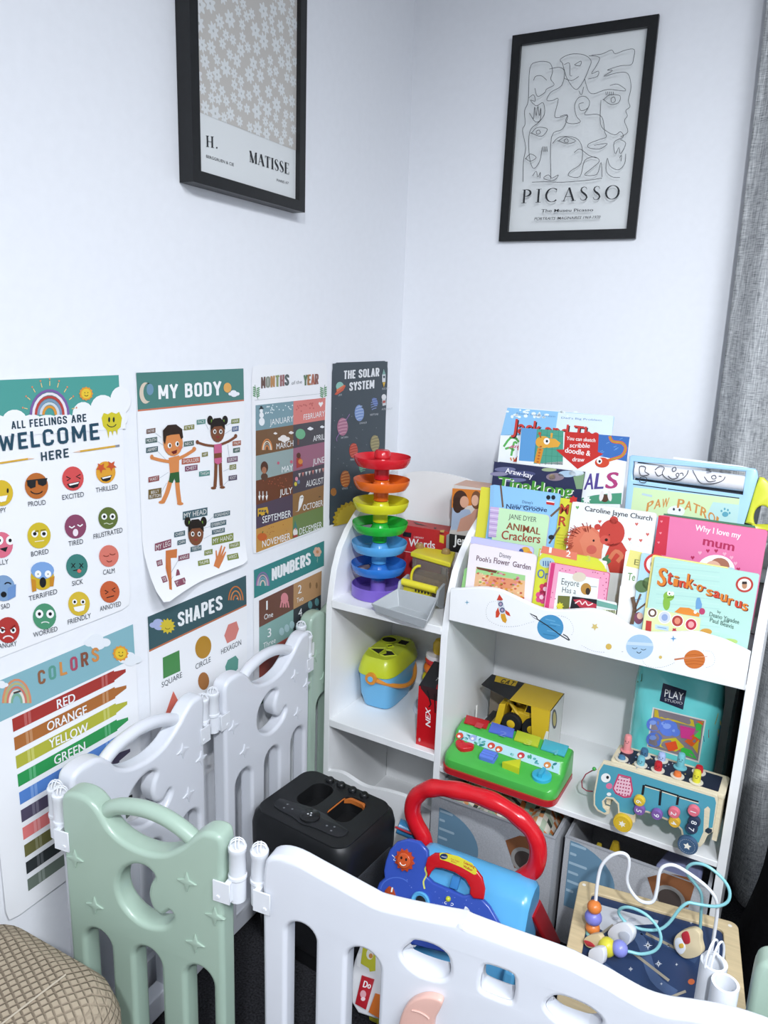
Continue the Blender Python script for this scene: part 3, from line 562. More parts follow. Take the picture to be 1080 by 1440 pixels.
# ---- months
mb, pl, band, done = poster('months_poster', 'poster of the twelve months in coloured tiles between the body and planet posters', -0.6629, 1.182)
A = Art(mb, pl, 340, 490, 4.909)
def uvof(A, y0, zt, x, y): a, b = A.pl.P(A.ox + x / A.sc, A.oy + y / A.sc); return (a - y0) / PW, (b - (zt - PH)) / PH
u0, v1 = uvof(A, -0.6629, 1.182, 90, 392); u2, _ = uvof(A, -0.6629, 1.182, 571, 345); _, v0 = uvof(A, -0.6629, 1.182, 80, 1415); u1 = uvof(A, -0.6629, 1.182, 350, 560)[0]
band(0.03, 0.97, v1 + 0.025, v1 + 0.027, 'b9c2c4', 1)
cols = (('7b9aa3', 'd98078'), ('75573c', '4b4a4f'), ('93a6a5', '99667a'), ('6b4030', '4d4852'), ('544657', '8f6b45'), ('c0904a', '6f8450'))
for r, (c1, c2) in enumerate(cols):
    va = v1 + (v0 - v1) * (r + 1) / 6; vb = v1 + (v0 - v1) * r / 6
    band(u0, u1, va, vb, c1, 1, 2); band(u1, u2, va, vb, c2, 1, 2)
for i, (ch, c) in enumerate(zip('MONTHS', ('6b5148', '8d9183', 'b98a5a', '8f9a6a', '9a6a6a', '59605e'))):
    x = 130 + i * 32.5; A.cond(ch, (x, 276 - i * 3.6), (x + 25, 272 - i * 3.6), 78, c, 2)
A.text('of the', (338, 250), (408, 240), 24, '8d8f92', 2)
for i, (ch, c) in enumerate(zip('YEAR', ('5f7a5c', 'a9794c', 'b06a55', '8a5a50'))):
    x = 422 + i * 25.5; A.cond(ch, (x, 256 - i * 2.6), (x + 21, 253 - i * 2.6), 72, c, 2)
for q, s_ in ((95, 1), (556, -1)):
    A.line([(q + s_ * 12, 352), (q, 310), (q - s_ * 10, 250)], 3, '5f8a63', 2)
    for k in range(5): A.el(q + s_ * 12, 330 - k * 14, 14, 5, '6f9f74', 2, 8, 30 * -s_); A.el(q - s_ * 14, 326 - k * 14, 12, 5, '6f9f74', 2, 8, 30 * s_)
for s, a, b, hh in (('JANUARY', (187, 530), (350, 503), 40), ('FEBRUARY', (420, 494), (565, 466), 38), ('MARCH', (232, 696), (348, 672), 40), ('APRIL', (485, 641), (563, 627), 38), ('MAY', (270, 856), (345, 840), 40), ('JUNE', (482, 803), (560, 786), 40),
                    ('JULY', (255, 1016), (342, 998), 42), ('AUGUST', (437, 956), (555, 930), 42), ('SEPTEMBER', (135, 1206), (333, 1160), 46), ('OCTOBER', (415, 1119), (553, 1084), 40), ('NOVEMBER', (135, 1373), (328, 1316), 46), ('DECEMBER', (390, 1285), (545, 1236), 44)):
    A.text(s, a, b, hh, 'eef0f0', 3)
A.el(132, 505, 20, 28, 'e9ecee', 2); A.el(130, 460, 15, 20, 'e9ecee', 2.5); A.el(128, 430, 11, 14, 'e9ecee', 2.5); A.poly([(112, 420), (144, 416), (142, 408), (136, 408), (134, 396), (120, 398), (120, 412), (111, 414)], '2f3438', 3)
for k in range(26): rx_, ry_ = rnd.uniform(155, 345), rnd.uniform(385, 440); A.el(rx_, ry_ + (250 - rx_) * 0.1, 4, 5, 'e4eef0', 2, 6)
for k in range(16): rx_, ry_ = rnd.uniform(370, 500), rnd.uniform(380, 430); A.el(rx_, ry_ + (430 - rx_) * 0.1, 6, 6, 'c2655f', 2, 6)
A.poly([(537, 405), (522, 382), (526, 368), (537, 374), (549, 366), (553, 380)], 'f3f1f0', 3)
rainbow(A, 168, 700, 38, 78, ('d98a50', 'e8d8c0', '9a9a94', 'd98a50'), 2); cloud(A, 285, 620, 80, 'e9e4e0', 2); cloud(A, 226, 585, 26, 'e9e4e0', 2); cloud(A, 335, 580, 34, 'e9e4e0', 2)
A.line([(382, 665), (384, 600)], 12, '7a4a3f', 2); A.el(398, 590, 34, 36, '6fae86', 2.5); cloud(A, 468, 552, 40, 'e9ecee', 2); cloud(A, 550, 540, 30, 'e9ecee', 2)
A.el(150, 820, 26, 42, '54392f', 2); A.el(148, 840, 16, 24, 'a8745a', 2.5); A.el(150, 885, 24, 26, '5a4338', 2.3); A.el(246, 790, 9, 11, 'c2647a', 2, 7); A.el(336, 782, 10, 12, 'c2647a', 2, 7)
A.el(385, 738, 14, 20, '5a3a30', 2.5); A.poly([(370, 755), (400, 750), (414, 810), (372, 826)], 'a8423a', 2.2); A.el(398, 780, 16, 18, 'cf8a44', 2.5)
for q in (116, 140, 166): A.poly([(q - 9, 1018), (q + 9, 1012), (q, 1050)], 'eceae8', 2); A.line([(q, 1016), (q, 985)], 6, 'd0d3d4', 2)
for k in range(20): A.el(rnd.uniform(130, 330), rnd.uniform(890, 960), 4, 4, 'a55a44', 2, 6)
for k in range(8): q = 384 + k * 23; A.poly([(q, 862 - k * 5), (q + 17, 858 - k * 5), (q + 9, 890 - k * 5)], ('d4c6c0', 'c4827a', 'c9cfd0')[k % 3], 2)
for q, c in ((372, 'd98fa0'), (366, 'd0bf4a'), (386, '6f83a0')): A.el(q, {372: 900, 366: 935, 386: 920}[q], 10, 15, c, 2, 10)
A.poly([(104, 1105), (170, 1092), (178, 1125), (176, 1140), (104, 1160)], 'd0a53c', 2); 
for q in (118, 136, 154): A.poly([(q - 7, 1116), (q + 7, 1113), (q + 7, 1126), (q - 7, 1129)], '54525c', 3)
for q in (118, 160): A.el(q, 1152 - (q - 118) * 0.3, 9, 10, '2f2d33', 3, 10)
A.poly([(382, 1120), (388, 1060), (396, 1020), (412, 1010), (422, 1022), (418, 1050), (404, 1090), (386, 1122), (360, 1130)], 'ecebe8', 2); A.el(404, 1030, 3, 5, '333333', 3, 6); A.el(414, 1028, 3, 5, '333333', 3, 6)
A.poly([(505, 1040), (520, 1000), (528, 1000), (530, 1020), (545, 1022), (520, 1030)], '3a2f28', 2)
A.el(135, 1300, 34, 28, 'c4642e', 2); A.line([(135, 1275), (140, 1260)], 6, '5f6f34', 3)
for k in range(14): A.el(rnd.uniform(160, 330), rnd.uniform(1215, 1290), 4, 4, 'a86a34', 2, 6)
A.poly([(348, 1250), (362, 1185), (378, 1245)], '4a7f78', 2); A.el(362, 1268, 16, 26, 'e6e0dc', 3); A.el(362, 1245, 7, 7, 'd99a86', 4, 8); A.poly([(346, 1290), (378, 1282), (378, 1298), (346, 1306)], 'a5453f', 3.5)
done()
# ---- solar system
mb, pl, band, done = poster('planet_poster', 'dark planet poster with a yellow sun at the foot, nearest the room corner', -0.3604, 1.181, None, PA('3d4850'))
band(0.006, 0.994, 0.005, 0.995, '3d4850', 0.6, 6)
A = Art(mb, pl, 340, 490, 4.909)
A.cond('THE SOLAR', (698, 212), (940, 191), 58, 'eceef0', 3); A.cond('SYSTEM', (737, 293), (905, 274), 58, 'eceef0', 3)
A.poly([(634, 318), (660, 280), (706, 252), (712, 258), (694, 290), (650, 320)], 'c9593f', 3); A.el(672, 262, 27, 32, '8fc2b4', 2); A.poly([(645, 285), (700, 250), (704, 258), (652, 300)], 'd97a50', 3.5)
A.poly([(962, 232), (962, 180), (973, 142), (986, 178), (985, 230)], 'd9dde0', 2); A.poly([(962, 180), (973, 142), (986, 178)], '7fa9a0', 3); A.poly([(964, 234), (984, 231), (973, 270)], 'd9b03c', 3); A.el(974, 196, 7, 9, '3d4850', 4, 10)
A.el(974, 335, 16, 20, 'e6e6e6', 3); A.poly([(962, 352), (986, 348), (990, 390), (966, 396)], 'd4d6d8', 3); A.poly([(966, 360), (984, 358), (984, 374), (966, 378)], 'b8564a', 4)
for cx, cy, rx, ry, c, c2 in ((908, 385, 27, 45, '5f74ad', '8496c4'), (806, 445, 33, 57, '7d97c9', 'a9bddd'), (690, 540, 37, 62, 'a86f88', 'c998a6'), (912, 655, 32, 58, '948a63', 'b5a878'), (766, 705, 30, 52, 'b5402f', 'd06a55'), (830, 820, 26, 38, '5f8f78', '84b090'), (709, 900, 34, 58, 'b5622d', 'd99a55'), (628, 990, 20, 27, 'b0763a', '8a5a30')):
    A.el(cx, cy, rx, ry, c, 2)
    for k in range(-2, 3): wx = rx * math.sqrt(max(0, 1 - (k * 0.36) ** 2)) * 0.85; A.line([(cx - wx, cy + k * ry * 0.36 + 5), (cx, cy + k * ry * 0.36 - 4), (cx + wx, cy + k * ry * 0.36 - 7)], ry * 0.12, c2, 3)
A.arc(690, 545, 62, 20, 0, 0.1, 1, 'a86f88', 1); A.line([(650, 640), (646, 620), (672, 575)], 5, '8f6f9f', 4); A.line([(708, 500), (732, 462), (738, 452)], 5, '8f6f9f', 4)
for s, x, y in (('NEPTUNE', 880, 464), ('URANUS', 806, 522), ('SATURN', 678, 622), ('VENUS', 684, 974), ('MARS', 744, 775), ('ROCKET', 962, 285), ('ASTRONAUT', 960, 426), ('UFO', 660, 330)): A.text(s, (x, y), (x + 9 * len(s) * 0.9, y - 5), 13, 'c4c8cc', 3)
sp = [(770 + 150 * math.cos(math.radians(q)) * (1.0 if i % 2 else 0.9), 1190 - 140 * math.sin(math.radians(q)) * (1.0 if i % 2 else 0.9)) for i, q in enumerate(range(190, 20, -7))]
A.poly(sp + [(905, 1158), (622, 1228)], 'c2a52c', 2); A.poly([(770 + (p[0] - 770) * 0.86, 1200 + (p[1] - 1200) * 0.86) for p in sp] + [(890, 1165), (640, 1225)], 'd9c040', 3)
for k in range(40): A.el(rnd.uniform(625, 985), rnd.uniform(340, 1050), 1.8, 2.2, 'aeb8bd', 1.5, 6)
done()
# ---- colours
mb, pl, band, done = poster('crayon_poster', 'poster of coloured crayon bars under a pale blue sky strip', -1.2755, 0.7548, lambda u, v: 0.004 * (1 - v))
A = Art(mb, pl, 0, 870, 3.429)
band(0.01, 0.992, 0.835, 0.994, '86b4be', 1, 6)
for i, (ch, c) in enumerate(zip('COLORS', ('8f6247', '5f9c8e', 'd08f50', 'ab4f66', '85523f', 'd08c4f'))):
    x = 180 + i * 51.5; y = 318 - i * 21.5; A.cond(ch, (x, y), (x + 34, y - 12), 66, c, 3)
rainbow(A, 75, 405, 72, 118, ('d58f6a', 'b9b27a', 'cf7a6a', 'e6ded2', '7fae92'), 2); cloud(A, 465, 108, 125, 'e9edf1', 2); cloud(A, 620, 190, 110, 'e9edf1', 2.5); sun(A, 573, 165, 34, 4); cloud(A, 5, 315, 60, 'e9edf1', 2)
A.line([(58, 356), (92, 346)], 8, '4a3f3a', 5)
ua, va = uvof(A, -1.2755, 0.7548, 52, 482); _, vz = uvof(A, -1.2755, 0.7548, 120, 1252); _, vb = uvof(A, -1.2755, 0.7548, 56, 545); ub = uvof(A, -1.2755, 0.7548, 545, 300)[0]; ut = uvof(A, -1.2755, 0.7548, 600, 275)[0]
def bp(u, v, h): return pl.W(-1.2755 + PW * u, 0.7548 - PH + PH * v, h * pl.eps)
for k, c in enumerate(('a63a34', 'ab6a35', 'b0b03c', '2e9450', '5583c9', '514a60', 'e07a78', '6a683c', '2e3335', '6b776c')):
    vt = va + (vz - va) * k / 9; vl = vt - (va - vb); dv = vt - vl
    n = 5
    for q in range(n): mb.face([bp(ua + (ub - ua) * q / n, vl, 1.5), bp(ua + (ub - ua) * (q + 1) / n, vl, 1.5), bp(ua + (ub - ua) * (q + 1) / n, vt, 1.5), bp(ua + (ub - ua) * q / n, vt, 1.5)], PA(c))
    mb.face([bp(ub, vl + dv * 0.12, 1.5), bp(ut, vl + dv * 0.36, 1.5), bp(ut, vl + dv * 0.64, 1.5), bp(ub, vt - dv * 0.12, 1.5)], PA(c))
    lc = '%02x%02x%02x' % tuple(min(255, int(int(c[j:j + 2], 16) * 0.8 + 55)) for j in (0, 2, 4))
    for q in (0.10, 0.135, 0.86, 0.90): mb.face([bp(ua + (ub - ua) * q, vl, 2), bp(ua + (ub - ua) * (q + 0.025), vl, 2), bp(ua + (ub - ua) * (q + 0.025), vt, 2), bp(ua + (ub - ua) * q, vt, 2)], PA(lc))
for s, a, b in (('RED', (268, 432), (356, 397)), ('ORANGE', (220, 541), (412, 455)), ('YELLOW', (228, 623), (417, 539)), ('GREEN', (252, 702), (402, 630))): A.text(s, a, b, 42, 'f2f2f2', 4, 0.01)
done()
# ---- shapes
mb, pl, band, done = poster('shapes_poster', 'shapes poster under a dark teal header, below the body poster', -0.9646, 0.7558)
A = Art(mb, pl, 190, 740, 3.857)
band(0.006, 0.994, 0.835, 0.996, '3d5a60', 1, 6); band(0.006, 0.994, 0.826, 0.835, 'b9704f', 1, 6)
A.cond('SHAPES', (228, 546), (466, 447), 76, 'eef1f2', 3)
cloud(A, 125, 530, 100, 'a9b2d8', 2); A.poly(starpts(170, 540, 44, 12, 0.72), 'd2bd3c', 3); A.arc(170, 545, 14, 12, 200, 340, 3, '6a5a20', 4); rainbow(A, 540, 400, 42, 78, ('c9753a', '3d5a60', 'd08a50', '3d5a60', 'c9753a'), 2)
A.poly([(145, 712), (235, 671), (240, 783), (148, 826)], '4b8a4e', 2); A.el(365, 655, 43, 62, 'b5862f', 2, 28, 10); A.poly([(500, 532), (545, 514), (558, 556), (540, 610), (495, 634), (479, 592)], 'd5837a', 2)
A.poly([(498, 724), (540, 700), (555, 720), (552, 770), (530, 795), (490, 800), (483, 760)], '5f9a8c', 2); A.el(366, 838, 30, 48, 'a9713f', 2); A.poly([(158, 1022), (202, 893), (250, 985)], 'd9705f', 2)
A.text('SQUARE', (140, 874), (250, 816), 28, '4a4f55', 2); A.text('CIRCLE', (323, 776), (405, 733), 28, '4a4f55', 2); A.text('HEXAGON', (462, 694), (571, 641), 28, '4a4f55', 2)
done()
# ---- numbers
mb, pl, band, done = poster('numbers_poster', 'numbers poster under a bright teal header, below the months poster', -0.6609, 0.7599)
A = Art(mb, pl, 190, 740, 3.857)
band(0.006, 0.994, 0.835, 0.996, '3b8683', 1, 6)
A.cond('NUMBERS', (738, 295), (944, 205), 66, 'eef1f2', 3); rainbow(A, 688, 322, 38, 76, ('8a6f9f', 'c9a8b0', '7f9fb0', 'd6c6b8'), 2)
for k in range(6): q = math.radians(60 * k); A.el(983 + 13 * math.cos(q), 138 + 16 * math.sin(q), 10, 12, 'd9b09a', 2, 10)
A.el(983, 138, 8, 9, 'c98a5f', 3, 10); A.line([(983, 155), (983, 195)], 3, '8fb5a6', 2)
ua, va = uvof(A, -0.6609, 0.7599, 668, 403); _, vb = uvof(A, -0.6609, 0.7599, 685, 540); um = uvof(A, -0.6609, 0.7599, 855, 400)[0]; ur = uvof(A, -0.6609, 0.7599, 1006, 300)[0]
dv = va - vb
for k, (c1, c2) in enumerate((('6e4a3e', 'b58d64'), ('86aaa3', '3a3f43'), ('a8554a', 'c9a24a'), ('4f6f60', '8a5f78'))):
    band(ua, um, va - dv * (k + 1), va - dv * k, c1, 1, 2); band(um, ur, va - dv * (k + 1), va - dv * k, c2, 1, 2)
for s, p, q, hh in (('1', (706, 453), (714, 450), 48), ('2', (878, 366), (898, 360), 45), ('3', (713, 602), (733, 595), 46), ('4', (880, 492), (900, 485), 42), ('One', (695, 507), (743, 488), 28), ('Two', (872, 416), (908, 400), 26), ('Three', (690, 662), (757, 628), 28), ('Four', (867, 554), (905, 535), 28)): A.text(s, p, q, hh, 'eef0f0', 3)
A.el(806, 390, 20, 30, 'd98a90', 2); 
for k in range(4): A.line([(790 + k * 11, 405), (784 + k * 15, 440)], 8, 'd98a90', 2)
for q in (945, 980): A.el(q, 320, 6, 18, '8a6a48', 2, 8)
for i in range(2):
    for j in range(2): A.el(945 + 37 * i, 425 - 15 * i + 55 * j, 12, 22, '5f8f94', 2, 10)
for k in range(3): A.el(790 + k * 28, 570 - k * 18, 14, 22, 'a9c6c8', 2, 10)
done()
# ================================================================== toy shelf
SH = M('f3f4f8', rough=0.38, noise=0.01, scale=20)
FR, BK = -0.45, -0.15
shelf = thing('toy_shelf', 'white toy shelf with a narrow left column and a book rack beside it', 'shelf', (0.5, -0.30, 0))
ARC = [(-0.45, 0.0), (-0.45, 0.62), (-0.443, 0.66), (-0.432, 0.71), (-0.412, 0.757), (-0.38, 0.795), (-0.337, 0.829), (-0.27, 0.864), (-0.211, 0.890), (-0.15, 0.908), (-0.15, 0.0)]
for x0, nm in ((0.052, 'side_panel'), (0.352, 'side_panel'), (0.948, 'side_panel')):
    mb = MB(); pl = Plane(RP(x0 + 0.016, 0, 0), SX.to_3x3() @ V((0, 1, 0)), (0, 0, 1)); mb.plate(pl, [ARC], -0.016, 0.0, SH, 0.0015, 1); mb.build(nm, shelf)
mb = MB(); top = smooth([(0.068, 0.885, 0), (0.10, 0.905, 0), (0.16, 0.915, 0), (0.24, 0.912, 0), (0.31, 0.898, 0), (0.352, 0.880, 0)], False, 4)
mb.plate(splane(BK), [[(0.068, 0.02), (0.352, 0.02)] + [(p.x, p.y) for p in reversed(top)]], -0.006, 0.0, SH); mb.build('back_panel', shelf)
mb = MB(SX); mb.bx(0.368, 0.948, BK, BK + 0.006, 0.02, 0.86, SH); mb.build('back_panel', shelf)
for z in (0.622, 0.315): mb = MB(SX); mb.bx(0.068, 0.352, FR, BK, z, z + 0.018, SH); mb.build('shelf_board', shelf, bevel=0.001)
mb = MB(SX); mb.bx(0.068, 0.352, FR + 0.012, BK, 0.004, 0.020, SH); mb.build('bottom_board', shelf)
mb = MB(SX); mb.bx(0.368, 0.948, FR, BK, 0.296, 0.308, SH); mb.build('shelf_board', shelf, bevel=0.001)
mb = MB(); wv = smooth([(0.068, 0.192, 0), (0.11, 0.200, 0), (0.17, 0.187, 0), (0.23, 0.196, 0), (0.29, 0.200, 0), (0.352, 0.190, 0)], False, 5)
mb.plate(splane(FR), [[(0.068, 0.0), (0.352, 0.0)] + [(p.x, p.y) for p in reversed(wv)]], -0.012, 0.0, SH); mb.build('kick_board', shelf)
for y0, z0 in ((-0.3675, 0.659), (-0.265, 0.729), (-0.156, 0.799)):
    mb = MB(SX); yf = {0.659: -0.443, 0.729: -0.3675, 0.799: -0.265}[z0]; mb.bx(0.368, 0.948, yf, y0, z0, z0 + 0.008, SH)
    if z0 < 0.795: mb.bx(0.368, 0.948, y0, y0 + 0.006, z0, z0 + 0.078, SH)
    mb.build('book_step', shelf)
# wavy front board of the book rack, printed with planets
LP = splane(-0.4555); mb = MB()
lipt = [(637, 829), (672, 826), (699, 829), (722.6, 839), (750, 852), (769, 857.5), (792, 858.5), (820, 857), (838, 858), (861, 865), (871, 877 - 5), (892.6, 886 - 1), (914, 890.5), (946, 890), (978, 889.5), (999, 895), (1020, 901.6), (1058, 919)]
lt = [(max(0.370, min(0.9475, LP.P(*p)[0])), LP.P(*p)[1]) for p in lipt]
lt = [(p.x, p.y) for p in smooth([(a, b, 0) for a, b in lt], False, 3)]; lt[0] = (0.3705, lt[0][1]); lt[-1] = (0.9473, lt[-1][1])
mb.plate(LP, [[(0.3705, 0.662), (0.9473, 0.662)] + lt[::-1]], -0.0125, 0.0, SH, 0.002, 2)
A = Art(mb, LP, 630, 680, 4.32)
def spark(x, y, r, c, A_=None): (A_ or A).poly(starpts(x, y, r, 4, 0.3), c, 2)
spark(116, 722, 15, '6fa3bd')
A.poly([(312, 672), (335, 705), (322, 712), (296, 708)], 'c8402f', 2); A.poly([(300, 708), (330, 706), (350, 775), (340, 800), (318, 790), (304, 740)], 'd5d8de', 2)
A.el(320, 732, 14, 15, '4c5c7f', 3); A.el(330, 768, 15, 16, '4c5c7f', 3); A.el(320, 732, 8, 9, 'b79fb5', 4); A.el(330, 768, 8, 9, 'b79fb5', 4)
A.poly([(304, 752), (316, 790), (306, 812), (290, 815), (290, 780)], 'd0492f', 2); A.poly([(346, 765), (372, 784), (380, 806), (362, 800), (350, 790)], 'd0492f', 2); A.poly([(320, 792), (346, 790), (358, 830), (350, 848), (332, 838), (322, 815)], 'd9a032', 2.5)
def dashes(path, A_, wd=2.4, c='8a8f9a', n=40, sc=1):
    P = smooth([(p[0], p[1], 0) for p in path], False, 12); acc = 0; seg = []
    for i in range(len(P) - 1):
        seg.append(P[i]); acc += (P[i + 1] - P[i]).length
        if acc > 11:
            if len(seg) > 1: A_.line([(p.x, p.y) for p in seg[:max(2, int(len(seg) * 0.6))]], wd, c, 2)
            seg = []; acc = 0
dashes([(290, 715), (250, 725), (232, 770), (240, 820), (280, 850), (340, 868), (420, 866), (480, 850), (530, 836)], A)
dashes([(660, 800), (720, 815), (755, 855), (762, 900), (745, 925)], A)
A.el(622, 873, 80, 76, '4b93c0', 2, 32)
for k, (dx, dy, l) in enumerate(((-30, -50, 60), (-55, -20, 90), (-20, 20, 80), (-45, 40, 80), (0, -25, 60))): A.line([(622 + dx, 873 + dy), (622 + dx + l, 873 + dy + 14)], 6, ('6aaad0', '3c7fab')[k % 2], 3)
A.poly([(496, 786), (540, 806), (548, 830), (520, 815)], '2f3338', 4); A.poly([(505, 795), (535, 812), (540, 822), (520, 812)], SH, 4.5); A.line([(540, 822), (600, 860), (690, 925), (735, 952)], 6, '2f3338', 4); A.line([(700, 915), (725, 930), (740, 952)], 6, '2f3338', 4)
A.poly(starpts(892, 870, 24, 5, 0.5), 'd8c27a', 2)
A = Art(mb, LP, 850, 750, 4.696)
A.el(28, 748, 20, 20, 'd9b75c', 2); A.el(233, 750, 90, 82, 'a9c9e2', 2, 32); A.poly([(146, 735), (150, 715), (320, 725), (322, 745), (230, 740)], 'c9dcec', 3)
A.arc(200, 752, 16, 10, 190, 350, 4, '3d4a5c', 4); A.arc(258, 760, 16, 10, 190, 350, 4, '3d4a5c', 4); A.arc(228, 778, 14, 12, 190, 350, 5, '3d4a5c', 4)
spark(455, 695, 22, '6a9fcc'); A.el(370, 818, 11, 11, 'd9bd6a', 2); A.el(595, 832, 70, 62, 'd0763a', 2, 32)
for k in range(4): A.line([(535, 806 + k * 20), (595, 800 + k * 20), (655, 808 + k * 20)], 4, 'b8602c', 3)
A.line([(460, 832), (520, 825), (595, 820), (680, 812)], 4, 'e0a07a', 4); A.poly([(460, 828), (525, 818), (525, 830), (465, 838)], 'd9865a', 4)
dashes([(250, 835), (275, 870), (330, 885), (400, 880), (470, 850)], A); dashes([(640, 775), (700, 780), (728, 820), (715, 870), (660, 888)], A); dashes([(-150, 740), (-80, 775), (0, 785), (140, 780)], A)
mb.build('book_rail', shelf)
# ================================================================== books and papers in the rack
TIER = {1: (0.667, 7.0), 2: (0.737, 8.0), 3: (0.807, 10.0)}
def book(name, label, cat, tier, yb, x0, x1, ztop, thick, cover, spine=None, art=None, zoom=(0, 0, 1), rad=0.004, group='picture books in the rack', pages=True, lift=0.0):
    z0, tilt = TIER[tier]; z0 += 0.0003 + thick * math.sin(math.radians(tilt))
    pl = splane(yb, tilt, z0); pa, pb = pl.P(*ztop[0]), pl.P(*ztop[1]); hgt = (pa[1] + pb[1]) / 2; x0 = max(0.3690, pa[0]) if x0 is None else x0; x1 = min(0.9472, pb[0]) if x1 is None else x1; mb = MB(); cm = M(cover, rough=0.35, coat=0.15)
    if thick < 0.003:
        mb.plate(pl, [rrect(x0, 0, x1, hgt, rad)], -thick, 0, cm)
    else:
        ct = 0.0014
        mb.plate(pl, [rrect(x0, 0, x1, hgt, rad)], -ct, 0, cm); mb.plate(pl, [rrect(x0, 0, x1, hgt, rad)], -thick, -thick + ct, M(spine or cover))
        mb.prism(pl, rrect(x0 + 0.002, 0.002, x1 - 0.003, hgt - 0.003, 0.002, 2), -thick + ct, -ct, M('ece9e0', rough=0.8, noise=0.08, scale=400))
        mb.prism(pl, [(x0, 0.001), (x0 + 0.003, 0.001), (x0 + 0.003, hgt - 0.001), (x0, hgt - 0.001)], -thick + ct, -ct, M(spine or cover))
    if art: art(Art(mb, pl, *zoom), mb, pl, hgt)
    o = mb.build(name, org=pl.W((x0 + x1) / 2, 0, -thick / 2)); return tag(o, label, cat, group)
ZG, ZH, ZI, ZJ = (670, 560, 4.696), (860, 600, 4.909), (630, 680, 4.32), (850, 750, 4.696)
# --- back row
def a_jack(A, mb, pl, h):
    A.poly([(205, 62), (905, 118), (895, 232), (800, 250), (160, 245)], '8fc3ea', 1); A.poly([(540, 92), (905, 118), (893, 260), (520, 230)], 'd9e9f4', 1.5)
    for k in range(26): A.el(rnd.uniform(200, 660), rnd.uniform(78, 130), rnd.uniform(6, 18), rnd.uniform(5, 12), 'e9f2f8', 2, 8)
    for s, a, b in (("Mom's Sweet Dream", (265, 106), (520, 126)), ("Dad's Big Problem", (560, 134), (826, 152))): A.text(s, a, b, 12, '5f86b0', 3)
    for d_, c in ((7, '3a2326'), (0, 'c9403a')): A.text('Jack and The', (232 + d_, 226 + d_), (806 + d_, 290 + d_), 92, c, 3 if d_ else 4, 0.018)
    A.poly([(160, 245), (300, 235), (420, 440), (140, 430)], 'eef3f5', 1); 
    for q in ((180, 320, 270, 270), (190, 335, 250, 345), (230, 380, 268, 300), (220, 262, 280, 290)): A.line([(q[0], q[1]), ((q[0] + q[2]) / 2, min(q[1], q[3]) - 8), (q[2], q[3])], 14, '5fb35a', 3, sm=3)
    for k in range(4): A.line([(215 + k * 18, 330), (240 + k * 12, 312)], 7, 'c95a86', 4)
    A.poly([(285, 300), (330, 285), (362, 330), (370, 385), (340, 372), (322, 350), (272, 420), (240, 420), (290, 360), (270, 340)], 'c8432f', 4); A.el(350, 285, 36, 44, 'd99a6a', 5); A.poly([(318, 250), (350, 225), (390, 238), (385, 262), (330, 262)], '6a5540', 6); A.el(348, 265, 13, 12, '23242a', 7); A.line([(268, 385), (320, 400)], 8, '54372a', 5)
    for k in range(3): A.line([(225 + k * 18, 392), (232 + k * 18, 412)], 9, 'd98f5a', 4)
book('picture_book', 'tall picture book with pale blue sky cover and jagged red title, hindmost', 'book', 3, -0.2355, None, None, ((714, 572), (863, 585)), 0.010, 'e9f1f6', 'b9d6ea', a_jack, ZG)
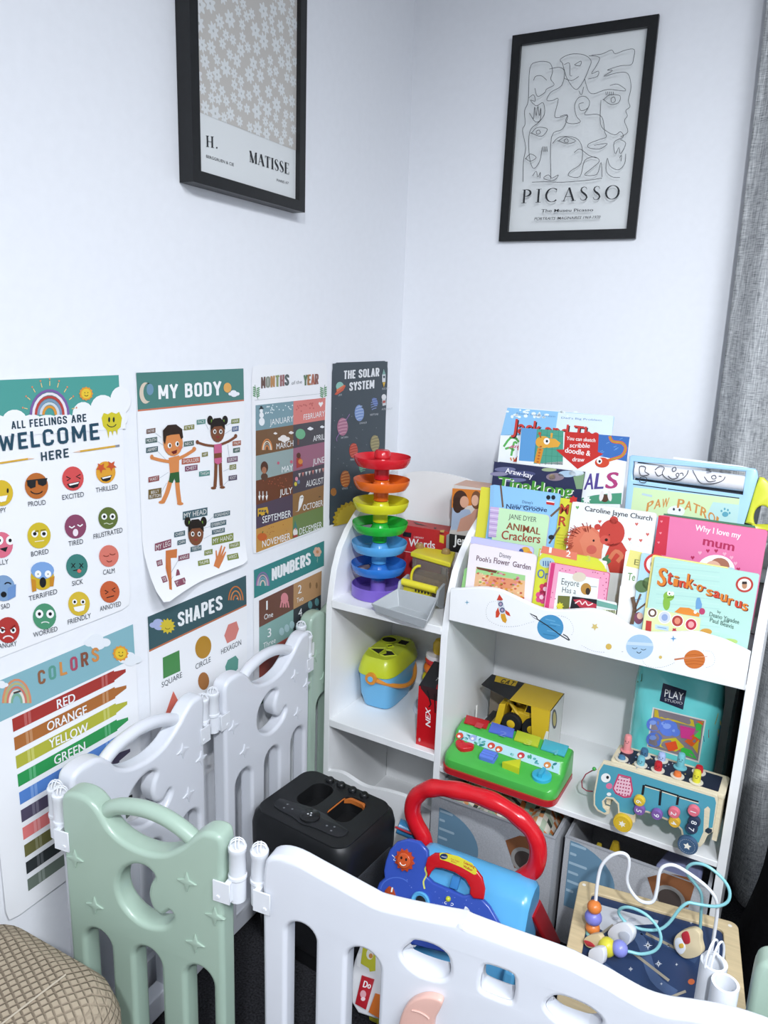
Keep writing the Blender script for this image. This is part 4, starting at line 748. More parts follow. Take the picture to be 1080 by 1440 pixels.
def a_doodle(A, mb, pl, h):
    A.poly([(297, 195), (400, 203), (385, 420), (280, 412)], '5f9bd0', 1); A.poly([(400, 203), (575, 215), (570, 440), (378, 432)], '4f9d86', 1); A.poly([(800, 238), (1012, 256), (993, 418), (800, 380)], '3f6fb5', 1)
    for k in range(4): A.line([(400, 240 + k * 45), (572, 252 + k * 45)], 3, '3f8a74', 1.5); A.line([(430 + k * 38, 206), (418 + k * 38, 440)], 3, '3f8a74', 1.5)
    for k in range(14): x, y = rnd.uniform(810, 985), rnd.uniform(262, 390); A.line([(x, y), (x + 20, y - 8)], 4, '6f9ad0', 1.5)
    A.poly([(378, 432), (800, 400), (993, 420), (960, 700), (690, 690), (380, 470)], 'f0f2f4', 1)
    A.line([(400, 430), (412, 380), (424, 330)], 40, 'd98f2f', 2); A.el(440, 290, 50, 40, 'e0a53f', 3); A.poly([(450, 262), (520, 268), (556, 296), (540, 322), (470, 328)], 'e0a53f', 3.2); A.line([(425, 262), (418, 235)], 8, 'b8562f', 3); A.line([(495, 262), (498, 230)], 14, 'e0a53f', 3); A.el(418, 232, 10, 9, 'b8562f', 4); A.el(464, 284, 20, 22, 'f2f2f2', 4); A.el(466, 284, 8, 9, '222222', 5)
    for k in range(6): A.el(405 + k * 4, 420 - k * 20, 9, 6, 'b8602c', 4, 7)
    A.line([(880, 250), (900, 285), (960, 295), (985, 330), (960, 380), (890, 405), (840, 420)], 20, 'd9682f', 3, sm=4); A.line([(880, 250), (900, 285), (960, 295), (985, 330), (960, 380), (890, 405)], 5, '8fae4a', 4, sm=4); A.el(830, 425, 48, 34, 'd0492f', 4); A.el(812, 415, 18, 20, 'f2f2f2', 5); A.el(814, 417, 8, 9, '222222', 6)
    A.poly([(585, 220), (808, 236), (802, 355), (838, 368), (668, 468), (525, 340), (578, 338)], 'c4302b', 5)
    for s, a, b, hh in (('You can sketch', (594, 275), (785, 290), 24), ('scribble', (615, 325), (748, 328), 30), ('doodle &', (583, 358), (752, 382), 34), ('draw', (632, 416), (712, 420), 28)): A.text(s, a, b, hh, 'f3f0ee', 6, 0.015)
    for ch, x0, x1, y, c in (('A', 708, 772, 604, '55468f'), ('L', 776, 838, 600, '55468f'), ('S', 848, 930, 596, 'b03f78')): A.text(ch, (x0, y), (x1, y - 3), 105, c, 3, 0.022)
    A.poly([(690, 660), (780, 640), (870, 630), (960, 625), (955, 700), (690, 695)], '4f9a7a', 2); A.el(848, 660, 26, 26, '5a3d2f', 3); A.el(826, 645, 14, 36, 'e9e4e2', 4, 12, 12); A.el(880, 645, 14, 36, 'e9e4e2', 4, 12, -8); A.poly(starpts(728, 670, 30, 8, 0.6), 'f3f3f3', 3)
book('picture_book', 'drawing book with a giraffe, a red arrow and purple letters on white', 'book', 3, -0.246, None, None, ((733, 603), (886, 615)), 0.009, 'f0f2f4', None, a_doodle, ZG)
def a_tin(A, mb, pl, h):
    A.poly([(118, 418), (440, 462), (720, 486), (690, 670), (620, 655), (100, 580)], '2b3052', 1)
    for cx, cy, rx, ry, c in ((190, 470, 70, 16, '6f7296'), (150, 500, 60, 14, '8b88a6'), (300, 500, 90, 20, '4a4f78'), (520, 520, 60, 26, '8a7a86'), (500, 520, 22, 18, 'e0c79a'), (600, 500, 60, 22, 'a9c3d9'), (660, 495, 50, 18, 'd6e2ea'), (480, 472, 50, 12, '9fb08a'), (250, 540, 80, 14, '6b6f98')): A.el(cx, cy, rx, ry, c, 2)
    A.poly([(640, 520), (715, 490), (700, 600), (660, 600)], '7f9f7a', 2); A.text('Araw-kay', (190, 492), (370, 530), 34, 'f1eef4', 4, 0.014)
    for d_, c in ((6, 'f0f4ea'), (0, '4f9a3a')): A.text('Tinaklong', (135 + d_, 588 + d_), (632 + d_, 650 + d_), 72, c, 4 if d_ else 5, 0.022)
book('picture_book', 'night sky picture book with green title lettering, above the blue book', 'book', 3, -0.2545, None, None, ((694, 649), (822, 663)), 0.007, '2b3052', '1d1f33', a_tin, ZG)
# --- drawing roll toy at the right of the back row
t = thing('drawing_roller_toy', 'pale blue drawing toy with a roll of line art paper at the top', 'toy', (0.79, -0.25, 0.80))
pl = splane(-0.2545, 10.0, 0.8145); mb = MB(); hgt = (1.020 - 0.8145) / math.cos(math.radians(10)); LB = PL('a9d3ee', 0.3)
def uvp(x, y): return pl.P(860 + x / 4.909, 600 + y / 4.909)
tl, tr = uvp(125, 195), uvp(1000, 300); bx0, bx1 = 0.668, 0.925
win = [uvp(150, 240), uvp(145, 365), uvp(905, 470), uvp(925, 310)]
mb.plate(pl, [[(bx0, 0), (bx1 - 0.01, 0)] + [uvp(905, 700), uvp(960, 520), uvp(1012, 345), uvp(1005, 305), uvp(990, 288), uvp(140, 195), uvp(122, 205)], win], -0.022, 0.0, LB, 0.003, 2)
mb.prism(pl, [(bx0 + 0.004, 0.003), (bx1 - 0.014, 0.003), (bx1 - 0.006, hgt * 0.9), (bx0 + 0.004, hgt * 0.95)], -0.040, -0.020, PL('3a3f48'))
A = Art(mb, pl, *ZH)
A.poly([(152, 418), (885, 498), (860, 690), (130, 600)], 'cfe6b4', 1); A.poly([(700, 520), (885, 540), (862, 690), (640, 640)], 'b9dcd8', 1.3); A.line([(148, 397), (380, 428)], 7, '2d3338', 2); A.line([(388, 430), (882, 494)], 7, '2d3338', 2)
for i, ch in enumerate('PAW PATROL'):
    q = (i - 4.3) / 4.7; x = 490 + 250 * q; y = 565 + 75 * q * q + 48 * q
    if ch != ' ': A.text(ch, (x - 24, y - 24 * (0.35 * q + 0.12)), (x + 24, y + 30 * (0.9 * q + 0.15)), 62, 'cf8f4a', 3, 0.022)
A.el(785, 605, 22, 18, '5fa3b5', 3)
for dx, dy in ((-26, -18), (-4, -32), (18, -24), (30, -4)): A.el(785 + dx, 600 + dy, 7, 9, '5fa3b5', 3, 8)
A.line([(210, 465), (280, 480)], 14, 'b9d0dc', 3); A.el(445, 585, 60, 40, 'e9ecf1', 3); A.el(430, 570, 8, 10, '3a3f48', 4, 8); A.el(470, 575, 8, 10, '3a3f48', 4, 8)
mb.build('body', t)
mb = MB(); ra, rb = uvp(160, 300), uvp(915, 392); rp0, rp1 = pl.W(ra[0], ra[1], -0.010), pl.W(rb[0], rb[1], -0.010); mb.cyl(rp0, rp1, 0.0158, PA('ecebf0'), n=28)
rpl = Plane(pl.o + pl.n * 0.0060, pl.u, pl.v); A = Art(mb, rpl, *ZH)
def rl(p, c=False): A.line(p, 5.5, '3a3a40', 2, c, 3)
rl([(300, 300), (330, 275), (365, 285), (350, 320), (370, 350), (420, 375), (480, 365), (520, 330), (530, 300)]); rl([(420, 290), (440, 280), (445, 300), (425, 310)], True); rl([(470, 325), (490, 320), (495, 340)]); rl([(445, 330), (458, 320), (466, 336), (452, 345)], True); rl([(390, 340), (420, 362), (460, 350)]); rl([(300, 310), (320, 340), (350, 330)])
rl([(560, 300), (580, 340), (610, 385), (650, 395), (720, 390), (770, 370), (785, 345)]); rl([(640, 345), (670, 380), (720, 372)]); rl([(690, 345), (712, 335), (722, 355), (700, 362)], True); rl([(740, 340), (760, 345)]); rl([(655, 315), (690, 312)]); rl([(195, 275), (235, 280), (230, 310), (260, 330), (200, 335)], True); rl([(200, 350), (240, 352), (235, 385), (195, 380)], True)
mb.build('paper_roll', t)
mb = MB(); mb.plate(pl, [[uvp(415, 205), uvp(415, 218), uvp(995, 305), uvp(990, 292), uvp(900, 268)]], -0.024, -0.0225, PA('eceef4')); mb.build('paper_sheet', t)
mb = MB(); wo = [uvp(x, y) for x, y in ((1020, 345), (1050, 350), (1085, 385), (1110, 470), (1110, 690), (1000, 690), (920, 665), (950, 560), (990, 420))]; ho = [uvp(x, y) for x, y in circle(1040, 630, 62, 20, 85)]
mb.plate(pl, [wo, ho], -0.040, -0.006, PL('d6d83f'), 0.004, 2); mb.build('storage_handle', t); 
# --- middle row
def a_mr(A, mb, pl, h):
    A.text('M', (548, 762), (606, 768), 66, '7d2f2a', 3, 0.018); A.text('R', (540, 840), (592, 846), 62, '7d2f2a', 3, 0.018); A.text('M', (550, 758), (604, 764), 56, 'cc4a34', 4, 0.0); A.text('R', (542, 836), (590, 842), 52, 'cc4a34', 4, 0.0)
    A.poly(starpts(640, 672, 30, 6, 0.7), 'c4302b', 3)
    for k in range(4): A.line([(530, 900 + k * 20), (575, 905 + k * 20)], 3, 'a9a52c', 3)
book('picture_book', 'yellow picture book showing only its edge behind the blue and bear books', 'book', 2, -0.3465, 0.3690, None, ((685, 688), (806, 700)), 0.007, 'dcd63c', 'd9d34a', a_mr, ZG)
def a_emp(A, mb, pl, h):
    A.line([(160, 575), (175, 720)], 12, '6f5a4a', 2); A.line([(555, 720), (490, 780)], 14, '6f5a4a', 2); A.line([(550, 850), (480, 960)], 12, '6f5a4a', 2); A.line([(105, 575), (100, 720)], 26, '8fbfe4', 1.5)
    A.text("Disney's", (302, 692), (372, 700), 18, '2f4466', 3); A.text("THE EMPEROR'S", (220, 712), (442, 735), 14, '2f4466', 3); A.text('New Groove', (195, 728), (465, 752), 30, '2a3f66', 3, 0.014)
    for q in (475, 508): A.el(q, 655, 14, 15, '22262b', 3)
    A.poly([(460, 675), (518, 684), (514, 708), (462, 700)], 'c4302b', 3); A.line([(462, 680), (516, 688)], 7, 'f2f2f2', 4)
    A.el(495, 918, 20, 16, '2a2a2c', 3)
book('picture_book', 'sky blue story book with thin branches and small dark lettering', 'book', 2, -0.3535, None, None, ((692, 682), (788, 694)), 0.006, '8fc4ee', '7fb5e0', a_emp, ZG)
def a_ani(A, mb, pl, h):
    A.poly([(92, 716), (150, 722), (128, 920), (78, 915)], 'cbb4d8', 1)
    for k in range(10): A.line([(90 - k, 735 + k * 19), (150 - k * 2, 742 + k * 19)], 5, 'a58fc0' if k % 2 else 'e3d9ea', 1.5)
    A.text('JANE DYER', (212, 795), (395, 818), 32, '5a5f5a', 3); A.text('ANIMAL', (196, 862), (420, 902), 44, '8f5034', 3, 0.02); A.text('Crackers', (163, 928), (420, 958), 56, 'a03f2f', 3, 0.01)
book('board_book', 'pale green board book with a lilac striped spine', 'book', 2, -0.36, None, None, ((697, 714), (773, 724)), 0.0055, 'c5e8bb', 'cbb4d8', a_ani, ZG, 0.008)
def a_car(A, mb, pl, h):
    A.text('Caroline Jayne Church', (714, 742), (1160, 810), 32, '3a3a3c', 3, 0.015)
    for x, y, c in ((667, 722, '6fae6a'), (815, 815, 'd06a5f'), (1058, 832, 'd06a5f'), (1012, 932, 'd06a5f'), (1130, 900, 'd06a5f'), (1085, 940, 'd06a5f')): A.poly([(x - 12, y - 4), (x - 6, y - 12), (x, y - 6), (x + 7, y - 12), (x + 12, y - 3), (x, y + 12)], c, 2)
    A.el(720, 960, 118, 118, 'd9795f', 2, 30); A.poly([(740, 850), (800, 900), (835, 960), (825, 1060), (720, 1060), (680, 940)], 'dd8468', 2.5); A.el(760, 1000, 34, 30, 'cc6258', 3)
    for k in range(70):
        q = math.radians(rnd.uniform(70, 200)); rr = rnd.uniform(75, 122); x, y = 720 + rr * math.cos(q), 960 - rr * math.sin(q); A.line([(x, y), (x + 26 * math.cos(q + 0.4), y - 26 * math.sin(q + 0.4))], 5, 'a84a3a', 3)
    A.el(774, 940, 7, 8, '2a2020', 4, 10); A.el(895, 890, 84, 90, 'c2453c', 4, 28, 15); A.el(908, 805, 28, 26, 'c2453c', 4); A.el(800, 850, 22, 20, 'c2453c', 4); A.el(908, 808, 14, 13, 'a83a32', 5); A.el(850, 935, 34, 30, 'cf574c', 5); A.el(858, 935, 11, 10, '2a1a1a', 6, 10); A.el(878, 902, 4, 5, '2a1a1a', 6, 8); A.arc(885, 955, 22, 12, 200, 340, 3, '6a1f1c', 6)
    A.poly([(880, 970), (960, 950), (1010, 1030), (1000, 1160), (880, 1150), (850, 1040)], 'c2453c', 4); A.line([(880, 1060), (920, 1010), (960, 1040), (930, 1080)], 26, 'd27a5a', 5, sm=3); A.poly([(830, 1060), (870, 1030), (890, 1080), (850, 1110)], '4f7f5a', 4.5)
    for k in range(30): A.el(rnd.uniform(960, 1170), rnd.uniform(860, 1080), 2, 2, 'c3cac6', 1.5, 5)
book('board_book', 'white board book with a cuddling hedgehog and red bear', 'book', 2, -0.36, None, None, ((805, 705), (924, 722)), 0.010, 'eceff0', 'dcd8d2', a_car, ZG, 0.007)
def a_green(A, mb, pl, h): A.line([(360, 605), (990, 690)], 12, '4f7f66', 1)
book('picture_book', 'dark green book with only its top edge above the pink book', 'book', 2, -0.3475, None, None, ((935, 722), (1063, 740)), 0.005, '5d8f78', '4f7f66', a_green, ZH)
def a_mum(A, mb, pl, h):
    A.poly([(325, 612), (402, 622), (375, 890), (288, 878)], 'c9384a', 1)
    for x, y in ((345, 655), (338, 735), (325, 800)): A.poly([(x - 9, y - 3), (x - 4, y - 9), (x, y - 4), (x + 5, y - 9), (x + 9, y - 2), (x, y + 9)], 'e88a94', 2)
    A.text('Why I love my', (575, 715), (890, 772), 40, 'f6e9ef', 3, 0.015); A.text('mum', (628, 815), (845, 860), 62, 'b03058', 3, 0.022)
    A.el(720, 985, 130, 100, 'f3eef0', 2, 26); A.el(745, 965, 70, 60, 'a8705a', 3); A.el(700, 985, 60, 60, 'dfb39a', 3.5)
    for x, y, c in ((560, 905, 'b03058'), (610, 872, 'e9a9bf'), (665, 858, 'b03058'), (722, 858, 'b03058'), (780, 880, 'e9a9bf'), (828, 905, 'e9a9bf'), (855, 945, 'e9a9bf'), (875, 985, 'b03058')): A.poly([(x - 14, y - 5), (x - 7, y - 14), (x, y - 7), (x + 8, y - 14), (x + 14, y - 4), (x, y + 14)], c, 3)
book('board_book', 'bright pink board book with a red spine and a round cover window', 'book', 2, -0.36, None, None, ((928, 724), (1080, 746)), 0.011, 'e279a4', 'c9384a', a_mum, ZH, 0.006)
# --- front row
def a_te(A, mb, pl, h):
    A.poly([(128, 850), (212, 868), (200, 985), (100, 962)], 'e6dd86', 1); A.text('E', (155, 952), (186, 958), 38, '7a7a4a', 3); A.text('Te', (108, 1060), (160, 1064), 52, '6f9a5a', 3, 0.01); A.poly([(60, 1100), (165, 1110), (160, 1300), (40, 1290)], 'f3f3ee', 1)
book('picture_book', 'white book with a pale yellow band, left of the blue tree book', 'book', 1, -0.4265, None, 0.775, ((880, 775), (905, 778)), 0.005, 'f1f1ee', 'd9d3c0', a_te, ZH)
def a_tree(A, mb, pl, h):
    A.el(248, 350, 46, 42, '5f7a52', 2); A.el(290, 330, 40, 40, '6f8a5a', 2); A.el(335, 205, 75, 72, 'c9403f', 2, 26); A.el(335, 205, 58, 55, 'f0eeee', 3, 26); A.el(318, 210, 14, 26, '2a2a2c', 4)
    A.line([(180, 600), (200, 500), (185, 420)], 26, '6a5444', 2, sm=3); A.line([(200, 500), (240, 400)], 14, '6a5444', 2); A.line([(200, 520), (290, 450)], 12, '6a5444', 2); A.line([(195, 440), (245, 432)], 3, '2f5f86', 3); A.el(225, 560, 30, 40, '7a4a5f', 3); A.el(235, 545, 20, 22, 'd9b3a0', 4)
book('picture_book', 'pale blue book with a leafy tree, left edge behind the pale green dinosaur book', 'book', 1, -0.432, None, 0.90, ((902, 778), (925, 781)), 0.0045, 'b3d6ea', '8fb3c9', a_tree, ZJ)
book('picture_book', 'thin yellow book peeping out above the pale green dinosaur book', 'book', 1, -0.436, None, None, ((918, 778), (1025, 800)), 0.003, 'ecdf8a', 'd9c96a')
def a_sti(A, mb, pl, h):
    for k in range(16): y = 190 + k * 30; A.line([(340, y), (520, y + 14), (760, y + 40)], 5, ('bfe0d4', 'a9d2c9')[k % 2], 1)
    L = 'Stink-o-saurus'; xs = [345, 408, 450, 490, 535, 582, 605, 648, 668, 716, 762, 812, 858, 905]; ys = [340, 330, 345, 352, 360, 355, 378, 372, 408, 420, 445, 470, 485, 505]; hs = [115, 95, 72, 62, 95, 60, 64, 55, 62, 62, 72, 66, 66, 66]; ws = [58, 36, 34, 44, 48, 20, 42, 18, 44, 44, 44, 36, 44, 38]
    for i, ch in enumerate(L):
        for d_, c in ((6, '7a2f20'), (0, ('d97f32', 'cf4a34')[i % 2 if i < 9 else (0 if i % 3 else 1)])): A.text(ch, (xs[i] + d_, ys[i] + d_), (xs[i] + ws[i] + d_, ys[i] + d_ + ws[i] * 0.15), hs[i], c, 3 if d_ else 4, 0.03)
    A.el(925, 338, 58, 52, 'b8403a', 3, 26); A.el(925, 338, 44, 39, 'e9e3d8', 4, 26); A.el(925, 345, 17, 21, 'b98a6a', 5); A.poly([(908, 335), (910, 318), (940, 318), (942, 335)], '3a3030', 6)
    A.el(425, 415, 36, 32, '86b54a', 3); A.el(410, 460, 24, 48, '86b54a', 2.5); A.el(428, 396, 14, 16, 'f2f2f2', 4); A.el(448, 398, 12, 14, 'f2f2f2', 4); A.el(430, 398, 5, 6, '222222', 5, 8); A.line([(415, 425), (460, 420)], 5, '4f7a2a', 4)
    A.poly([(462, 520), (500, 488), (560, 492), (630, 530), (625, 552), (520, 535)], 'dd8a3a', 3); A.poly([(612, 425), (630, 424), (645, 470), (640, 500), (602, 500), (604, 450)], '6f9fc9', 3); A.el(645, 515, 20, 22, 'b8456a', 4); A.el(600, 520, 10, 11, 'f2f2f2', 5)
    for s, a, b, hh in (('by', (745, 525), (768, 530), 18), ('Deano Yipadee', (692, 545), (888, 600), 28), ('and', (785, 585), (820, 592), 20), ('Paul Beavis', (695, 582), (852, 632), 28)): A.text(s, a, b, hh, '4a6a5f', 3, 0.01)
    A.el(670, 650, 40, 22, 'cf9a4a', 3); A.el(820, 715, 60, 20, 'b5cf7a', 3)
book('picture_book', 'pale green dinosaur picture book with orange wavy title, in front at the rack end', 'book', 1, -0.4405, None, None, ((921, 781), (1068, 809)), 0.004, 'b5dcd0', 'a9d2c9', a_sti, ZJ)
def a_stk(A, mb, pl, h):
    A.poly([(275, 500), (635, 562), (625, 670), (245, 650)], 'd9e0a8', 1)
    for x, y, r, c, c2 in ((317, 525, 28, '6a4f40', 'e9e4dc'), (398, 555, 38, 'c9cfe0', '8fa3c9'), (482, 578, 36, 'a8403a', 'd98a70'), (572, 602, 36, 'b8384a', 'e8a0a0')): A.el(x, y, r + 5, r + 5, 'f3f3f0', 2); A.el(x, y, r, r, c, 3); A.el(x, y, r * 0.55, r * 0.6, c2, 4)
    A.poly([(275, 575), (312, 580), (308, 648), (270, 640)], 'b8403a', 3); A.poly([(335, 600), (425, 615), (422, 645), (335, 630)], 'b9d0e4', 3); A.line([(350, 618), (410, 628)], 6, '7f9fc4', 4); A.poly(starpts(462, 640, 18, 5, 0.6), 'b8384a', 3); A.poly([(520, 650), (560, 645), (555, 665), (520, 665)], '4a4a50', 3)
book('sticker_sheet', 'sheet of round stickers in front of the pale green dinosaur book', 'stickers', 1, -0.4422, None, None, ((907, 857), (985, 866)), 0.0012, 'd9e0a8', None, a_stk, ZJ, group='papers in the rack')
def a_pur(A, mb, pl, h):
    A.el(470, 410, 30, 26, 'd9a53c', 2); A.el(445, 415, 14, 20, '3a4f8a', 3); A.el(495, 425, 18, 16, 'd98a3a', 3); A.poly([(100, 520), (130, 500), (118, 630), (80, 640)], '9fd98a', 1)
book('board_book', 'lilac board book standing behind the white garden book', 'book', 1, -0.433, None, None, ((663, 752), (750, 772)), 0.006, 'c3c3ea', 'b0b3dd', a_pur, ZI, 0.007)
def a_poo(A, mb, pl, h):
    A.text('Disney', (312, 445), (382, 458), 26, '3f3a44', 3); A.text("Pooh's", (172, 466), (262, 482), 30, '5f3f4f', 3, 0.01); A.text('Flower', (277, 483), (374, 500), 34, '5f3f4f', 3, 0.01); A.text('Garden', (392, 503), (502, 525), 32, '5f3f4f', 3, 0.01)
    A.poly([(172, 505), (470, 560), (462, 720), (150, 690)], 'e2b58a', 2); A.poly([(178, 505), (470, 558), (468, 590), (168, 545)], '9fce8a', 3); A.poly([(260, 560), (440, 590), (380, 640), (230, 620)], 'd9906a', 3)
    for k in range(90): x, y = rnd.uniform(170, 460), rnd.uniform(520, 680); A.el(x, y + (x - 170) * 0.12, 9, 6, rnd.choice(('c4634a', 'd99a3c', 'd98aa0', '8fae5a', 'e8d0a0', 'b8503f')), 4, 7)
    A.poly([(172, 505), (300, 530), (290, 545), (180, 520)], '6f4434', 4)
book('board_book', 'white board book with a drawn flower bed, at the rail beside the rocket', 'book', 1, -0.4408, None, None, ((661, 765), (755, 779)), 0.0065, 'efe6ea', 'd9ccd6', a_poo, ZI, 0.009)
def a_123(A, mb, pl, h):
    A.poly([(575, 378), (785, 420), (782, 468), (562, 420)], 'e07f66', 1); A.text('1', (612, 420), (628, 422), 34, 'f3ece4', 3, 0.014); A.text('2', (716, 442), (744, 446), 34, 'f3ece4', 3, 0.014); A.text('3', (838, 470), (864, 474), 34, 'cfd06a', 3, 0.014)
    A.el(602, 480, 46, 32, 'a9c9d0', 2); 
    for k in range(4): A.line([(580 + k * 14, 470), (580 + k * 14, 500)], 6, '3f5f9a', 3)
    A.text('On', (540, 570), (612, 582), 52, '5f7aa8', 3, 0.022); A.poly([(575, 700), (588, 640), (600, 700)], 'cf4f5a', 2)
    for cx, cy, c in ((568, 690, 'd94f86'), (590, 640, 'cf3f5a')):
        for k in range(5): q = math.radians(72 * k); A.el(cx + 22 * math.cos(q), cy + 24 * math.sin(q), 17, 18, c, 3, 10)
        A.el(cx, cy, 13, 14, 'f0c9d6', 4, 10)
book('board_book', 'yellow board book with numbered tabs, behind the pink bordered book', 'book', 1, -0.4315, None, None, ((758, 769), (855, 790)), 0.008, 'd5d93f', 'c6cf3a', a_123, ZI, 0.030)
def a_eey(A, mb, pl, h):
    A.poly([(628, 482), (652, 486), (610, 770), (585, 768)], 'cf3f78', 1)
    A.poly([(672, 535), (918, 580), (905, 720), (640, 770)], 'e9f1ee', 2); A.el(797, 568, 42, 30, 'd9cdb8', 3); A.text('Eeyore', (688, 612), (795, 628), 38, '4a4a4a', 3); A.text('Has a', (692, 660), (776, 672), 34, '4a4a4a', 3)
    A.el(838, 640, 32, 36, 'b5863f', 3); A.el(850, 655, 14, 22, '3a2f28', 4); A.line([(862, 625), (905, 627)], 3, '6a6a6a', 3); A.poly([(668, 680), (742, 684), (735, 770), (660, 768)], '6a6f3a', 3); A.poly(starpts(680, 745, 26, 8, 0.6), 'd9d33c', 4)
    for k in range(22): x, y = rnd.choice(((rnd.uniform(660, 970), rnd.uniform(505, 525)), (rnd.uniform(925, 965), rnd.uniform(560, 700)), (rnd.uniform(625, 655), rnd.uniform(520, 760)))); A.el(x, y + (x - 660) * 0.14 * (y < 530), 3.5, 3.5, 'b03f6a', 3, 6)
book('board_book', 'pink bordered book with a white panel, behind the sticker strip in the rail dip', 'book', 1, -0.4408, None, None, ((773, 791), (857, 806)), 0.008, 'eaa0bb', 'cf3f78', a_eey, ZI, 0.004)
def a_mot(A, mb, pl, h):
    A.poly([(755, 685), (905, 705), (900, 770), (740, 768)], '23232a', 1); A.poly([(760, 705), (820, 700), (905, 735), (895, 760), (800, 752)], 'b8384a', 2); A.line([(772, 728), (800, 712), (815, 735), (835, 716), (850, 740), (880, 728)], 7, 'f0d9d6', 3, sm=3); A.poly([(905, 708), (1030, 740), (1028, 768), (900, 742)], '6fa396', 1)
    A.poly([(940, 765), (1020, 772), (1015, 812), (940, 790)], 'd9dfb0', 1)
    for k in range(6): A.line([(966 + k * 9, 768), (962 + k * 9, 812)], 5, '222222', 2)
book('sticker_pack', 'dark strip of motor stickers with a barcode, in the dip of the rail', 'stickers', 1, -0.4422, None, None, ((808, 837), (868, 846)), 0.0010, 'dfe2e0', None, a_mot, ZI, group='papers in the rack')
# ================================================================== toys in the left column
def wat(px, py, z): return at(px, py, 2, z)
# --- stacked ball run tower
c0 = V((0.1385, -0.355, 0.645)); zs = lambda py, px=532: at(px, py, 1, c0.y).z
RPX = 0.0655
tw = thing('ball_run_tower', 'rainbow ball run tower of stacked round trays on the left column', 'toy', (c0.x, c0.y, 0.6402))
mb = MB(); mb.lathe([(RPX * 0.94, 0.6402), (RPX * 0.97, 0.642), (RPX * 0.97, 0.668), (RPX * 0.945, 0.669), (RPX * 0.93, 0.649), (0.022, 0.647), (0.018, 0.655), (0.017, 0.70)], (c0.x, c0.y, 0), PL('7d63c4'), n=40); mb.build('base_tray', tw)
discs = [(643, 'd2202c', 'b0141f', 200), (675, 'e56a1f', 'e56a1f', 165), (705, 'd9d827', 'd9d827', 355), (735, '25b33c', '25b33c', 150), (763, '58a8e4', '58a8e4', 320), (793, '2e78cf', '2e78cf', 170)]
zl = [zs(d[0]) for d in discs]
def ballrun_tray(zr, col, hole, ztop, zbot):
    mb = MB(); R = RPX; m = PL(col, 0.25); n = 48
    prof = [(0.018, 0.012), (0.021, 0.003), (0.024, -0.002), (0.027, -0.004), (R * 0.84, -0.001), (R * 0.93, 0.006), (R * 0.985, 0.016), (R, 0.018), (R * 1.005, 0.016), (R * 0.975, 0.006), (R * 0.88, -0.004), (R * 0.5, -0.0068), (0.024, -0.0068), (0.018, -0.012)]
    vs = []; fs = []
    for r, h in prof:
        for k in range(n): q = 2 * math.pi * k / n; vs.append((c0.x + r * math.cos(q), c0.y + r * math.sin(q), zr - 0.014 + h))
    for i in range(len(prof) - 1):
        for k in range(n):
            dq = abs(((360.0 * k / n - hole) + 180) % 360 - 180)
            if dq < 30 and (i in (3, 10, 11)): continue
            fs.append((i * n + k, i * n + (k + 1) % n, (i + 1) * n + (k + 1) % n, (i + 1) * n + k))
    mb.add(vs, fs, m); mb.cyl((c0.x, c0.y, zbot), (c0.x, c0.y, ztop), 0.0175, m, n=28); mb.lathe([(0.0185, zr - 0.005), (0.022, zr - 0.012), (0.028, zr - 0.0165)], (c0.x, c0.y, 0), m, n=28, cap=(False, False))
    return mb.build('tray', tw)
for i, (py, col, c2, hole) in enumerate(discs):
    zb = (zl[i + 1] + 0.004) if i < 5 else 0.672
    ballrun_tray(zl[i], col, hole, zl[i] + 0.002, zb)
mb = MB(); mb.lathe([(0.0195, zl[0] + 0.001), (0.0185, zl[0] + 0.014), (0.015, zl[0] + 0.018), (0.0001, zl[0] + 0.018)], (c0.x, c0.y, 0), PL('d2202c', 0.25), n=28); mb.build('cap', tw)
# --- boxes at the back
def carton(name, label, cat, o, ux, wid, dep, hgt, turn, side, front=None, topc=None, art=None, zoom=None, parent=None):
    """box with its front left lower corner at o, front facing the room"""
    pl = splane(o[1], 0, o[2], o[0], turn); mb = MB(); fm = M(front or side, rough=0.35, coat=0.15)
    p = lambda a, d, h: pl.W(a, h, -d)
    F = [p(0, 0, 0), p(wid, 0, 0), p(wid, 0, hgt), p(0, 0, hgt)]; B = [p(0, dep, 0), p(wid, dep, 0), p(wid, dep, hgt), p(0, dep, hgt)]
    mb.face(F, fm); mb.face([B[1], B[0], B[3], B[2]], side); mb.face([B[0], F[0], F[3], B[3]], side); mb.face([F[1], B[1], B[2], F[2]], side); mb.face([F[3], F[2], B[2], B[3]], topc or side); mb.face([B[0], B[1], F[1], F[0]], side)
    if art: art(mb, pl)
    return tag(mb.build(name, org=pl.W(wid / 2, 0, -dep / 2)), label, cat)
def a_words(mb, pl):
    A = Art(mb, pl, 440, 600, 3.857); A.text('First Words', (420, 636), (662, 664), 42, 'f3efee', 3, 0.02); A.text('LIBRARY', (548, 603), (602, 610), 10, 'f0d9d6', 3); A.poly([(490, 570), (535, 576), (532, 602), (488, 594)], '23232a', 2); A.poly([(688, 585), (712, 592), (710, 634), (686, 626)], 'e3c93a', 2); A.line([(450, 668), (720, 712)], 3, 'f0e0de', 3)
    B_ = Plane(pl.W(0, 0.1485, 0), pl.u, -pl.n); A = Art(mb, B_, 440, 600, 3.857); A.poly([(545, 515), (620, 540), (640, 545), (560, 528)], '2a1a18', 2); A.poly([(655, 545), (672, 548), (662, 556)], '2a1a18', 2); A.poly([(690, 562), (715, 560), (710, 575), (690, 572)], 'd9b24a', 2)
wo = RP(0.105, -0.232, 0); carton('word_book_box', 'red box of first word books behind the ball tower', 'box', (0.118, -0.232, 0.6402), 0, 0.142, 0.055, 0.1478, 0.06, 'bfb9b8', 'c22f2f', 'b5423f', a_words)
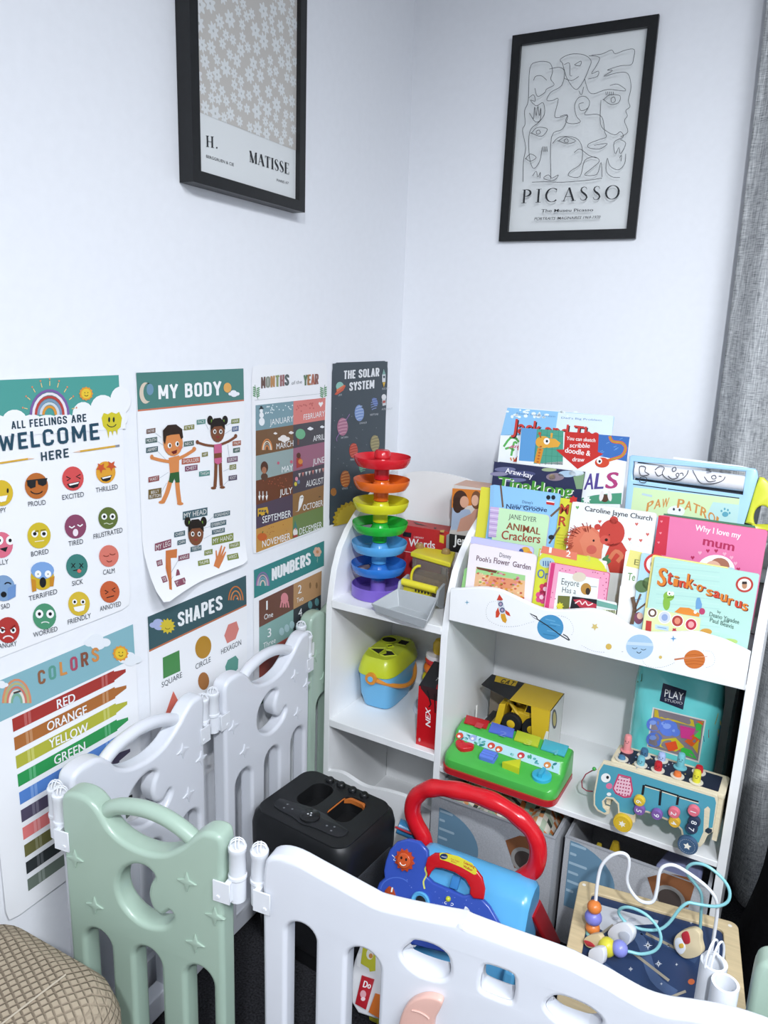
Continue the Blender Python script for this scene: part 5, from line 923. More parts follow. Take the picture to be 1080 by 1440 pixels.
def a_tile(mb, pl):
    A = Art(mb, pl, 440, 600, 3.857)
    A.poly([(748, 545), (812, 520), (915, 552), (915, 690), (735, 600)], 'c9c3c0', 1); A.poly([(757, 334), (915, 345), (915, 420), (752, 440)], 'd97f2f', 1.2)
    A.poly([(757, 440), (850, 450), (880, 520), (800, 560), (748, 560)], 'a9b9d4', 1.5); A.poly([(800, 500), (860, 470), (900, 420), (918, 412), (918, 555), (780, 570)], 'cf9a86', 2)
    A.el(800, 400, 40, 55, '4a2f24', 3); A.el(822, 408, 24, 32, 'd9a58a', 4); A.el(785, 425, 26, 44, '3f271e', 3.5); A.el(886, 398, 28, 50, '7a4f34', 3); A.el(880, 400, 20, 30, 'dfae94', 4)
    A.poly([(742, 580), (915, 604), (915, 710), (725, 670)], '1f2024', 5); A.text('Jenga', (762, 636), (880, 655), 50, 'f2f2f2', 6, 0.02); A.poly([(725, 588), (740, 580), (738, 668), (722, 668)], '8f9296', 5.5)
carton('tile_game_box', 'orange and black block game box with two girls on its front', 'box', (0.2655, -0.236, 0.6405), 0, 0.080, 0.075, 0.268, 0.02, 'b9806a', 'd9d2cd', 'cfa58f', a_tile)
# --- drawer toy: clear bin with yellow lid and a grey tray hanging over the shelf edge
dt = thing('scoop_drawer_toy', 'clear toy bin with yellow lid and grey pull out tray', 'toy', (0.255, -0.36, 0.6402))
GR = PL('b3b8bb', 0.4); YE = PL('e3d634', 0.3)
A4 = [wat(521.5, 849, 0.664), wat(601, 873, 0.668), wat(616, 841, 0.690), wat(542, 824, 0.685)]; A4[0].x = max(A4[0].x, 0.178); A4[3].x = max(A4[3].x, 0.215)
cen = sum(A4, V()) / 4
lowz = 0.6405
bot = [V((q.x, q.y, 0.6455)) for q in [cen + (p - cen) * 0.84 for p in A4]]
rim = [V((p.x, p.y, p.z)) for p in A4]
mb = MB()
inn = [cen + (p - cen) * 0.95 for p in rim]; ib = [V((q.x, q.y, 0.6480)) for q in [cen + (p - cen) * 0.79 for p in A4]]
vs = rim + bot + inn + ib
fs = []
for k in range(4):
    j = (k + 1) % 4; fs += [(k + 4, j + 4, j, k), (k, j, j + 8, k + 8), (k + 8, j + 8, j + 12, k + 12)]
fs += [(7, 6, 5, 4), (12, 13, 14, 15)]
mb.add(vs, fs, GR); mb.build('tray', dt, bevel=0.0015)
LZ = 0.752
ld = [wat(577, 776, LZ), wat(634, 792, LZ), wat(641, 776, LZ), wat(591, 768, LZ)]; ld = [V((min(p.x, 0.346), p.y, p.z)) for p in ld]
mb = MB(); mb.hexa([p - V((0, 0, 0.012)) for p in ld], ld, YE); mb.build('lid', dt, bevel=0.003)
for k, (px, py) in enumerate(((590, 770), (627, 778))):
    p = wat(px, py, LZ); mb = MB(); mb.lathe([(0.011, LZ), (0.011, LZ + 0.004), (0.008, LZ + 0.010), (0.0001, LZ + 0.013)], (min(p.x, 0.332), p.y, 0), M('c9a86a', rough=0.15, trans=0.5)); mb.build('knob', dt)
CL = M('e9e4da', rough=0.06, trans=0.85, spec=0.5); lc = sum(ld, V()) / 4
mb = MB(); bt = [lc + (p - lc) * 0.92 for p in ld]; mb.hexa([V((p.x, p.y, 0.6405)) for p in bt], [V((p.x, p.y, LZ - 0.0125)) for p in bt], CL); mb.build('clear_bin', dt, bevel=0.004)
mb = MB(); mb.hexa([V((p.x, p.y, 0.642)) for p in [lc + (p - lc) * 0.84 for p in ld]], [V((p.x, p.y, 0.70)) for p in [lc + (p - lc) * 0.84 for p in ld]], M('a5896c', rough=0.8, noise=0.2, scale=90)); mb.build('filling', dt)
r0, r1 = at(563, 817, 1, -0.375), at(614, 830, 1, -0.380); r0.x = max(r0.x, 0.213)
mb = MB(); mb.cyl(r0, r1, 0.0085, YE); mb.build('roller', dt)
mb = MB(); q = [at(567, 826, 1, -0.365), at(605, 838, 1, -0.370)]; q[0].x = max(q[0].x, 0.213); mb.hexa([V((q[0].x, q[0].y - 0.004, 0.655)), V((q[1].x, q[1].y - 0.004, 0.655)), V((q[1].x, q[1].y + 0.01, 0.655)), V((q[0].x, q[0].y + 0.01, 0.655))], [V((q[0].x, q[0].y - 0.004, q[0].z + 0.006)), V((q[1].x, q[1].y - 0.004, q[1].z + 0.006)), V((q[1].x, q[1].y + 0.01, q[1].z + 0.006)), V((q[0].x, q[0].y + 0.01, q[0].z + 0.006))], YE)
A = Art(mb, yplane(-0.3745), 440, 600, 3.857)
for k in range(5): A.el(558 + k * 17, 888 + k * 4, 5, 8, '2a2c2e', 6, 8)
mb.build('grille', dt)
for px, py in ((559, 818), (619, 832)):
    p = at(px, py, 1, -0.372); mb = MB(); x = max(0.2105, min(p.x, 0.345)); mb.prism(Plane((x, 0, 0), (0, 1, 0), (0, 0, 1)), [(-0.395, 0.660), (-0.36, 0.6405), (-0.33, 0.6405), (-0.34, 0.70), (p.y - 0.012, p.z + 0.006)], -0.003, 0.003, GR); mb.build('bracket', dt)
mb = MB(); p = at(591, 803, 1, -0.33); mb.tube([(p.x + 0.012 + 0.022 * math.cos(q), -0.358, 0.700 + 0.032 * math.sin(q)) for q in [math.radians(90 + 18 * k) for k in range(11)]], 0.0032, YE); mb.build('arch', dt)
# --- shape sorter bucket on the middle board
bc = V((0.1345, -0.272, 0.3332)); yaw = math.radians(91)
sb = thing('shape_sorter_bucket', 'blue shape sorter bucket with yellow green lid and orange handle', 'toy', bc)
def oval(z, a, b, e=4.2, n=40):
    out = []
    for k in range(n):
        q = 2 * math.pi * k / n; c, s_ = math.cos(q), math.sin(q); x = a * math.copysign(abs(c) ** (2 / e), c); y = b * math.copysign(abs(s_) ** (2 / e), s_)
        out.append(V((bc.x + x * math.cos(yaw) - y * math.sin(yaw), bc.y + x * math.sin(yaw) + y * math.cos(yaw), z)))
    return out
mb = MB(); mb.rings([oval(0.3332, 0.064, 0.036), oval(0.337, 0.071, 0.041), oval(0.37, 0.084, 0.0475), oval(0.428, 0.091, 0.0505)], PL('6fb9e6', 0.35)); mb.build('tub', sb)
LIM = PL('c7d433', 0.3); mb = MB()
lo, li = oval(0.434, 0.095, 0.053), oval(0.472, 0.078, 0.041)
mb.rings([oval(0.4285, 0.094, 0.0525), lo, oval(0.452, 0.089, 0.049), oval(0.465, 0.084, 0.0455), li], LIM); mb.build('lid', sb)
def lidpt(a, b, z=0.4722): return V((bc.x + a * math.cos(yaw) - b * math.sin(yaw), bc.y + a * math.sin(yaw) + b * math.cos(yaw), z))
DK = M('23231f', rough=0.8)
for shp, (a, b), r in (('o', (0.040, 0.020), 0.0185), ('s', (0.042, -0.020), 0.0155), ('t', (-0.036, 0.019), 0.0195), ('h', (-0.040, -0.019), 0.0185), ('d', (0.004, 0.0), 0.010)):
    pts = {'o': circle(0, 0, r, 20), 's': [(-r, -r * 0.8), (r, -r * 0.8), (r, r * 0.8), (-r, r * 0.8)], 't': [(-r, -r * 0.8), (r, -r * 0.8), (0, r)], 'h': [(0, -r), (r, 0.1 * r), (0.8 * r, 0.8 * r), (0, 0.4 * r), (-0.8 * r, 0.8 * r), (-r, 0.1 * r)], 'd': starpts(0, 0, r, 4, 0.6)}[shp]
    mb = MB(); o2 = [lidpt(a + x * 1.22, b + y * 1.22, 0.4725) for x, y in pts]; o3 = [lidpt(a + x * 1.1, b + y * 1.1, 0.4755) for x, y in pts]; o4 = [lidpt(a + x, b + y, 0.4725) for x, y in pts]
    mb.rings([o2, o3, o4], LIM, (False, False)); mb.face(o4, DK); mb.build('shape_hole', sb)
mb = MB(); OR = PL('dd8f35', 0.35); s0, s1 = lidpt(-0.097, 0, 0.425), lidpt(0.097, 0, 0.425); side = (lidpt(0, -1, 0) - lidpt(0, 0, 0)).normalized()
path = [s0.lerp(s1, t) + side * (0.064 * math.sin(math.pi * t) ** 0.5) - V((0, 0, 0.036 * math.sin(math.pi * t) ** 0.8)) for t in [k / 20 for k in range(21)]]
mb.tube(path, 0.0058, OR, n=8)
for p, d in ((s0, -1), (s1, 1)): ax = (s1 - s0).normalized() * d; mb.cyl(p - ax * 0.008, p + ax * 0.004, 0.015, OR); mb.cyl(p + ax * 0.004, p + ax * 0.006, 0.007, PL('6fb9e6'))
mb.build('handle', sb)
# --- ring stacker behind the red box
rc = V((0.276, -0.275, 0.3332)); rs = thing('ring_stacker', 'ring stacker with rainbow rings and a yellow peak, behind the red box', 'toy', rc)
mb = MB(); mb.lathe([(0.055, 0.3332), (0.060, 0.338), (0.056, 0.350), (0.02, 0.356)], (rc.x, rc.y, 0), PL('e9e9ee')); mb.build('base', rs)
for z, R, c in ((0.371, 0.0455, '2f9fd6'), (0.398, 0.0435, '55c02f'), (0.424, 0.0415, 'ded12f'), (0.451, 0.0385, 'e8722a'), (0.474, 0.036, 'd0252d')):
    mb = MB(); rr = 0.0135; mb.tube([(rc.x + (R - rr) * math.cos(2 * math.pi * k / 28), rc.y + (R - rr) * math.sin(2 * math.pi * k / 28), z) for k in range(28)], rr, PL(c, 0.25), n=14, closed=True); mb.build('ring', rs)
mb = MB(); mb.lathe([(0.034, 0.478), (0.035, 0.484), (0.033, 0.490), (0.012, 0.491)], (rc.x, rc.y, 0), PL('e8e3e6')); mb.build('patterned_ring', rs)
mb = MB(); mb.lathe([(0.013, 0.485), (0.018, 0.497), (0.018, 0.515), (0.012, 0.526), (0.0001, 0.529)], (rc.x, rc.y, 0), PL('d9b32f')); mb.lathe([(0.012, 0.357), (0.012, 0.486)], (rc.x, rc.y, 0), PL('d9b32f')); mb.build('peak', rs)
# --- red toy carton
def a_nex(mb, pl):
    A = Art(mb, pl, 440, 860, 4.909); A.poly([(742, 505), (880, 545), (860, 620), (800, 600), (745, 530)], '3a2326', 1); A.line([(790, 545), (815, 640), (800, 660)], 10, '1f1a1c', 2); A.line([(840, 570), (845, 700)], 8, '1f1a1c', 2)
    A.text('NEX', (812, 800), (812, 676), 34, 'f2f0f0', 5, 0.02, 0.25, (-1, -0.25)); A.el(736, 885, 8, 14, 'd9a0a0', 2, 8)
pl = splane(-0.432, 0, 0.3332, 0.2965); mb = MB(); RD = M('c4161f', rough=0.3, coat=0.3); BKC = M('26262a', rough=0.3, coat=0.3); wd = 0.054
pr = [(0, 0), (0.0, 0.146), (0.075, 0.178), (0.075, 0.0)]
q = lambda a, d, h: pl.W(a, h, -d)
mb.face([q(0, 0, 0), q(wd, 0, 0), q(wd, 0, 0.146), q(0, 0, 0.146)], RD); mb.face([q(0, 0, 0.146), q(wd, 0, 0.146), q(wd, 0.075, 0.178), q(0, 0.075, 0.178)], BKC); mb.face([q(0, 0.075, 0), q(0, 0, 0), q(0, 0, 0.146), q(0, 0.075, 0.178)], RD); mb.face([q(wd, 0, 0), q(wd, 0.075, 0), q(wd, 0.075, 0.178), q(wd, 0, 0.146)], RD); mb.face([q(wd, 0.075, 0), q(0, 0.075, 0), q(0, 0.075, 0.178), q(wd, 0.075, 0.178)], RD); mb.face([q(0, 0.075, 0), q(wd, 0.075, 0), q(wd, 0, 0), q(0, 0, 0)], RD)
a_nex(mb, pl); tp = Plane(q(0, 0, 0.146), pl.u, (q(0, 0.075, 0.178) - q(0, 0, 0.146))); A = Art(mb, tp, 440, 860, 4.909); A.text('X', (846, 478), (878, 460), 20, 'f0f0f0', 2, 0.02); A.poly([(858, 505), (880, 495), (880, 545), (850, 535)], 'b8202a', 1)
tag(mb.build('toy_carton', org=q(wd / 2, 0.037, 0)), 'tall red and black toy carton at the front of the middle board', 'box')
# ================================================================== toys on the right board
ZB = 0.3083
# --- loader in its open fronted box
pl = splane(-0.316, 0, ZB + 0.0018, 0.388, 0.0); W_, D_, H_ = 0.182, 0.100, 0.136; q = lambda a, d, h: pl.W(a, h, -d)
lb = thing('loader_box', 'yellow and black open fronted carton for a toy loader', 'box', q(W_ / 2, D_ / 2, 0))
YC = M('d9b52f', rough=0.35, coat=0.2); KC = M('1d1d1f', rough=0.35, coat=0.2); WC = M('e6e4df', rough=0.4)
mb = MB()
def board(P, m, t=0.0015):
    n = (P[1] - P[0]).cross(P[3] - P[0]).normalized() * t; mb.hexa([p - n for p in P], P, m)
board([q(0, 0, 0), q(W_, 0, 0), q(W_, D_, 0), q(0, D_, 0)], WC); board([q(0, D_, 0.001), q(W_, D_, 0.001), q(W_, D_, H_), q(0, D_, H_)], M('8f8478')); board([q(W_, 0, 0.001), q(W_, D_, 0.001), q(W_, D_, H_), q(W_, 0.025, H_), q(W_, 0, H_ * 0.7)][:1] + [q(W_, D_, 0.001), q(W_, D_, H_), q(W_, 0, H_)], WC)
board([q(0.085, 0, H_), q(W_, 0, H_), q(W_, D_, H_), q(0.085, D_, H_)], YC); board([q(0.0, 0.035, H_), q(0.085, 0.0, H_), q(0.085, D_, H_), q(0.0, D_, H_)], KC)
mb.hexa([q(0.150, 0, 0.001), q(W_, 0, 0.001), q(W_, 0.0015, 0.001), q(0.150, 0.0015, 0.001)], [q(0.136, 0, H_ - 0.002), q(W_, 0, H_ - 0.002), q(W_, 0.0015, H_ - 0.002), q(0.136, 0.0015, H_ - 0.002)], YC)
mb.hexa([q(0.158, -0.0006, 0.001), q(W_ - 0.0005, -0.0006, 0.001), q(W_ - 0.0005, 0, 0.001), q(0.158, 0, 0.001)], [q(W_ - 0.006, -0.0006, 0.085), q(W_ - 0.0005, -0.0006, 0.085), q(W_ - 0.0005, 0, 0.085), q(W_ - 0.006, 0, 0.085)], WC)
tp = Plane(q(0, 0, H_ + 0.0002), pl.u, -pl.n); A = Art(mb, tp, 600, 920, 4.5)
A.poly([(440, 135), (578, 172), (560, 204), (428, 172)], 'd9b52f', 2); A.cond('CAT', (462, 178), (545, 198), 30, '1d1d1f', 4); A.el(728, 376, 12, 12, '1d1d1f', 2) if False else None
sp_ = Plane(q(W_, 0, 0) + pl.u * 0.0003, -pl.n, pl.v); A = Art(mb, sp_, 600, 920, 4.5); A.el(808, 410, 16, 62, '2a2a2c', 2); A.el(808, 410, 10, 46, 'c9b45a', 3)
mb.hexa([q(0.012, 0.012, 0.002), q(0.135, 0.012, 0.002), q(0.135, D_ - 0.004, 0.002), q(0.012, D_ - 0.004, 0.002)], [q(0.012, 0.012, 0.044), q(0.135, 0.012, 0.044), q(0.135, D_ - 0.004, 0.044), q(0.012, D_ - 0.004, 0.044)], M('3a3a3c'))
mb.build('carton', lb)
mb = MB(); mb.box(q(0.004, 0.006, 0.05), (0.003, 0.003, 0.09), WC); mb.build('strip', lb)
ql = lambda a, d, h: q(0.016 + a * 1.08, d, 0.0445 + (h - 0.0445) * 1.04)
Z0 = 0.0445
ldr = thing('toy_loader', 'yellow toy wheel loader with a black tyre inside its open carton', 'toy', ql(0.08, 0.05, Z0))
LY = PL('dfb92a', 0.35); TY = M('1b1b1c', rough=0.7); RW = 0.0240
mb = MB(); mb.hexa([ql(0.052, 0.030, Z0 + 0.018), ql(0.122, 0.030, Z0 + 0.018), ql(0.122, 0.076, Z0 + 0.018), ql(0.052, 0.076, Z0 + 0.018)], [ql(0.060, 0.034, Z0 + 0.050), ql(0.118, 0.034, Z0 + 0.046), ql(0.118, 0.072, Z0 + 0.046), ql(0.060, 0.072, Z0 + 0.050)], LY); mb.build('chassis', ldr, bevel=0.003)
mb = MB(); mb.hexa([ql(0.086, 0.034, Z0 + 0.046), ql(0.118, 0.034, Z0 + 0.046), ql(0.118, 0.072, Z0 + 0.046), ql(0.086, 0.072, Z0 + 0.046)], [ql(0.094, 0.040, Z0 + 0.083), ql(0.110, 0.040, Z0 + 0.083), ql(0.110, 0.068, Z0 + 0.083), ql(0.094, 0.068, Z0 + 0.083)], LY)
mb.hexa([ql(0.090, 0.0332, Z0 + 0.052), ql(0.114, 0.0332, Z0 + 0.052), ql(0.114, 0.036, Z0 + 0.052), ql(0.090, 0.036, Z0 + 0.052)], [ql(0.096, 0.0375, Z0 + 0.076), ql(0.108, 0.0375, Z0 + 0.076), ql(0.108, 0.041, Z0 + 0.076), ql(0.096, 0.041, Z0 + 0.076)], KC); mb.build('cab', ldr, bevel=0.001)
for a, d in ((0.066, 0.0215), (0.066, 0.084), (0.112, 0.0215), (0.112, 0.084)):
    mb = MB(); c_ = ql(a, d, Z0 + RW / 1.04); mb.lathe([(0.012, -0.008), (RW - 0.002, -0.008), (RW, -0.005), (RW, 0.005), (RW - 0.002, 0.008), (0.012, 0.008)], c_, TY, pl.n, 28); w_ = mb.build('wheel', ldr)
    mb = MB(); mb.lathe([(0.012, -0.006), (0.012, 0.007), (0.008, 0.009), (0.003, 0.0095)], c_, LY, pl.n, 20); mb.build('hub', w_)
mb = MB()
for d in (0.036, 0.066): mb.tube([ql(0.075, d, Z0 + 0.040), ql(0.052, d, Z0 + 0.066), ql(0.032, d, Z0 + 0.030)], 0.006, LY, 8)
mb.build('lift_arm', ldr)
mb = MB(); bk = [(0.038, 0.004), (0.018, 0.0015), (0.016, 0.006), (0.028, 0.016), (0.036, 0.062), (0.050, 0.066), (0.046, 0.030)]
mb.rings([[ql(a, d, Z0 + h) for a, h in bk] for d in (0.016, 0.090)], LY); mb.build('bucket', ldr, bevel=0.001)
# --- pop up toy with four flaps
pu = thing('pop_up_toy', 'green pop up toy with four coloured flaps and shape buttons', 'toy', RP(0.505, -0.40, ZB))
XT = SX @ Matrix.Translation((0.0, 0.0, 0.0)); GN = PL('4db34c', 0.28)
x0, x1, yf = 0.3745, 0.634, -0.4560
def prof_rings(mb, prof, m, xa, xb, r=0.026):
    yb_, yf_ = max(p[0] for p in prof), min(p[0] for p in prof); zb_ = min(p[1] for p in prof); ds = [0.0, 0.08, 0.25, 0.5, 0.75, 1.0]; ks = []
    for d in ds: ks.append((xa + r * d, r - math.sqrt(max(0, r * r - (r - r * d) ** 2)), 0.9 + 0.1 * d ** 0.3))
    for d in ds[::-1]: ks.append((xb - r * d, r - math.sqrt(max(0, r * r - (r - r * d) ** 2)), 0.9 + 0.1 * d ** 0.3))
    mb.rings([[RP(x, p[0] + off * (yb_ - p[0]) / (yb_ - yf_), zb_ + (p[1] - zb_) * f) for p in prof] for x, off, f in ks], m)
mb = MB(); prof_rings(mb, [(yf - 0.010, ZB), (yf - 0.010, ZB + 0.013), (-0.330, ZB + 0.013), (-0.330, ZB)], PL('b8232b'), x0 - 0.001, x1 + 0.001, 0.027); mb.build('base', pu)
mb = MB(); gz = ZB + 0.0085; prof = [(yf - 0.004, gz), (yf - 0.006, gz + 0.010), (yf - 0.004, gz + 0.022), (yf + 0.006, gz + 0.029), (-0.413, gz + 0.033), (-0.404, gz + 0.038), (-0.396, gz + 0.060), (-0.390, gz + 0.064), (-0.345, gz + 0.072), (-0.336, gz + 0.066), (-0.330, gz)]
prof_rings(mb, prof, GN, x0, x1)
st = Plane(RP(0, -0.4045, gz + 0.036), SX.to_3x3() @ V((1, 0, 0)), SX.to_3x3() @ V((0, 0.0085, 0.022))); A = Art(mb, st, 600, 920, 4.5)
A.poly([(205, 478), (845, 690), (835, 758), (195, 530)], 'b9dfe8', 8)
for k in range(34):
    u = rnd.uniform(0.02, 0.98); v = rnd.uniform(0.15, 0.85); x = 200 + 640 * u; y = 482 + 213 * u + 55 * v; A.el(x, y, rnd.uniform(8, 16), rnd.uniform(5, 9), rnd.choice(('3f8f96', '5fa9ad', '2f7f86', '8fc9c4', '4fa07f')), 9 + v, 8, rnd.uniform(0, 180))
for x, y, c in ((295, 530, '9fb0dd'), (410, 578, 'cf4f3f'), (458, 600, 'd9653f'), (598, 640, 'c9404a'), (765, 700, 'd98a4a'), (210, 515, 'd0503f')): A.el(x, y, 24, 20, c, 12, 12); A.el(x - 4, y + 4, 10, 9, 'f2efe9', 13, 8)
mb.build('body', pu)
fl = Plane(RP(0, -0.390, gz + 0.0645), SX.to_3x3() @ V((1, 0, 0)), SX.to_3x3() @ V((0, 0.045, 0.008)))
for pts, c, s, tx in (([(252, 392), (398, 432), (378, 478), (236, 440)], 'b9252c', '1', (300, 458)), ([(412, 438), (556, 482), (545, 536), (392, 495)], '5a72cf', '2', (452, 512)), ([(572, 490), (722, 535), (704, 596), (552, 548)], 'b9c83a', '3', (612, 566)), ([(745, 545), (900, 590), (872, 655), (722, 606)], '4fb4c6', '4', (782, 626))):
    P2 = [fl.P(600 + x / 4.5, 920 + y / 4.5) for x, y in pts]; mb = MB(); mb.plate(fl, [P2[::-1]], 0.0, 0.005, PL(c, 0.3), 0.0015, 1)
    A = Art(mb, Plane(fl.W(0, 0, 0.005), fl.u, fl.v), 600, 920, 4.5); lc = '%02x%02x%02x' % tuple(min(255, int(int(c[j:j + 2], 16) * 0.85 + 38)) for j in (0, 2, 4)); A.text(s, tx, (tx[0] + 44, tx[1] + 14), 34, PL(lc), 2, 0.03); mb.build('flap', pu)
dk = Plane(RP(0, -0.4125, gz + 0.0335), SX.to_3x3() @ V((1, 0, 0)), SX.to_3x3() @ V((0, 0.040, 0.004)))
def dp(x, y): return dk.P(600 + x / 4.5, 920 + y / 4.5)
hc = dp(237, 590); mb = MB(); hp = [(hc[0] + 0.0021 * x, hc[1] + 0.0016 * y) for x, y in smooth([(0, -11, 0), (9, -3, 0), (10, 5, 0), (5, 9, 0), (0, 5, 0), (-5, 9, 0), (-10, 5, 0), (-9, -3, 0)], True, 3) and [(p.x, p.y) for p in smooth([(0, -11, 0), (9, -3, 0), (10, 5, 0), (5, 9, 0), (0, 5, 0), (-5, 9, 0), (-10, 5, 0), (-9, -3, 0)], True, 3)]]
mb.plate(dk, [hp], -0.003, 0.010, PL('c8202a', 0.25), 0.003, 2); mb.build('heart_button', pu)
rc_ = dp(392, 655); mb = MB()
mb.plate(dk, [rrect(rc_[0] - 0.018, rc_[1] - 0.015, rc_[0] + 0.018, rc_[1] + 0.015, 0.004)], -0.003, 0.006, PL('5f7fd9'), 0.002, 1)
for k in range(3): mb.cyl(dk.W(rc_[0] - 0.016, rc_[1] - 0.009 + 0.009 * k, 0.006), dk.W(rc_[0] + 0.016, rc_[1] - 0.009 + 0.009 * k, 0.006), 0.0062, PL('5f7fd9'))
mb.build('roller_button', pu)
tc = dp(545, 715); mb = MB(); mb.plate(dk, [[(tc[0] - 0.020, tc[1] - 0.012), (tc[0] + 0.020, tc[1] - 0.016), (tc[0] + 0.012, tc[1] + 0.017)]], -0.003, 0.016, PL('cfd42f'), 0.002, 1); mb.build('triangle_button', pu)
cc = dp(728, 778); mb = MB(); mb.lathe([(0.021, -0.003), (0.0205, 0.006), (0.018, 0.008), (0.0001, 0.008)], dk.W(cc[0], cc[1], 0), PL('3fb3d6'), dk.n, 28); mb.box(dk.W(cc[0], cc[1], 0.011), (0.007, 0.030, 0.010), PL('3fb3d6'), Matrix.Rotation(YAW, 3, 'Z')); mb.build('dial', pu)
# --- bag of blocks
BAGM = M('74e3e3', rough=0.18, noise=0.08, scale=14, bump=0.35, coat=0.5)
bgx, bgy = 0.8205, -0.262
def bagpt(u, v, f):   # u 0..1 across, v 0..1 up, f +-1 front/back
    pinch = 0.05 + 0.95 * math.sin(math.pi * min(1, max(0, 0.06 + v * 0.90))) ** 0.55; sx = 1.0 - 0.10 * (v > 0.8) * (v - 0.8) * 4
    ed = max(0.0, 1 - abs(2 * u - 1) ** 3.2)
    y = bgy - f * (-0.0) + f * -0.068 * pinch * ed ** 0.6
    y += 0.006 * math.sin(11 * u + 7 * v) * math.sin(9 * v) * ed * (1 if f > 0 else 0)
    return RP(bgx + (u - 0.5) * 0.178 * sx, y, ZB + 0.001 + v * 0.295)
bag = thing('block_bag', 'turquoise plastic bag of toy blocks with a clear window', 'bag', RP(bgx, bgy, ZB))
mb = MB(); NU, NV = 30, 34; fr = [bagpt(i / NU, k / NV, 1) for k in range(NV + 1) for i in range(NU + 1)]; bk = [bagpt(i / NU, k / NV, -1) for k in range(NV + 1) for i in range(NU + 1)]
N1 = NU + 1; f1 = [(k * N1 + i, k * N1 + i + 1, (k + 1) * N1 + i + 1, (k + 1) * N1 + i) for k in range(NV) for i in range(NU)]
mb.add(fr, f1, BAGM); mb.add(bk, [f[::-1] for f in f1], BAGM); bagmesh = mb
from mathutils.bvhtree import BVHTree
bvh = BVHTree.FromPolygons(fr, f1)
class OnBag:
    eps = 0.0004; disp = None
class BagArt(Art):
    def w(s, x, y, h):
        for _ in range(30):
            d = ray(s.ox + x / s.sc, s.oy + y / s.sc).normalized(); hit = bvh.ray_cast(CAM_C, d)
            if hit[0] is not None: break
            x += 5 if x < 600 else -5
        p = hit[0] if hit[0] is not None else at(s.ox + x / s.sc, s.oy + y / s.sc, 1, -0.33); return p - d * (0.0006 + 0.0003 * h)
    def grid(s, x0, y0, x1, y1, x2, y2, x3, y3, c, h=1, n=8):   # quad given by 4 corners, laid on the bag in small cells
        P = [[None] * (n + 1) for _ in range(n + 1)]
        for i in range(n + 1):
            for j in range(n + 1):
                a, b = i / n, j / n; P[i][j] = s.w((x0 * (1 - a) + x1 * a) * (1 - b) + (x3 * (1 - a) + x2 * a) * b, (y0 * (1 - a) + y1 * a) * (1 - b) + (y3 * (1 - a) + y2 * a) * b, h)
        s.mb.add([P[i][j] for i in range(n + 1) for j in range(n + 1)], [(i * (n + 1) + j, (i + 1) * (n + 1) + j, (i + 1) * (n + 1) + j + 1, i * (n + 1) + j + 1) for i in range(n) for j in range(n)], PA(c) if isinstance(c, str) else c)
A = BagArt(mb, OnBag(), 810, 920, 4.0)
A.grid(490, 162, 622, 205, 602, 312, 470, 262, '232a44', 1)
class TP_:
    pass
def bagtext(t, p0, p1, hp, c, h, bold=0.0):
    vs, fs, x0, x1 = text_geo(t, bold); d = V((p1[0] - p0[0], p1[1] - p0[1])) / (x1 - x0); up = V((0.12, -1)) * (hp / CAPH)
    mb.add([A.w(*(V(p0) + d * (x - x0) + up * y), h) for x, y in vs], fs, PA(c))
bagtext('PLAY', (497, 238), (602, 262), 42, 'f2f2f2', 4, 0.004); bagtext('STUDIO', (498, 262), (598, 284), 14, 'd9d9e0', 4)
A.grid(432, 298, 732, 370, 692, 612, 398, 520, 'e8e6e0', 1)
A.grid(440, 306, 722, 376, 686, 600, 406, 516, '8a7f86', 3)
for cx, cy, r in ((440, 395, 44), (520, 415, 52), (440, 480, 46), (500, 400, 30), (560, 440, 26)): A.el(cx, cy, r, r * 0.9, '5f7fd9', 5 + r * 0.01, 14); A.el(cx - 8, cy - 10, r * 0.45, r * 0.3, '86a3e8', 6, 10)
for P_, c in (([(442, 310), (660, 370), (668, 408), (440, 352)], 'cfb52f'), ([(585, 400), (672, 420), (650, 480), (590, 470)], 'd93f8f'), ([(672, 392), (716, 380), (700, 430), (676, 430)], '3fc04f'), ([(610, 490), (660, 450), (700, 490), (650, 520)], 'e2622a'), ([(664, 460), (704, 420), (700, 480)], '4fcf5a'), ([(480, 480), (560, 470), (610, 520), (560, 548), (470, 520)], 'cfc02f'), ([(500, 500), (560, 488), (590, 540), (520, 545)], 'e0522a'), ([(590, 520), (650, 540), (680, 590), (590, 560)], '3fc04f'), ([(655, 520), (692, 480), (684, 560)], 'd9b52f'), ([(676, 376), (720, 378), (712, 400)], 'e2622a')): A.poly(P_, c, 7)
for P_, c in (([(716, 460), (860, 400), (868, 470), (720, 492)], '3f4f96'), ([(745, 425), (800, 420), (800, 460), (745, 470)], 'cf4f3a'), ([(780, 395), (800, 330), (830, 380), (820, 400)], 'cfb52f'), ([(800, 425), (850, 420), (850, 445), (800, 455)], '4fa95a'), ([(336, 100), (372, 110), (370, 150), (344, 160)], '4f7f4a'), ([(332, 180), (352, 182), (346, 222), (330, 220)], 'd9d9d6')): A.poly(P_, c, 2)
mb.build('plastic_bag', bag, angle=80)
# --- black upright shape filling an unclear dark gap beside it
mb = MB(); KB = M('121214', rough=0.9, noise=0.2, scale=60); rr = []
for k in range(9):
    t = k / 8; s_ = 0.55 + 0.45 * math.sin(math.pi * min(1, 0.1 + 0.85 * t)); rr.append([RP(0.9335 + 0.0110 * s_ * math.cos(2 * math.pi * i / 20) * (1 + 0.1 * math.sin(5 * i)) * 0.9, -0.245 + 0.085 * s_ * math.sin(2 * math.pi * i / 20), ZB + 0.001 + 0.30 * t) for i in range(20)])
mb.rings(rr, KB); tag(mb.build('black_shape'), 'black upright shape beside the turquoise block bag', 'bag')
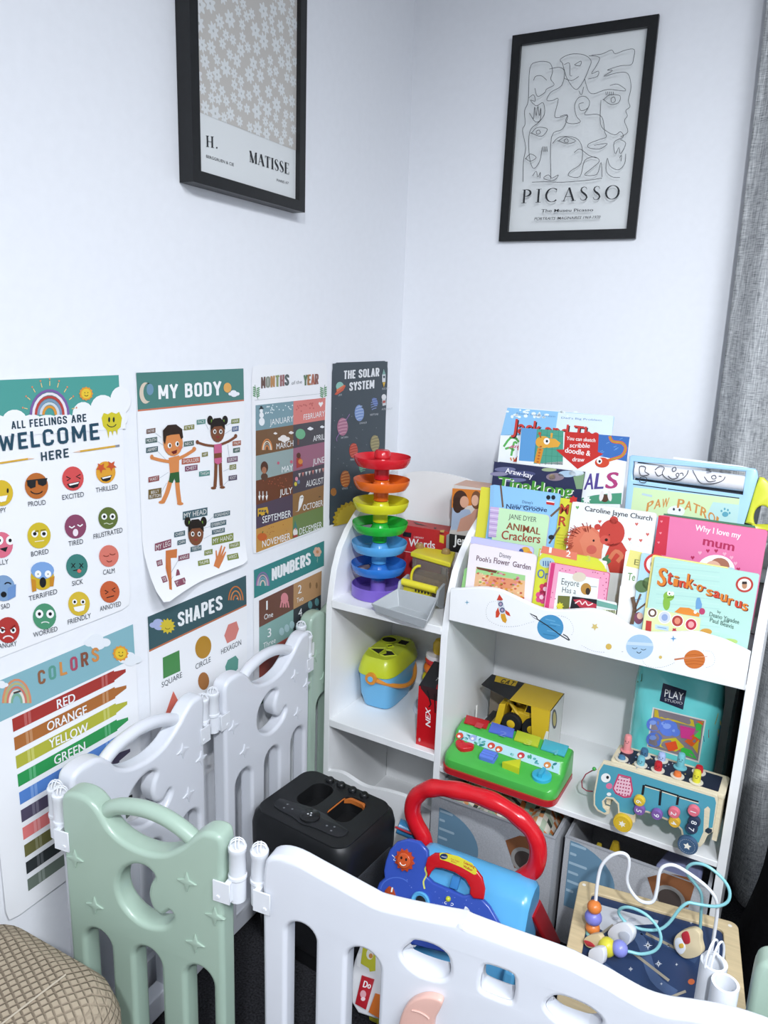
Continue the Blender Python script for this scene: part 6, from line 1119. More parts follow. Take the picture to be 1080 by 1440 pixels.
# --- wooden elephant
PLY = M('e2d6b8', rough=0.5, noise=0.06, scale=40, stretch=(1, 1, 6)); TEAL = PA('4f9fb4')
ep = splane(-0.4620, 0.0, ZB, 0.0, -0.02); el = thing('wooden_elephant_toy', 'wooden blue elephant pull along toy with pegs in its back', 'toy', ep.W(0.82, 0, 0))
def E2(x, y): return ep.P(810 + x / 4.0, 920 + y / 4.0)
sil = [(150, 605), (122, 650), (98, 790), (98, 850), (118, 882), (165, 905), (186, 898), (185, 870), (158, 862), (150, 835), (170, 812), (205, 818), (232, 845), (236, 885), (225, 930), (330, 950), (336, 905), (352, 888), (400, 892), (470, 918), (560, 958), (590, 990), (596, 1030), (640, 1075), (700, 1085), (722, 1060), (740, 1020), (770, 1000), (800, 830), (795, 800), (770, 785), (500, 705), (240, 625)]
sp3 = [E2(*p) for p in sil]; mb = MB(); mb.plate(ep, [[(a, max(0.003, b)) for a, b in sp3][::-1]], -0.010, 0.0, PLY, 0.001, 1)
cxm, cym = sum(p[0] for p in sil) / len(sil), sum(p[1] for p in sil) / len(sil)
A = Art(mb, ep, 810, 920, 4.0)
blue = [(156, 618), (132, 655), (108, 790), (108, 846), (125, 872), (160, 892), (172, 885), (150, 860), (146, 825), (172, 800), (212, 806), (242, 838), (246, 885), (325, 905), (345, 880), (400, 880), (470, 905), (562, 945), (600, 985), (608, 1030), (640, 1050), (690, 1060), (716, 1000), (722, 870), (742, 855), (755, 870), (745, 980), (768, 975), (788, 835), (780, 806), (500, 720), (240, 638)]
A.poly(blue, '539fb2', 2); A.el(168, 695, 27, 26, 'f2f2ee', 4); A.el(178, 692, 8, 9, '22262b', 5); A.el(187, 741, 18, 17, 'e0789a', 4); A.el(186, 787, 13, 10, 'f2f2ee', 4)
A.poly([(238, 672), (310, 690), (322, 770), (308, 805), (270, 808), (222, 785), (205, 755)], 'c9476f', 4); A.poly([(244, 682), (302, 697), (313, 768), (300, 796), (270, 798), (228, 778), (214, 754)], 'efc3cf', 5)
for i in range(5):
    for j in range(5): A.el(240 + i * 16 - j * 3, 705 + j * 19 + i * 3, 5, 5, 'b03f66', 6, 7)
A.line([(252, 688), (296, 698)], 4, '6a3f50', 6)
for x0, y0, x1, y1 in ((388, 735, 480, 762), (484, 765, 578, 795), (582, 798, 690, 830)): A.line([(x0, y0), (x1, y1)], 8, '1f2226', 5); A.line([(x0, y0 + 8), (x1, y1 + 8)], 5, 'e8dcc0', 5)
for x, y0, y1 in ((382, 735, 790), (478, 762, 850), (576, 795, 848)): A.line([(x, y0), (x - 8, y1)], 14, '1f2226', 5)
A.poly([(728, 985), (742, 975), (766, 985), (764, 1002), (745, 1010), (726, 998)], '2f3944', 4)
mb.build('front_plate', el)
for x, y, r, c, s in ((268, 937, 52, 'd9b52f', 1), (632, 1060, 54, '3f5a78', 1)):
    a, b = E2(x, y); R = r / 4.0 * (ep.W(a, b) - CAM_C).dot(CAM_F) / FPX; b = max(R + 0.0004, b); mb = MB(); mb.lathe([(R * 0.9, 0.001), (R, 0.003), (R, 0.010), (R * 0.93, 0.012), (0.0001, 0.012)], ep.W(a, b, 0), PL(c, 0.4), ep.n, 30)
    wp = Plane(ep.W(0, 0, 0.0122), ep.u, ep.v); mb.face([wp.W(*p) for p in starpts(a, b, R * 0.42, 6 if x < 400 else 5, 0.5)], PA('eeeadc'))
    for k in range(24): q0 = math.radians(15 * k); mb.face([wp.W(a + R * 0.78 * math.cos(q0 + d) * f, b + R * 0.78 * math.sin(q0 + d) * f, 0.0001) for d, f in ((-0.07, 1), (0.07, 1), (0.07, 0.94), (-0.07, 0.94))], PA('a9b4bd' if x > 400 else 'b8951f'))
    mb.build('wheel', el)
    mb = MB(); mb.lathe([(R, -0.092), (R, -0.083)], ep.W(a, b, 0), PL(c, 0.4), ep.n, 24); mb.build('wheel', el)
for x, y, c, s in ((362, 812, 'd9b93a', '6'), (362, 862, '7d5a9f', '5'), (460, 888, '7d5a9f', '9'), (556, 878, 'dd7080', '2'), (558, 930, 'd9ab3a', '4'), (666, 868, 'dd7080', '1'), (670, 928, '2f3a54', '8'), (655, 965, '2f3a54', '7')):
    a, b = E2(x, y); R = 0.0104; mb = MB(); mb.lathe([(R * 0.8, 0.0015), (R, 0.003), (R, 0.010), (R * 0.86, 0.0125), (0.0001, 0.0125)], ep.W(a, b, 0), PL(c, 0.4), ep.n, 24)
    wp = Plane(ep.W(0, 0, 0.0126), ep.u, ep.v); vs, fs, tx0, tx1 = text_geo(s, 0.004); k = 0.0105 / CAPH; mb.add([wp.W(a + (yy - 0.34) * k * 0.9, b - (xx - (tx0 + tx1) / 2) * k) for xx, yy in vs], fs, PA('eef0f0')); mb.build('number_disc', el)
zt_ = 0.136; pt = lambda a, d, h: ep.W(a, h, -d)
xa, xb = E2(150, 600)[0] + 0.004, E2(800, 800)[0] + 0.004
topz = 0.151
mb = MB()
for k, (d0, d1) in enumerate(((0.0101, 0.082),)):
    mb.plate(Plane(ep.W(0, topz, 0), ep.u, -ep.n), [rrect(xa + 0.008, d0, xb + 0.006, d1, 0.006)], -0.010, 0.0, PLY, 0.0015, 1)
mb.build('top_board', el)
for sx, x in ((0, xa + 0.010), (1, xb - 0.004)): mb = MB(); mb.hexa([pt(x, 0.0102, 0.055), pt(x + 0.008, 0.0102, 0.055), pt(x + 0.008, 0.074, 0.055), pt(x, 0.074, 0.055)], [pt(x, 0.0102, topz - 0.0101), pt(x + 0.008, 0.0102, topz - 0.0101), pt(x + 0.008, 0.074, topz - 0.0101), pt(x, 0.074, topz - 0.0101)], PLY); mb.build('end_board', el)
mb = MB(); mb.plate(ep, [[(a, max(0.05, b)) for a, b in sp3][::-1]], -0.066, -0.0585, PLY) if False else None
mb.hexa([pt(xa + 0.012, 0.0745, 0.05), pt(xb, 0.0745, 0.05), pt(xb, 0.082, 0.05), pt(xa + 0.012, 0.082, 0.05)], [pt(xa + 0.012, 0.0745, topz - 0.0101), pt(xb, 0.0745, topz - 0.0101), pt(xb, 0.082, topz - 0.0101), pt(xa + 0.012, 0.082, topz - 0.0101)], PLY); mb.build('back_plate', el)
tp = Plane(ep.W(0, topz + 0.0003, 0), ep.u, -ep.n)
mb = MB(); mb.plate(tp, [rrect(xa + 0.018, 0.016, xb - 0.006, 0.072, 0.002)], 0.0, 0.0008, M('24283a', rough=0.4)); A = Art(mb, Plane(tp.W(0, 0, 0.0009), tp.u, tp.v), 810, 920, 4.0)
for k in range(26): x = rnd.uniform(240, 720); A.poly(starpts(x, 540 + (x - 240) * 0.29 + rnd.uniform(-20, 75), 6, 4, 0.3), rnd.choice(('d9dde6', 'd9c27a', '7f9fc4')), 1)
mb.build('star_panel', el)
for x, y, c, hh in ((285, 545, 'e08f8f', 0.030), (382, 575, '3f6a8a', 0.012), (480, 600, 'a9b9e0', 0.012), (585, 640, '6fb4bd', 0.026), (250, 605, '4a7a9c', 0.003), (358, 635, '6fb0bd', 0.014), (455, 665, 'b8202c', 0.014), (565, 700, 'd9743a', 0.005), (690, 668, 'b8202c', 0.010), (672, 730, 'd6cf3a', 0.020)):
    a, b = tp.P(810 + x / 4.0, 920 + y / 4.0); b = min(0.066, max(0.024, b)); mb = MB(); o_ = tp.W(a, b, 0.001); R = 0.0072
    mb.lathe([(0.0125, 0.0), (0.0125, 0.0015), (0.0080, 0.0018)], o_, PL('d9d3c2' if c not in ('e08f8f', '6fb4bd') else c, 0.4), tp.n, 22); mb.lathe([(R, 0.0), (R, hh), (R * 0.8, hh + 0.004), (0.0001, hh + 0.0055)], o_, PL(c, 0.35), tp.n, 20); pg = mb.build('peg', el)
    if hh > 0.009:
        mb = MB(); fz = hh * 0.78; out = (-tp.v).normalized()
        for s_ in (-1, 1): mb.ball(o_ + tp.n * fz + out * R * 0.95 + tp.u * 0.0028 * s_, 0.0010, M('1c1c1e'), 6)
        mb.tube([o_ + tp.n * (fz - 0.003 - 0.001 * math.cos(q)) + out * R * 0.97 + tp.u * 0.0025 * math.sin(q) for q in (-1.2, -0.6, 0, 0.6, 1.2)], 0.0005, M('1c1c1e'), 5); mb.build('face', pg)
mb = MB(); s0 = E2(110, 655); p0 = ep.W(s0[0], s0[1], -0.005); mb.tube([p0] + [at(810 + x / 4.0, 920 + y / 4.0, 1, -0.452) for x, y in ((90, 655), (55, 675), (32, 715), (35, 750), (60, 768), (95, 772))], 0.0012, M('a83f4f'), 6); mb.ball(p0 + V((-0.004, 0, 0)), 0.004, PL('3f9f4a'), 10); mb.build('pull_cord', el)
# ================================================================== fabric bins under the right board
FAB = M('b4b6ba', rough=0.92, noise=0.10, scale=350, bump=0.15, spec=0.1)
def fabric_bin(name, label, xa, xb, yf, zt, art):
    pl = splane(yf, 0, 0, 0); t = thing(name, label, 'storage bin', RP((xa + xb) / 2, yf + 0.12, 0.0005)); dep = 0.25; th = 0.006
    mb = MB(SX); y1 = yf + dep
    mb.bx(xa, xb, yf, yf + th, 0.0005, zt, FAB); mb.bx(xa, xa + th, yf + th, y1, 0.0005, zt, FAB); mb.bx(xb - th, xb, yf + th, y1, 0.0005, zt, FAB); mb.bx(xa + th, xb - th, y1 - th, y1, 0.0005, zt, FAB); mb.bx(xa + th, xb - th, yf + th, y1 - th, 0.0005, 0.006, FAB)
    art(mb, Plane(pl.W(0, 0, 0.0002), pl.u, pl.v)); mb.build('body', t)
    mb = MB(SX); c = M('9b9da2', rough=0.9); mb.bx(xa - 0.0008, xb + 0.0008, yf - 0.0008, yf + th, zt, zt + 0.0025, c); mb.bx(xa - 0.0008, xa + th, yf + th, y1, zt, zt + 0.0025, c); mb.bx(xb - th, xb + 0.0008, yf + th, y1, zt, zt + 0.0025, c); mb.bx(xa, xb, y1 - th, y1, zt, zt + 0.0025, c); mb.build('binding', t)
    return t
def art_bin(x0, y0, s):
    def f(mb, pl):
        A = Art(mb, pl); B6 = '6f93ab'
        a0, b0 = pl.P(x0, y0)
        def W(a, b, h=1): return pl.W(a0 + a, b0 + b, h * 0.0003)
        mb.face([W(0.004, -0.008), W(0.004, -0.165), W(0.03, -0.165)] + [W(0.004 + 0.098 * math.cos(q), -0.085 + 0.078 * math.sin(q)) for q in [math.radians(-60 + 10 * k) for k in range(15)]], PA(B6))
        for k, l in enumerate((0.030, 0.012, 0.036, 0.020, 0.028, 0.014)): z = -0.018 - 0.022 * k; mb.face([W(0.006, z, 2), W(0.006 + l, z, 2), W(0.008 + l, z + 0.003, 2), W(0.006 + l, z + 0.006, 2), W(0.006, z + 0.006, 2)], PA('a9c3d3'))
        c = (0.195, -0.040); mb.face([W(c[0] - 0.035, c[1] + 0.012, 1), W(c[0] - 0.01, c[1] - 0.045, 1), W(c[0] + 0.045, c[1] - 0.02, 1), W(c[0] + 0.050, c[1] + 0.030, 1), W(c[0] + 0.035, c[1] + 0.044, 1), W(c[0] - 0.005, c[1] + 0.036, 1)], PA('8a5a3c'))
        mb.face([W(c[0] + 0.010 + 0.030 * math.cos(q), c[1] - 0.018 + 0.030 * math.sin(q), 2) for q in [2 * math.pi * k / 24 for k in range(24)]], PA('9a9793')); mb.face([W(c[0] + 0.010 + 0.022 * math.cos(q), c[1] - 0.018 + 0.022 * math.sin(q), 3) for q in [2 * math.pi * k / 24 for k in range(24)]], PA('4f4642'))
        mb.face([W(0.135, -0.165), W(0.150, -0.140), W(0.170, -0.130), W(0.19, -0.165)], PA('8a5a3c'))
    return f
fabric_bin('fabric_storage_bin', 'grey fabric storage bin holding a patterned cloth, behind the red handled walker', 0.3725, 0.652, -0.492, 0.262, art_bin(616, 1130, 1))
fabric_bin('fabric_storage_bin', 'grey fabric storage bin with a brown and white print, behind the bead maze', 0.664, 0.944, -0.458, 0.252, art_bin(800, 1176, 1))
# cloth bundled in the first bin
mb = MB(); NN = 26; rnd2 = random.Random(5); vs = []; cl = [M(c, rough=0.9) for c in ('cfc9bb', '8fae96', 'c9743a', '3a3f38', 'd9d3c6', 'a9b59f', 'c98a5a')]
for i in range(NN + 1):
    for j in range(NN + 1):
        u, v = i / NN, j / NN; ed = min(1.0, 8 * min(u, 1 - u, v, 1 - v)); vs.append(RP(0.383 + 0.258 * u, -0.482 + 0.225 * v, 0.205 + ed * (0.040 + 0.014 * math.sin(9 * u + 4 * v) * math.cos(7 * v + 2 * u) + 0.010 * math.sin(21 * u - 9 * v))))
for i in range(NN):
    for j in range(NN): mb.add([vs[i * (NN + 1) + j], vs[(i + 1) * (NN + 1) + j], vs[(i + 1) * (NN + 1) + j + 1], vs[i * (NN + 1) + j + 1]], [(0, 1, 2, 3)], cl[int(2.2 * (math.sin(i * 0.9 + math.sin(j * 0.7) * 2) + math.cos(j * 0.8 + i * 0.2)) + 9) % 7])
mb.rings([[RP(x, y, 0.0075) for x, y in ((0.385, -0.48), (0.64, -0.48), (0.64, -0.26), (0.385, -0.26))], [RP(x, y, 0.206) for x, y in ((0.385, -0.48), (0.64, -0.48), (0.64, -0.26), (0.385, -0.26))]], cl[0])
tag(mb.build('patterned_cloth', angle=80), 'bundled green and orange patterned cloth inside a grey fabric bin', 'cloth')
# things in the second bin
def inbin(name, label, cat, px, py, y, r, col, sc=(1, 1, 1)):
    p = at(px, py, 1, y); mb = MB(); n = 12; rr = []
    for k in range(7):
        t = k / 6; q = r * (0.75 + 0.35 * math.sin(math.pi * t * 0.8)) * (1 - 0.65 * max(0, t - 0.7) / 0.3); rr.append([V((p.x + q * sc[0] * math.cos(2 * math.pi * i / n) * (1.12 if i % 2 else 0.94), p.y + q * sc[1] * math.sin(2 * math.pi * i / n), 0.0075 + (p.z - 0.0075) * t)) for i in range(n)])
    mb.rings(rr, PL(col)); return tag(mb.build(name), label, cat)
inbin('toy_cup', 'ridged yellow toy cup standing in the grey bin behind the bead maze', 'toy', 866, 1184, -0.40, 0.019, 'c9a92f')
inbin('toy_block', 'small yellow toy peeping over the rim of the bin behind the bead maze', 'toy', 843, 1186, -0.40, 0.010, 'd0b83a', (1.4, 0.8, 1))
mb = MB(); P = [at(920, 1216, 1, -0.40), at(968, 1204, 1, -0.40), at(1000, 1212, 1, -0.40)]
P[2].x = min(P[2].x, 0.925); b_ = [V((0.845, -0.40, 0.008)), V((0.925, -0.405, 0.008)), V((0.925, -0.33, 0.008)), V((0.845, -0.33, 0.008))]
mb.hexa(b_, [V((P[0].x, -0.40, P[0].z)), V((0.925, -0.405, P[2].z)), V((0.925, -0.33, P[2].z + 0.01)), V((0.86, -0.33, P[0].z + 0.016))], M('a9b0dc', rough=0.25, coat=0.3)); tag(mb.build('plastic_pouch', bevel=0.008, seg=3), 'lilac plastic pouch in the grey bin behind the bead maze', 'pouch')
# ================================================================== black party speaker
SK = M('1b1c1e', rough=0.42, noise=0.08, scale=40, spec=0.35); SG = M('101113', rough=0.6)
sz = 0.312; S4 = [at(px, py, 2, 0.285) for px, py in ((346, 1168), (516, 1240), (560, 1150), (438, 1084))]
sc_ = sum(S4, V()) / 4; su = ((S4[1] - S4[0]) + (S4[2] - S4[3])).normalized(); sv = V((-su.y, su.x, 0)); sc_ += sv * 0.004
sp = thing('party_speaker', 'black party speaker with a recessed handle in its top', 'speaker', (sc_.x, sc_.y, 0.0))
hw = (S4[1] - S4[0]).length / 2; hd = (S4[2] - S4[1]).length / 2; hw -= 0.015; sc_ -= su * 0.018
def sring(z, w_, d_, r): return [V((sc_.x, sc_.y, z)) + su * a + sv * b for a, b in rrect(-w_, -d_, w_, d_, r, 6)]
tpl = Plane((sc_.x, sc_.y, sz), su, sv)
mb = MB(); mb.rings([sring(0.002, hw * 0.84, hd * 0.84, 0.026), sring(0.02, hw * 0.87, hd * 0.87, 0.026), sring(0.235, hw * 0.99, hd * 0.99, 0.028), sring(0.280, hw, hd, 0.030), sring(0.300, hw * 0.975, hd * 0.97, 0.032), sring(0.3090, hw * 0.91, hd * 0.91, 0.030)], SK, (True, False))
h1 = rrect(-0.066, -0.022, -0.014, 0.062, 0.022); h2 = rrect(0.014, -0.022, 0.070, 0.062, 0.020)
mb.plate(tpl, [[(x, y) for x, y in rrect(-hw * 0.91, -hd * 0.91, hw * 0.91, hd * 0.91, 0.030, 6)], h1, h2], -0.006, 0.0, SK, 0.001, 1)
for h in (h1, h2): mb.rings([[tpl.W(a, b, -0.001) for a, b in h], [tpl.W(a * 0.95 + (0.05 * (-0.042 if h is h1 else 0.043)), b * 0.95 + 0.001, -0.035) for a, b in h]], SG, (False, True))
mb.build('cabinet', sp)
mb = MB(); mb.tube([tpl.W(0.0145, y, -0.003) for y in (-0.014, 0.0, 0.03, 0.054)], 0.0016, M('b8682f', rough=0.4), 8); mb.prism(tpl, [(0.016, 0.046), (0.028, 0.054), (0.056, 0.054), (0.067, 0.046), (0.060, 0.0605), (0.024, 0.0605)], -0.012, -0.003, M('b8682f', rough=0.4)); mb.build('handle_lining', sp)
mb = MB(); mb.plate(tpl, [smooth([(-0.088, -0.036, 0), (-0.060, -0.030, 0), (-0.030, -0.022, 0), (0.0, -0.020, 0), (0.030, -0.022, 0), (0.060, -0.030, 0), (0.088, -0.036, 0), (0.080, -0.062, 0), (0.030, -0.066, 0), (0, -0.072, 0), (-0.030, -0.066, 0), (-0.080, -0.062, 0)], True, 3)], 0.0002, 0.0018, M('232427', rough=0.35), 0.0007, 1)
IC = M('6f7276', rough=0.5); ta = Plane(tpl.W(0, 0, 0.0019), su, sv)
for a, b in ((-0.062, -0.042), (-0.060, -0.055), (0.058, -0.042), (0.060, -0.055), (0.044, -0.048), (-0.044, -0.048)): mb.face([ta.W(a + x, b + y, 0.0001) for x, y in circle(0, 0, 0.0022, 10)], IC)
mb.build('control_panel', sp)
mb = MB(); mb.lathe([(0.0205, 0), (0.0205, 0.004), (0.018, 0.006), (0.0001, 0.006)], tpl.W(0, -0.046, 0.0018), M('1f2022', rough=0.25), n=32); k_ = mb.build('volume_dial', sp)
mb = MB(); tb = Plane(tpl.W(0, -0.046, 0.0080), su, sv)
for q in (90, 210, 330): mb.face([tb.W(0.004 * math.cos(math.radians(q)) + x, 0.004 * math.sin(math.radians(q)) + y, 0.0001) for x, y in circle(0, 0, 0.002, 10)], M('c9cccf'))
mb.build('dial_mark', k_)
for k in range(4): mb = MB(); mb.lathe([(0.0095, -0.003), (0.0095, 0.004), (0.007, 0.007), (0.0001, 0.007)], tpl.W(-0.045 + 0.030 * k, 0.0765, 0.0002), M('141517', rough=0.35), n=20); mb.build('knob', sp)
def taper(n_, half): 
    top = V((sc_.x, sc_.y, 0.272)) + n_ * half; bot = V((sc_.x, sc_.y, 0.02)) + n_ * half * 0.87; return bot, (top - bot).normalized()
b_, v_ = taper(su, hw); gp = Plane(b_ + su * 0.0008, sv, v_); mb = MB(); mb.plate(gp, [rrect(-hd * 0.66, 0.02, hd * 0.70, 0.215, 0.012)], -0.004, 0.001, M('3c3e42', rough=0.55, noise=0.5, scale=700, bump=0.5), 0.0006, 1); mb.build('side_grille', sp)
b_, v_ = taper(-sv, hd); fp_ = Plane(b_ - sv * 0.0008, su, v_); mb = MB(); mb.plate(fp_, [rrect(-hw * 0.68, 0.02, hw * 0.68, 0.22, 0.02)], -0.004, 0.001, M('26272a', rough=0.55, noise=0.4, scale=700, bump=0.5), 0.0006, 1); mb.build('front_grille', sp)
# ================================================================== first steps walker
WY = -0.665; DY = WY + 0.61; DZ = 0.044
wk = thing('baby_walker', 'blue baby walker with a thick red push handle, behind the white gate', 'toy', (0.5, WY - 0.07, 0.0))
RDH = PL('cf1a26', 0.22); BL = PL('5fb0e2', 0.25); NB = PL('3552b0', 0.3)
hp = [at(x, y, 1, WY) for x, y in ((598, 1190), (595, 1176), (586, 1160), (580, 1142), (583, 1124), (596, 1112), (614, 1108), (640, 1111), (672, 1119), (704, 1132), (733, 1152), (752, 1176), (757, 1200), (752, 1220), (741, 1230), (727, 1240))]
hp = smooth(hp, False, 4); mb = MB(); mb.tube(hp, [0.0165 + 0.0012 * math.cos(i * 1.1) * (18 < i < 44) for i in range(len(hp))], RDH, 16); mb.build('push_handle', wk)
bxl, bxr = at(602, 1180, 1, WY - 0.02).x - 0.004, at(754, 1243, 1, WY - 0.02).x + 0.002
mb = MB(); prof = [(-0.600, 0.10), (-0.598, 0.205), (-0.606, 0.228), (-0.622, 0.240), (-0.642, 0.243), (-0.664, 0.236), (-0.680, 0.220), (-0.735, 0.075), (-0.700, 0.060)]
n_ = len(prof); 
def wr(x, f): return [V((x, DY - 0.655 + (y + 0.655) * f, DZ + 0.15 + (z - 0.15) * f)) for y, z in prof]
mb.rings([wr(bxl, 0.90), wr(bxl + 0.006, 0.97), wr(bxl + 0.016, 1.0), wr(bxr - 0.016, 1.0), wr(bxr - 0.006, 0.97), wr(bxr, 0.90)], BL); mb.build('body', wk)
wp = Plane((0, -0.6825 + DY, 0.225 + DZ), (1, 0, 0), (0, 0.37, 0.93))
Z2 = lambda x, y: wp.P(500 + x / 3.6, 1080 + y / 3.6)
out = [(118, 615), (135, 570), (162, 545), (158, 510), (168, 460), (188, 405), (225, 365), (280, 350), (340, 365), (380, 412), (384, 500), (372, 535), (408, 570), (480, 600), (560, 636), (600, 625), (648, 645), (690, 690), (722, 745), (760, 810), (770, 900), (500, 930), (200, 860)]
mb = MB(); mb.plate(wp, [[Z2(*p) for p in out][::-1]], 0.004, 0.016, NB, 0.004, 2)
fp = Plane(wp.W(0, 0, 0.0162), wp.u, wp.v); A = Art(mb, fp, 500, 1080, 3.6)
for k in range(46):
    x, y = rnd.uniform(240, 640), rnd.uniform(560, 760)
    if y > 520 + (x - 240) * 0.36 + 20: A.el(x, y, rnd.uniform(1.5, 4), rnd.uniform(1.5, 4), '6f86d0', 1, 8)
A.arc(205, 620, 78, 66, 40, 175, 5, '4f6fc9', 1); A.line([(185, 440), (200, 455), (192, 465), (205, 470)], 4, 'd9e0f0', 1); A.line([(370, 485), (352, 510), (360, 540), (344, 575), (350, 612)], 8, 'd9d96a', 2, sm=3)
A.arc(458, 682, 7, 6, 30, 300, 3, 'e9edf5', 2); A.arc(488, 690, 7, 6, 200, 500, 3, 'e9edf5', 2)
panel = mb.build('activity_panel', wk)
def wl(x, y, h): a, b = Z2(x, y); return wp.W(a, b, h)
mb = MB(); a, b = Z2(268, 455); r = 0.0205; mb.plate(wp, [[(a + p[0], b + p[1]) for p in starpts(0, 0, r * 1.02, 12, 0.80)]], 0.016, 0.021, PL('b8421c', 0.3), 0.001, 1); mb.plate(wp, [[(a + p[0], b + p[1]) for p in circle(0, 0, r * 0.68, 24)]], 0.020, 0.025, PL('c9562a', 0.25), 0.002, 2)
sp2 = Plane(wp.W(0, 0, 0.0252), wp.u, wp.v)
for q in (-1, 1): mb.face([sp2.W(a + q * 0.005 + x, b + 0.004 + y) for x, y in circle(0, 0, 0.0022, 10, 0.0028)], PA('2a1a18'))
mb.tube([sp2.W(a + 0.007 * math.cos(q), b - 0.001 + 0.007 * math.sin(q), 0.0003) for q in [math.radians(-150 + 12 * k) for k in range(11)]], 0.0010, PA('f0e6dc'), 6); mb.build('sun_button', wk)
mb = MB(); mb.plate(wp, [[Z2(x, y) for x, y in ((165, 640), (170, 605), (190, 585), (212, 600), (225, 640))][::-1]], 0.016, 0.020, PL('a8431f', 0.3), 0.001, 1); A = Art(mb, Plane(wp.W(0, 0, 0.0203), wp.u, wp.v), 500, 1080, 3.6); A.text('1', (178, 628), (186, 628), 24, 'f2efe9', 1, 0.03); mb.build('number_key', wk)
mb = MB(); a, b = Z2(348, 665); mb.lathe([(0.011, 0.016), (0.018, 0.016), (0.019, 0.021), (0.017, 0.024), (0.012, 0.022), (0.011, 0.017)], wp.W(a, b, 0), PL('5fb0e2'), wp.n, 28, (False, False)); mb.lathe([(0.0115, 0.0162), (0.0001, 0.0175)], wp.W(a, b, 0), PL('23262c'), wp.n, 20); mb.build('ring_button', wk)
mb = MB(); a, b = Z2(485, 650); mb.ball(wp.W(a, b, 0.017), 0.0050, PL('c9cf3a'), 14); mb.build('round_button', wk)
mb = MB(); a, b = Z2(655, 790); mb.lathe([(0.016, 0.016), (0.016, 0.020), (0.0001, 0.021)], wp.W(a, b, 0), PL('c9c93a'), wp.n, 24); mb.build('gear', wk)
arch = smooth([Z2(x, y) + (0,) for x, y in ((388, 520), (376, 470), (400, 432), (450, 430), (540, 455), (610, 500), (648, 560), (652, 640))], False, 4)
mb = MB(); oo = [(388, 540), (374, 480), (385, 440), (420, 418), (480, 420), (560, 450), (620, 490), (658, 540), (672, 600), (665, 650), (615, 645), (596, 622), (598, 590), (575, 550), (520, 515), (460, 495), (425, 492), (405, 510)]
mb.plate(wp, [[Z2(*p) for p in oo][::-1]], 0.0135, 0.0225, PL('c0141f', 0.25), 0.003, 2)
lab = [(425, 432), (440, 428), (520, 446), (590, 482), (614, 515), (612, 538), (600, 540), (540, 505), (470, 475), (428, 462)]
A = Art(mb, Plane(wp.W(0, 0, 0.0227), wp.u, wp.v), 500, 1080, 3.6); A.poly(lab, 'd9d03a', 1); A.el(447, 448, 20, 15, '1f2f5a', 2); A.text('vtech', (434, 450), (461, 456), 8, 'e9edf5', 3); A.text('First Steps', (482, 463), (524, 478), 8, 'b8303a', 3); A.text('Baby', (484, 474), (512, 484), 7, 'b8303a', 3); A.text('Learning', (548, 482), (602, 508), 13, 'b8202a', 3, 0.02); A.text('Walker', (545, 502), (592, 524), 13, 'b8202a', 3, 0.02); mb.build('carry_handle', wk)
mb = MB(); mb.plate(Plane(wp.W(0, 0, 0.002), wp.u, wp.v), [[Z2(x, y) for x, y in ((500, 535), (540, 548), (522, 612), (482, 598))][::-1]], 0.0, 0.008, PL('3f86c9'), 0.002, 1); mb.build('latch', wk)
for x0, sgn in ((bxr, 1), (bxl, -1)):
    B = at(777, 1322, 2, 0.07) if sgn > 0 else V((bxl + 0.012, at(777, 1322, 2, 0.07).y, 0.07)); tp0 = V((x0 - 0.006 * sgn, WY - 0.012, 0.225)); d_ = (B - tp0); B = tp0 + d_ * (0.170 / 0.155)
    mb = MB(); mb.hexa([B + V((-0.012, -0.034, 0)), B + V((0.012, -0.038, 0)), B + V((0.012, 0.012, 0)), B + V((-0.012, 0.014, 0))], [tp0 + V((-0.009, -0.026, 0)), tp0 + V((0.009, -0.026, 0)), tp0 + V((0.009, 0.026, 0)), tp0 + V((-0.009, 0.026, 0))], PL('b01a25', 0.35)); mb.build('leg', wk, bevel=0.005, seg=3)
    mb = MB(); mb.lathe([(0.020, -0.010), (0.0235, -0.008), (0.0235, 0.008), (0.020, 0.010)], (B.x, B.y - 0.012, 0.0240), PL('d9d03a'), (1, 0, 0), 24); mb.build('wheel', wk)
for x0 in (bxl + 0.01, bxr - 0.01): mb = MB(); mb.hexa([V((x0 - 0.01, DY - 0.79, 0.02)), V((x0 + 0.01, DY - 0.79, 0.02)), V((x0 + 0.01, DY - 0.75, 0.02)), V((x0 - 0.01, DY - 0.75, 0.02))], [V((x0 - 0.01, DY - 0.735, DZ + 0.13)), V((x0 + 0.01, DY - 0.735, DZ + 0.13)), V((x0 + 0.01, DY - 0.69, DZ + 0.13)), V((x0 - 0.01, DY - 0.69, DZ + 0.13))], BL); mb.build('leg', wk, bevel=0.005)
for x0 in (bxl - 0.012, bxr + 0.012):
    for yy in (DY - 0.785,): mb = MB(); mb.lathe([(0.020, -0.010), (0.024, -0.008), (0.024, 0.008), (0.020, 0.010)], (x0, yy, 0.0245), PL('d9d03a'), (1, 0, 0), 24); mb.build('wheel', wk)
hs = at(574, 1167, 1, WY + 0.016); mb = MB(); mb.cyl(hs + V((-0.020, -0.006, 0.006)), hs + V((0.020, 0.006, -0.006)), 0.0150, PL('3f86b8'), n=20); mb.tube([at(556, 1163, 1, WY - 0.004), at(568, 1168, 1, WY - 0.006), at(578, 1172, 1, WY - 0.006), at(590, 1173, 1, WY)], 0.0022, M('a8303a'), 8); mb.build('handset', wk)
pk = Plane((0, -0.845, 0.14), (1, 0, 0), (0, 0.50, 0.866)); K = lambda x, y: pk.P(340 + x / 2.842, 1150 + y / 2.842)
mb = MB(); oo = [(500, 470), (480, 490), (450, 570), (432, 660), (440, 740), (465, 780), (540, 805), (640, 780), (700, 640), (640, 500), (560, 470)]
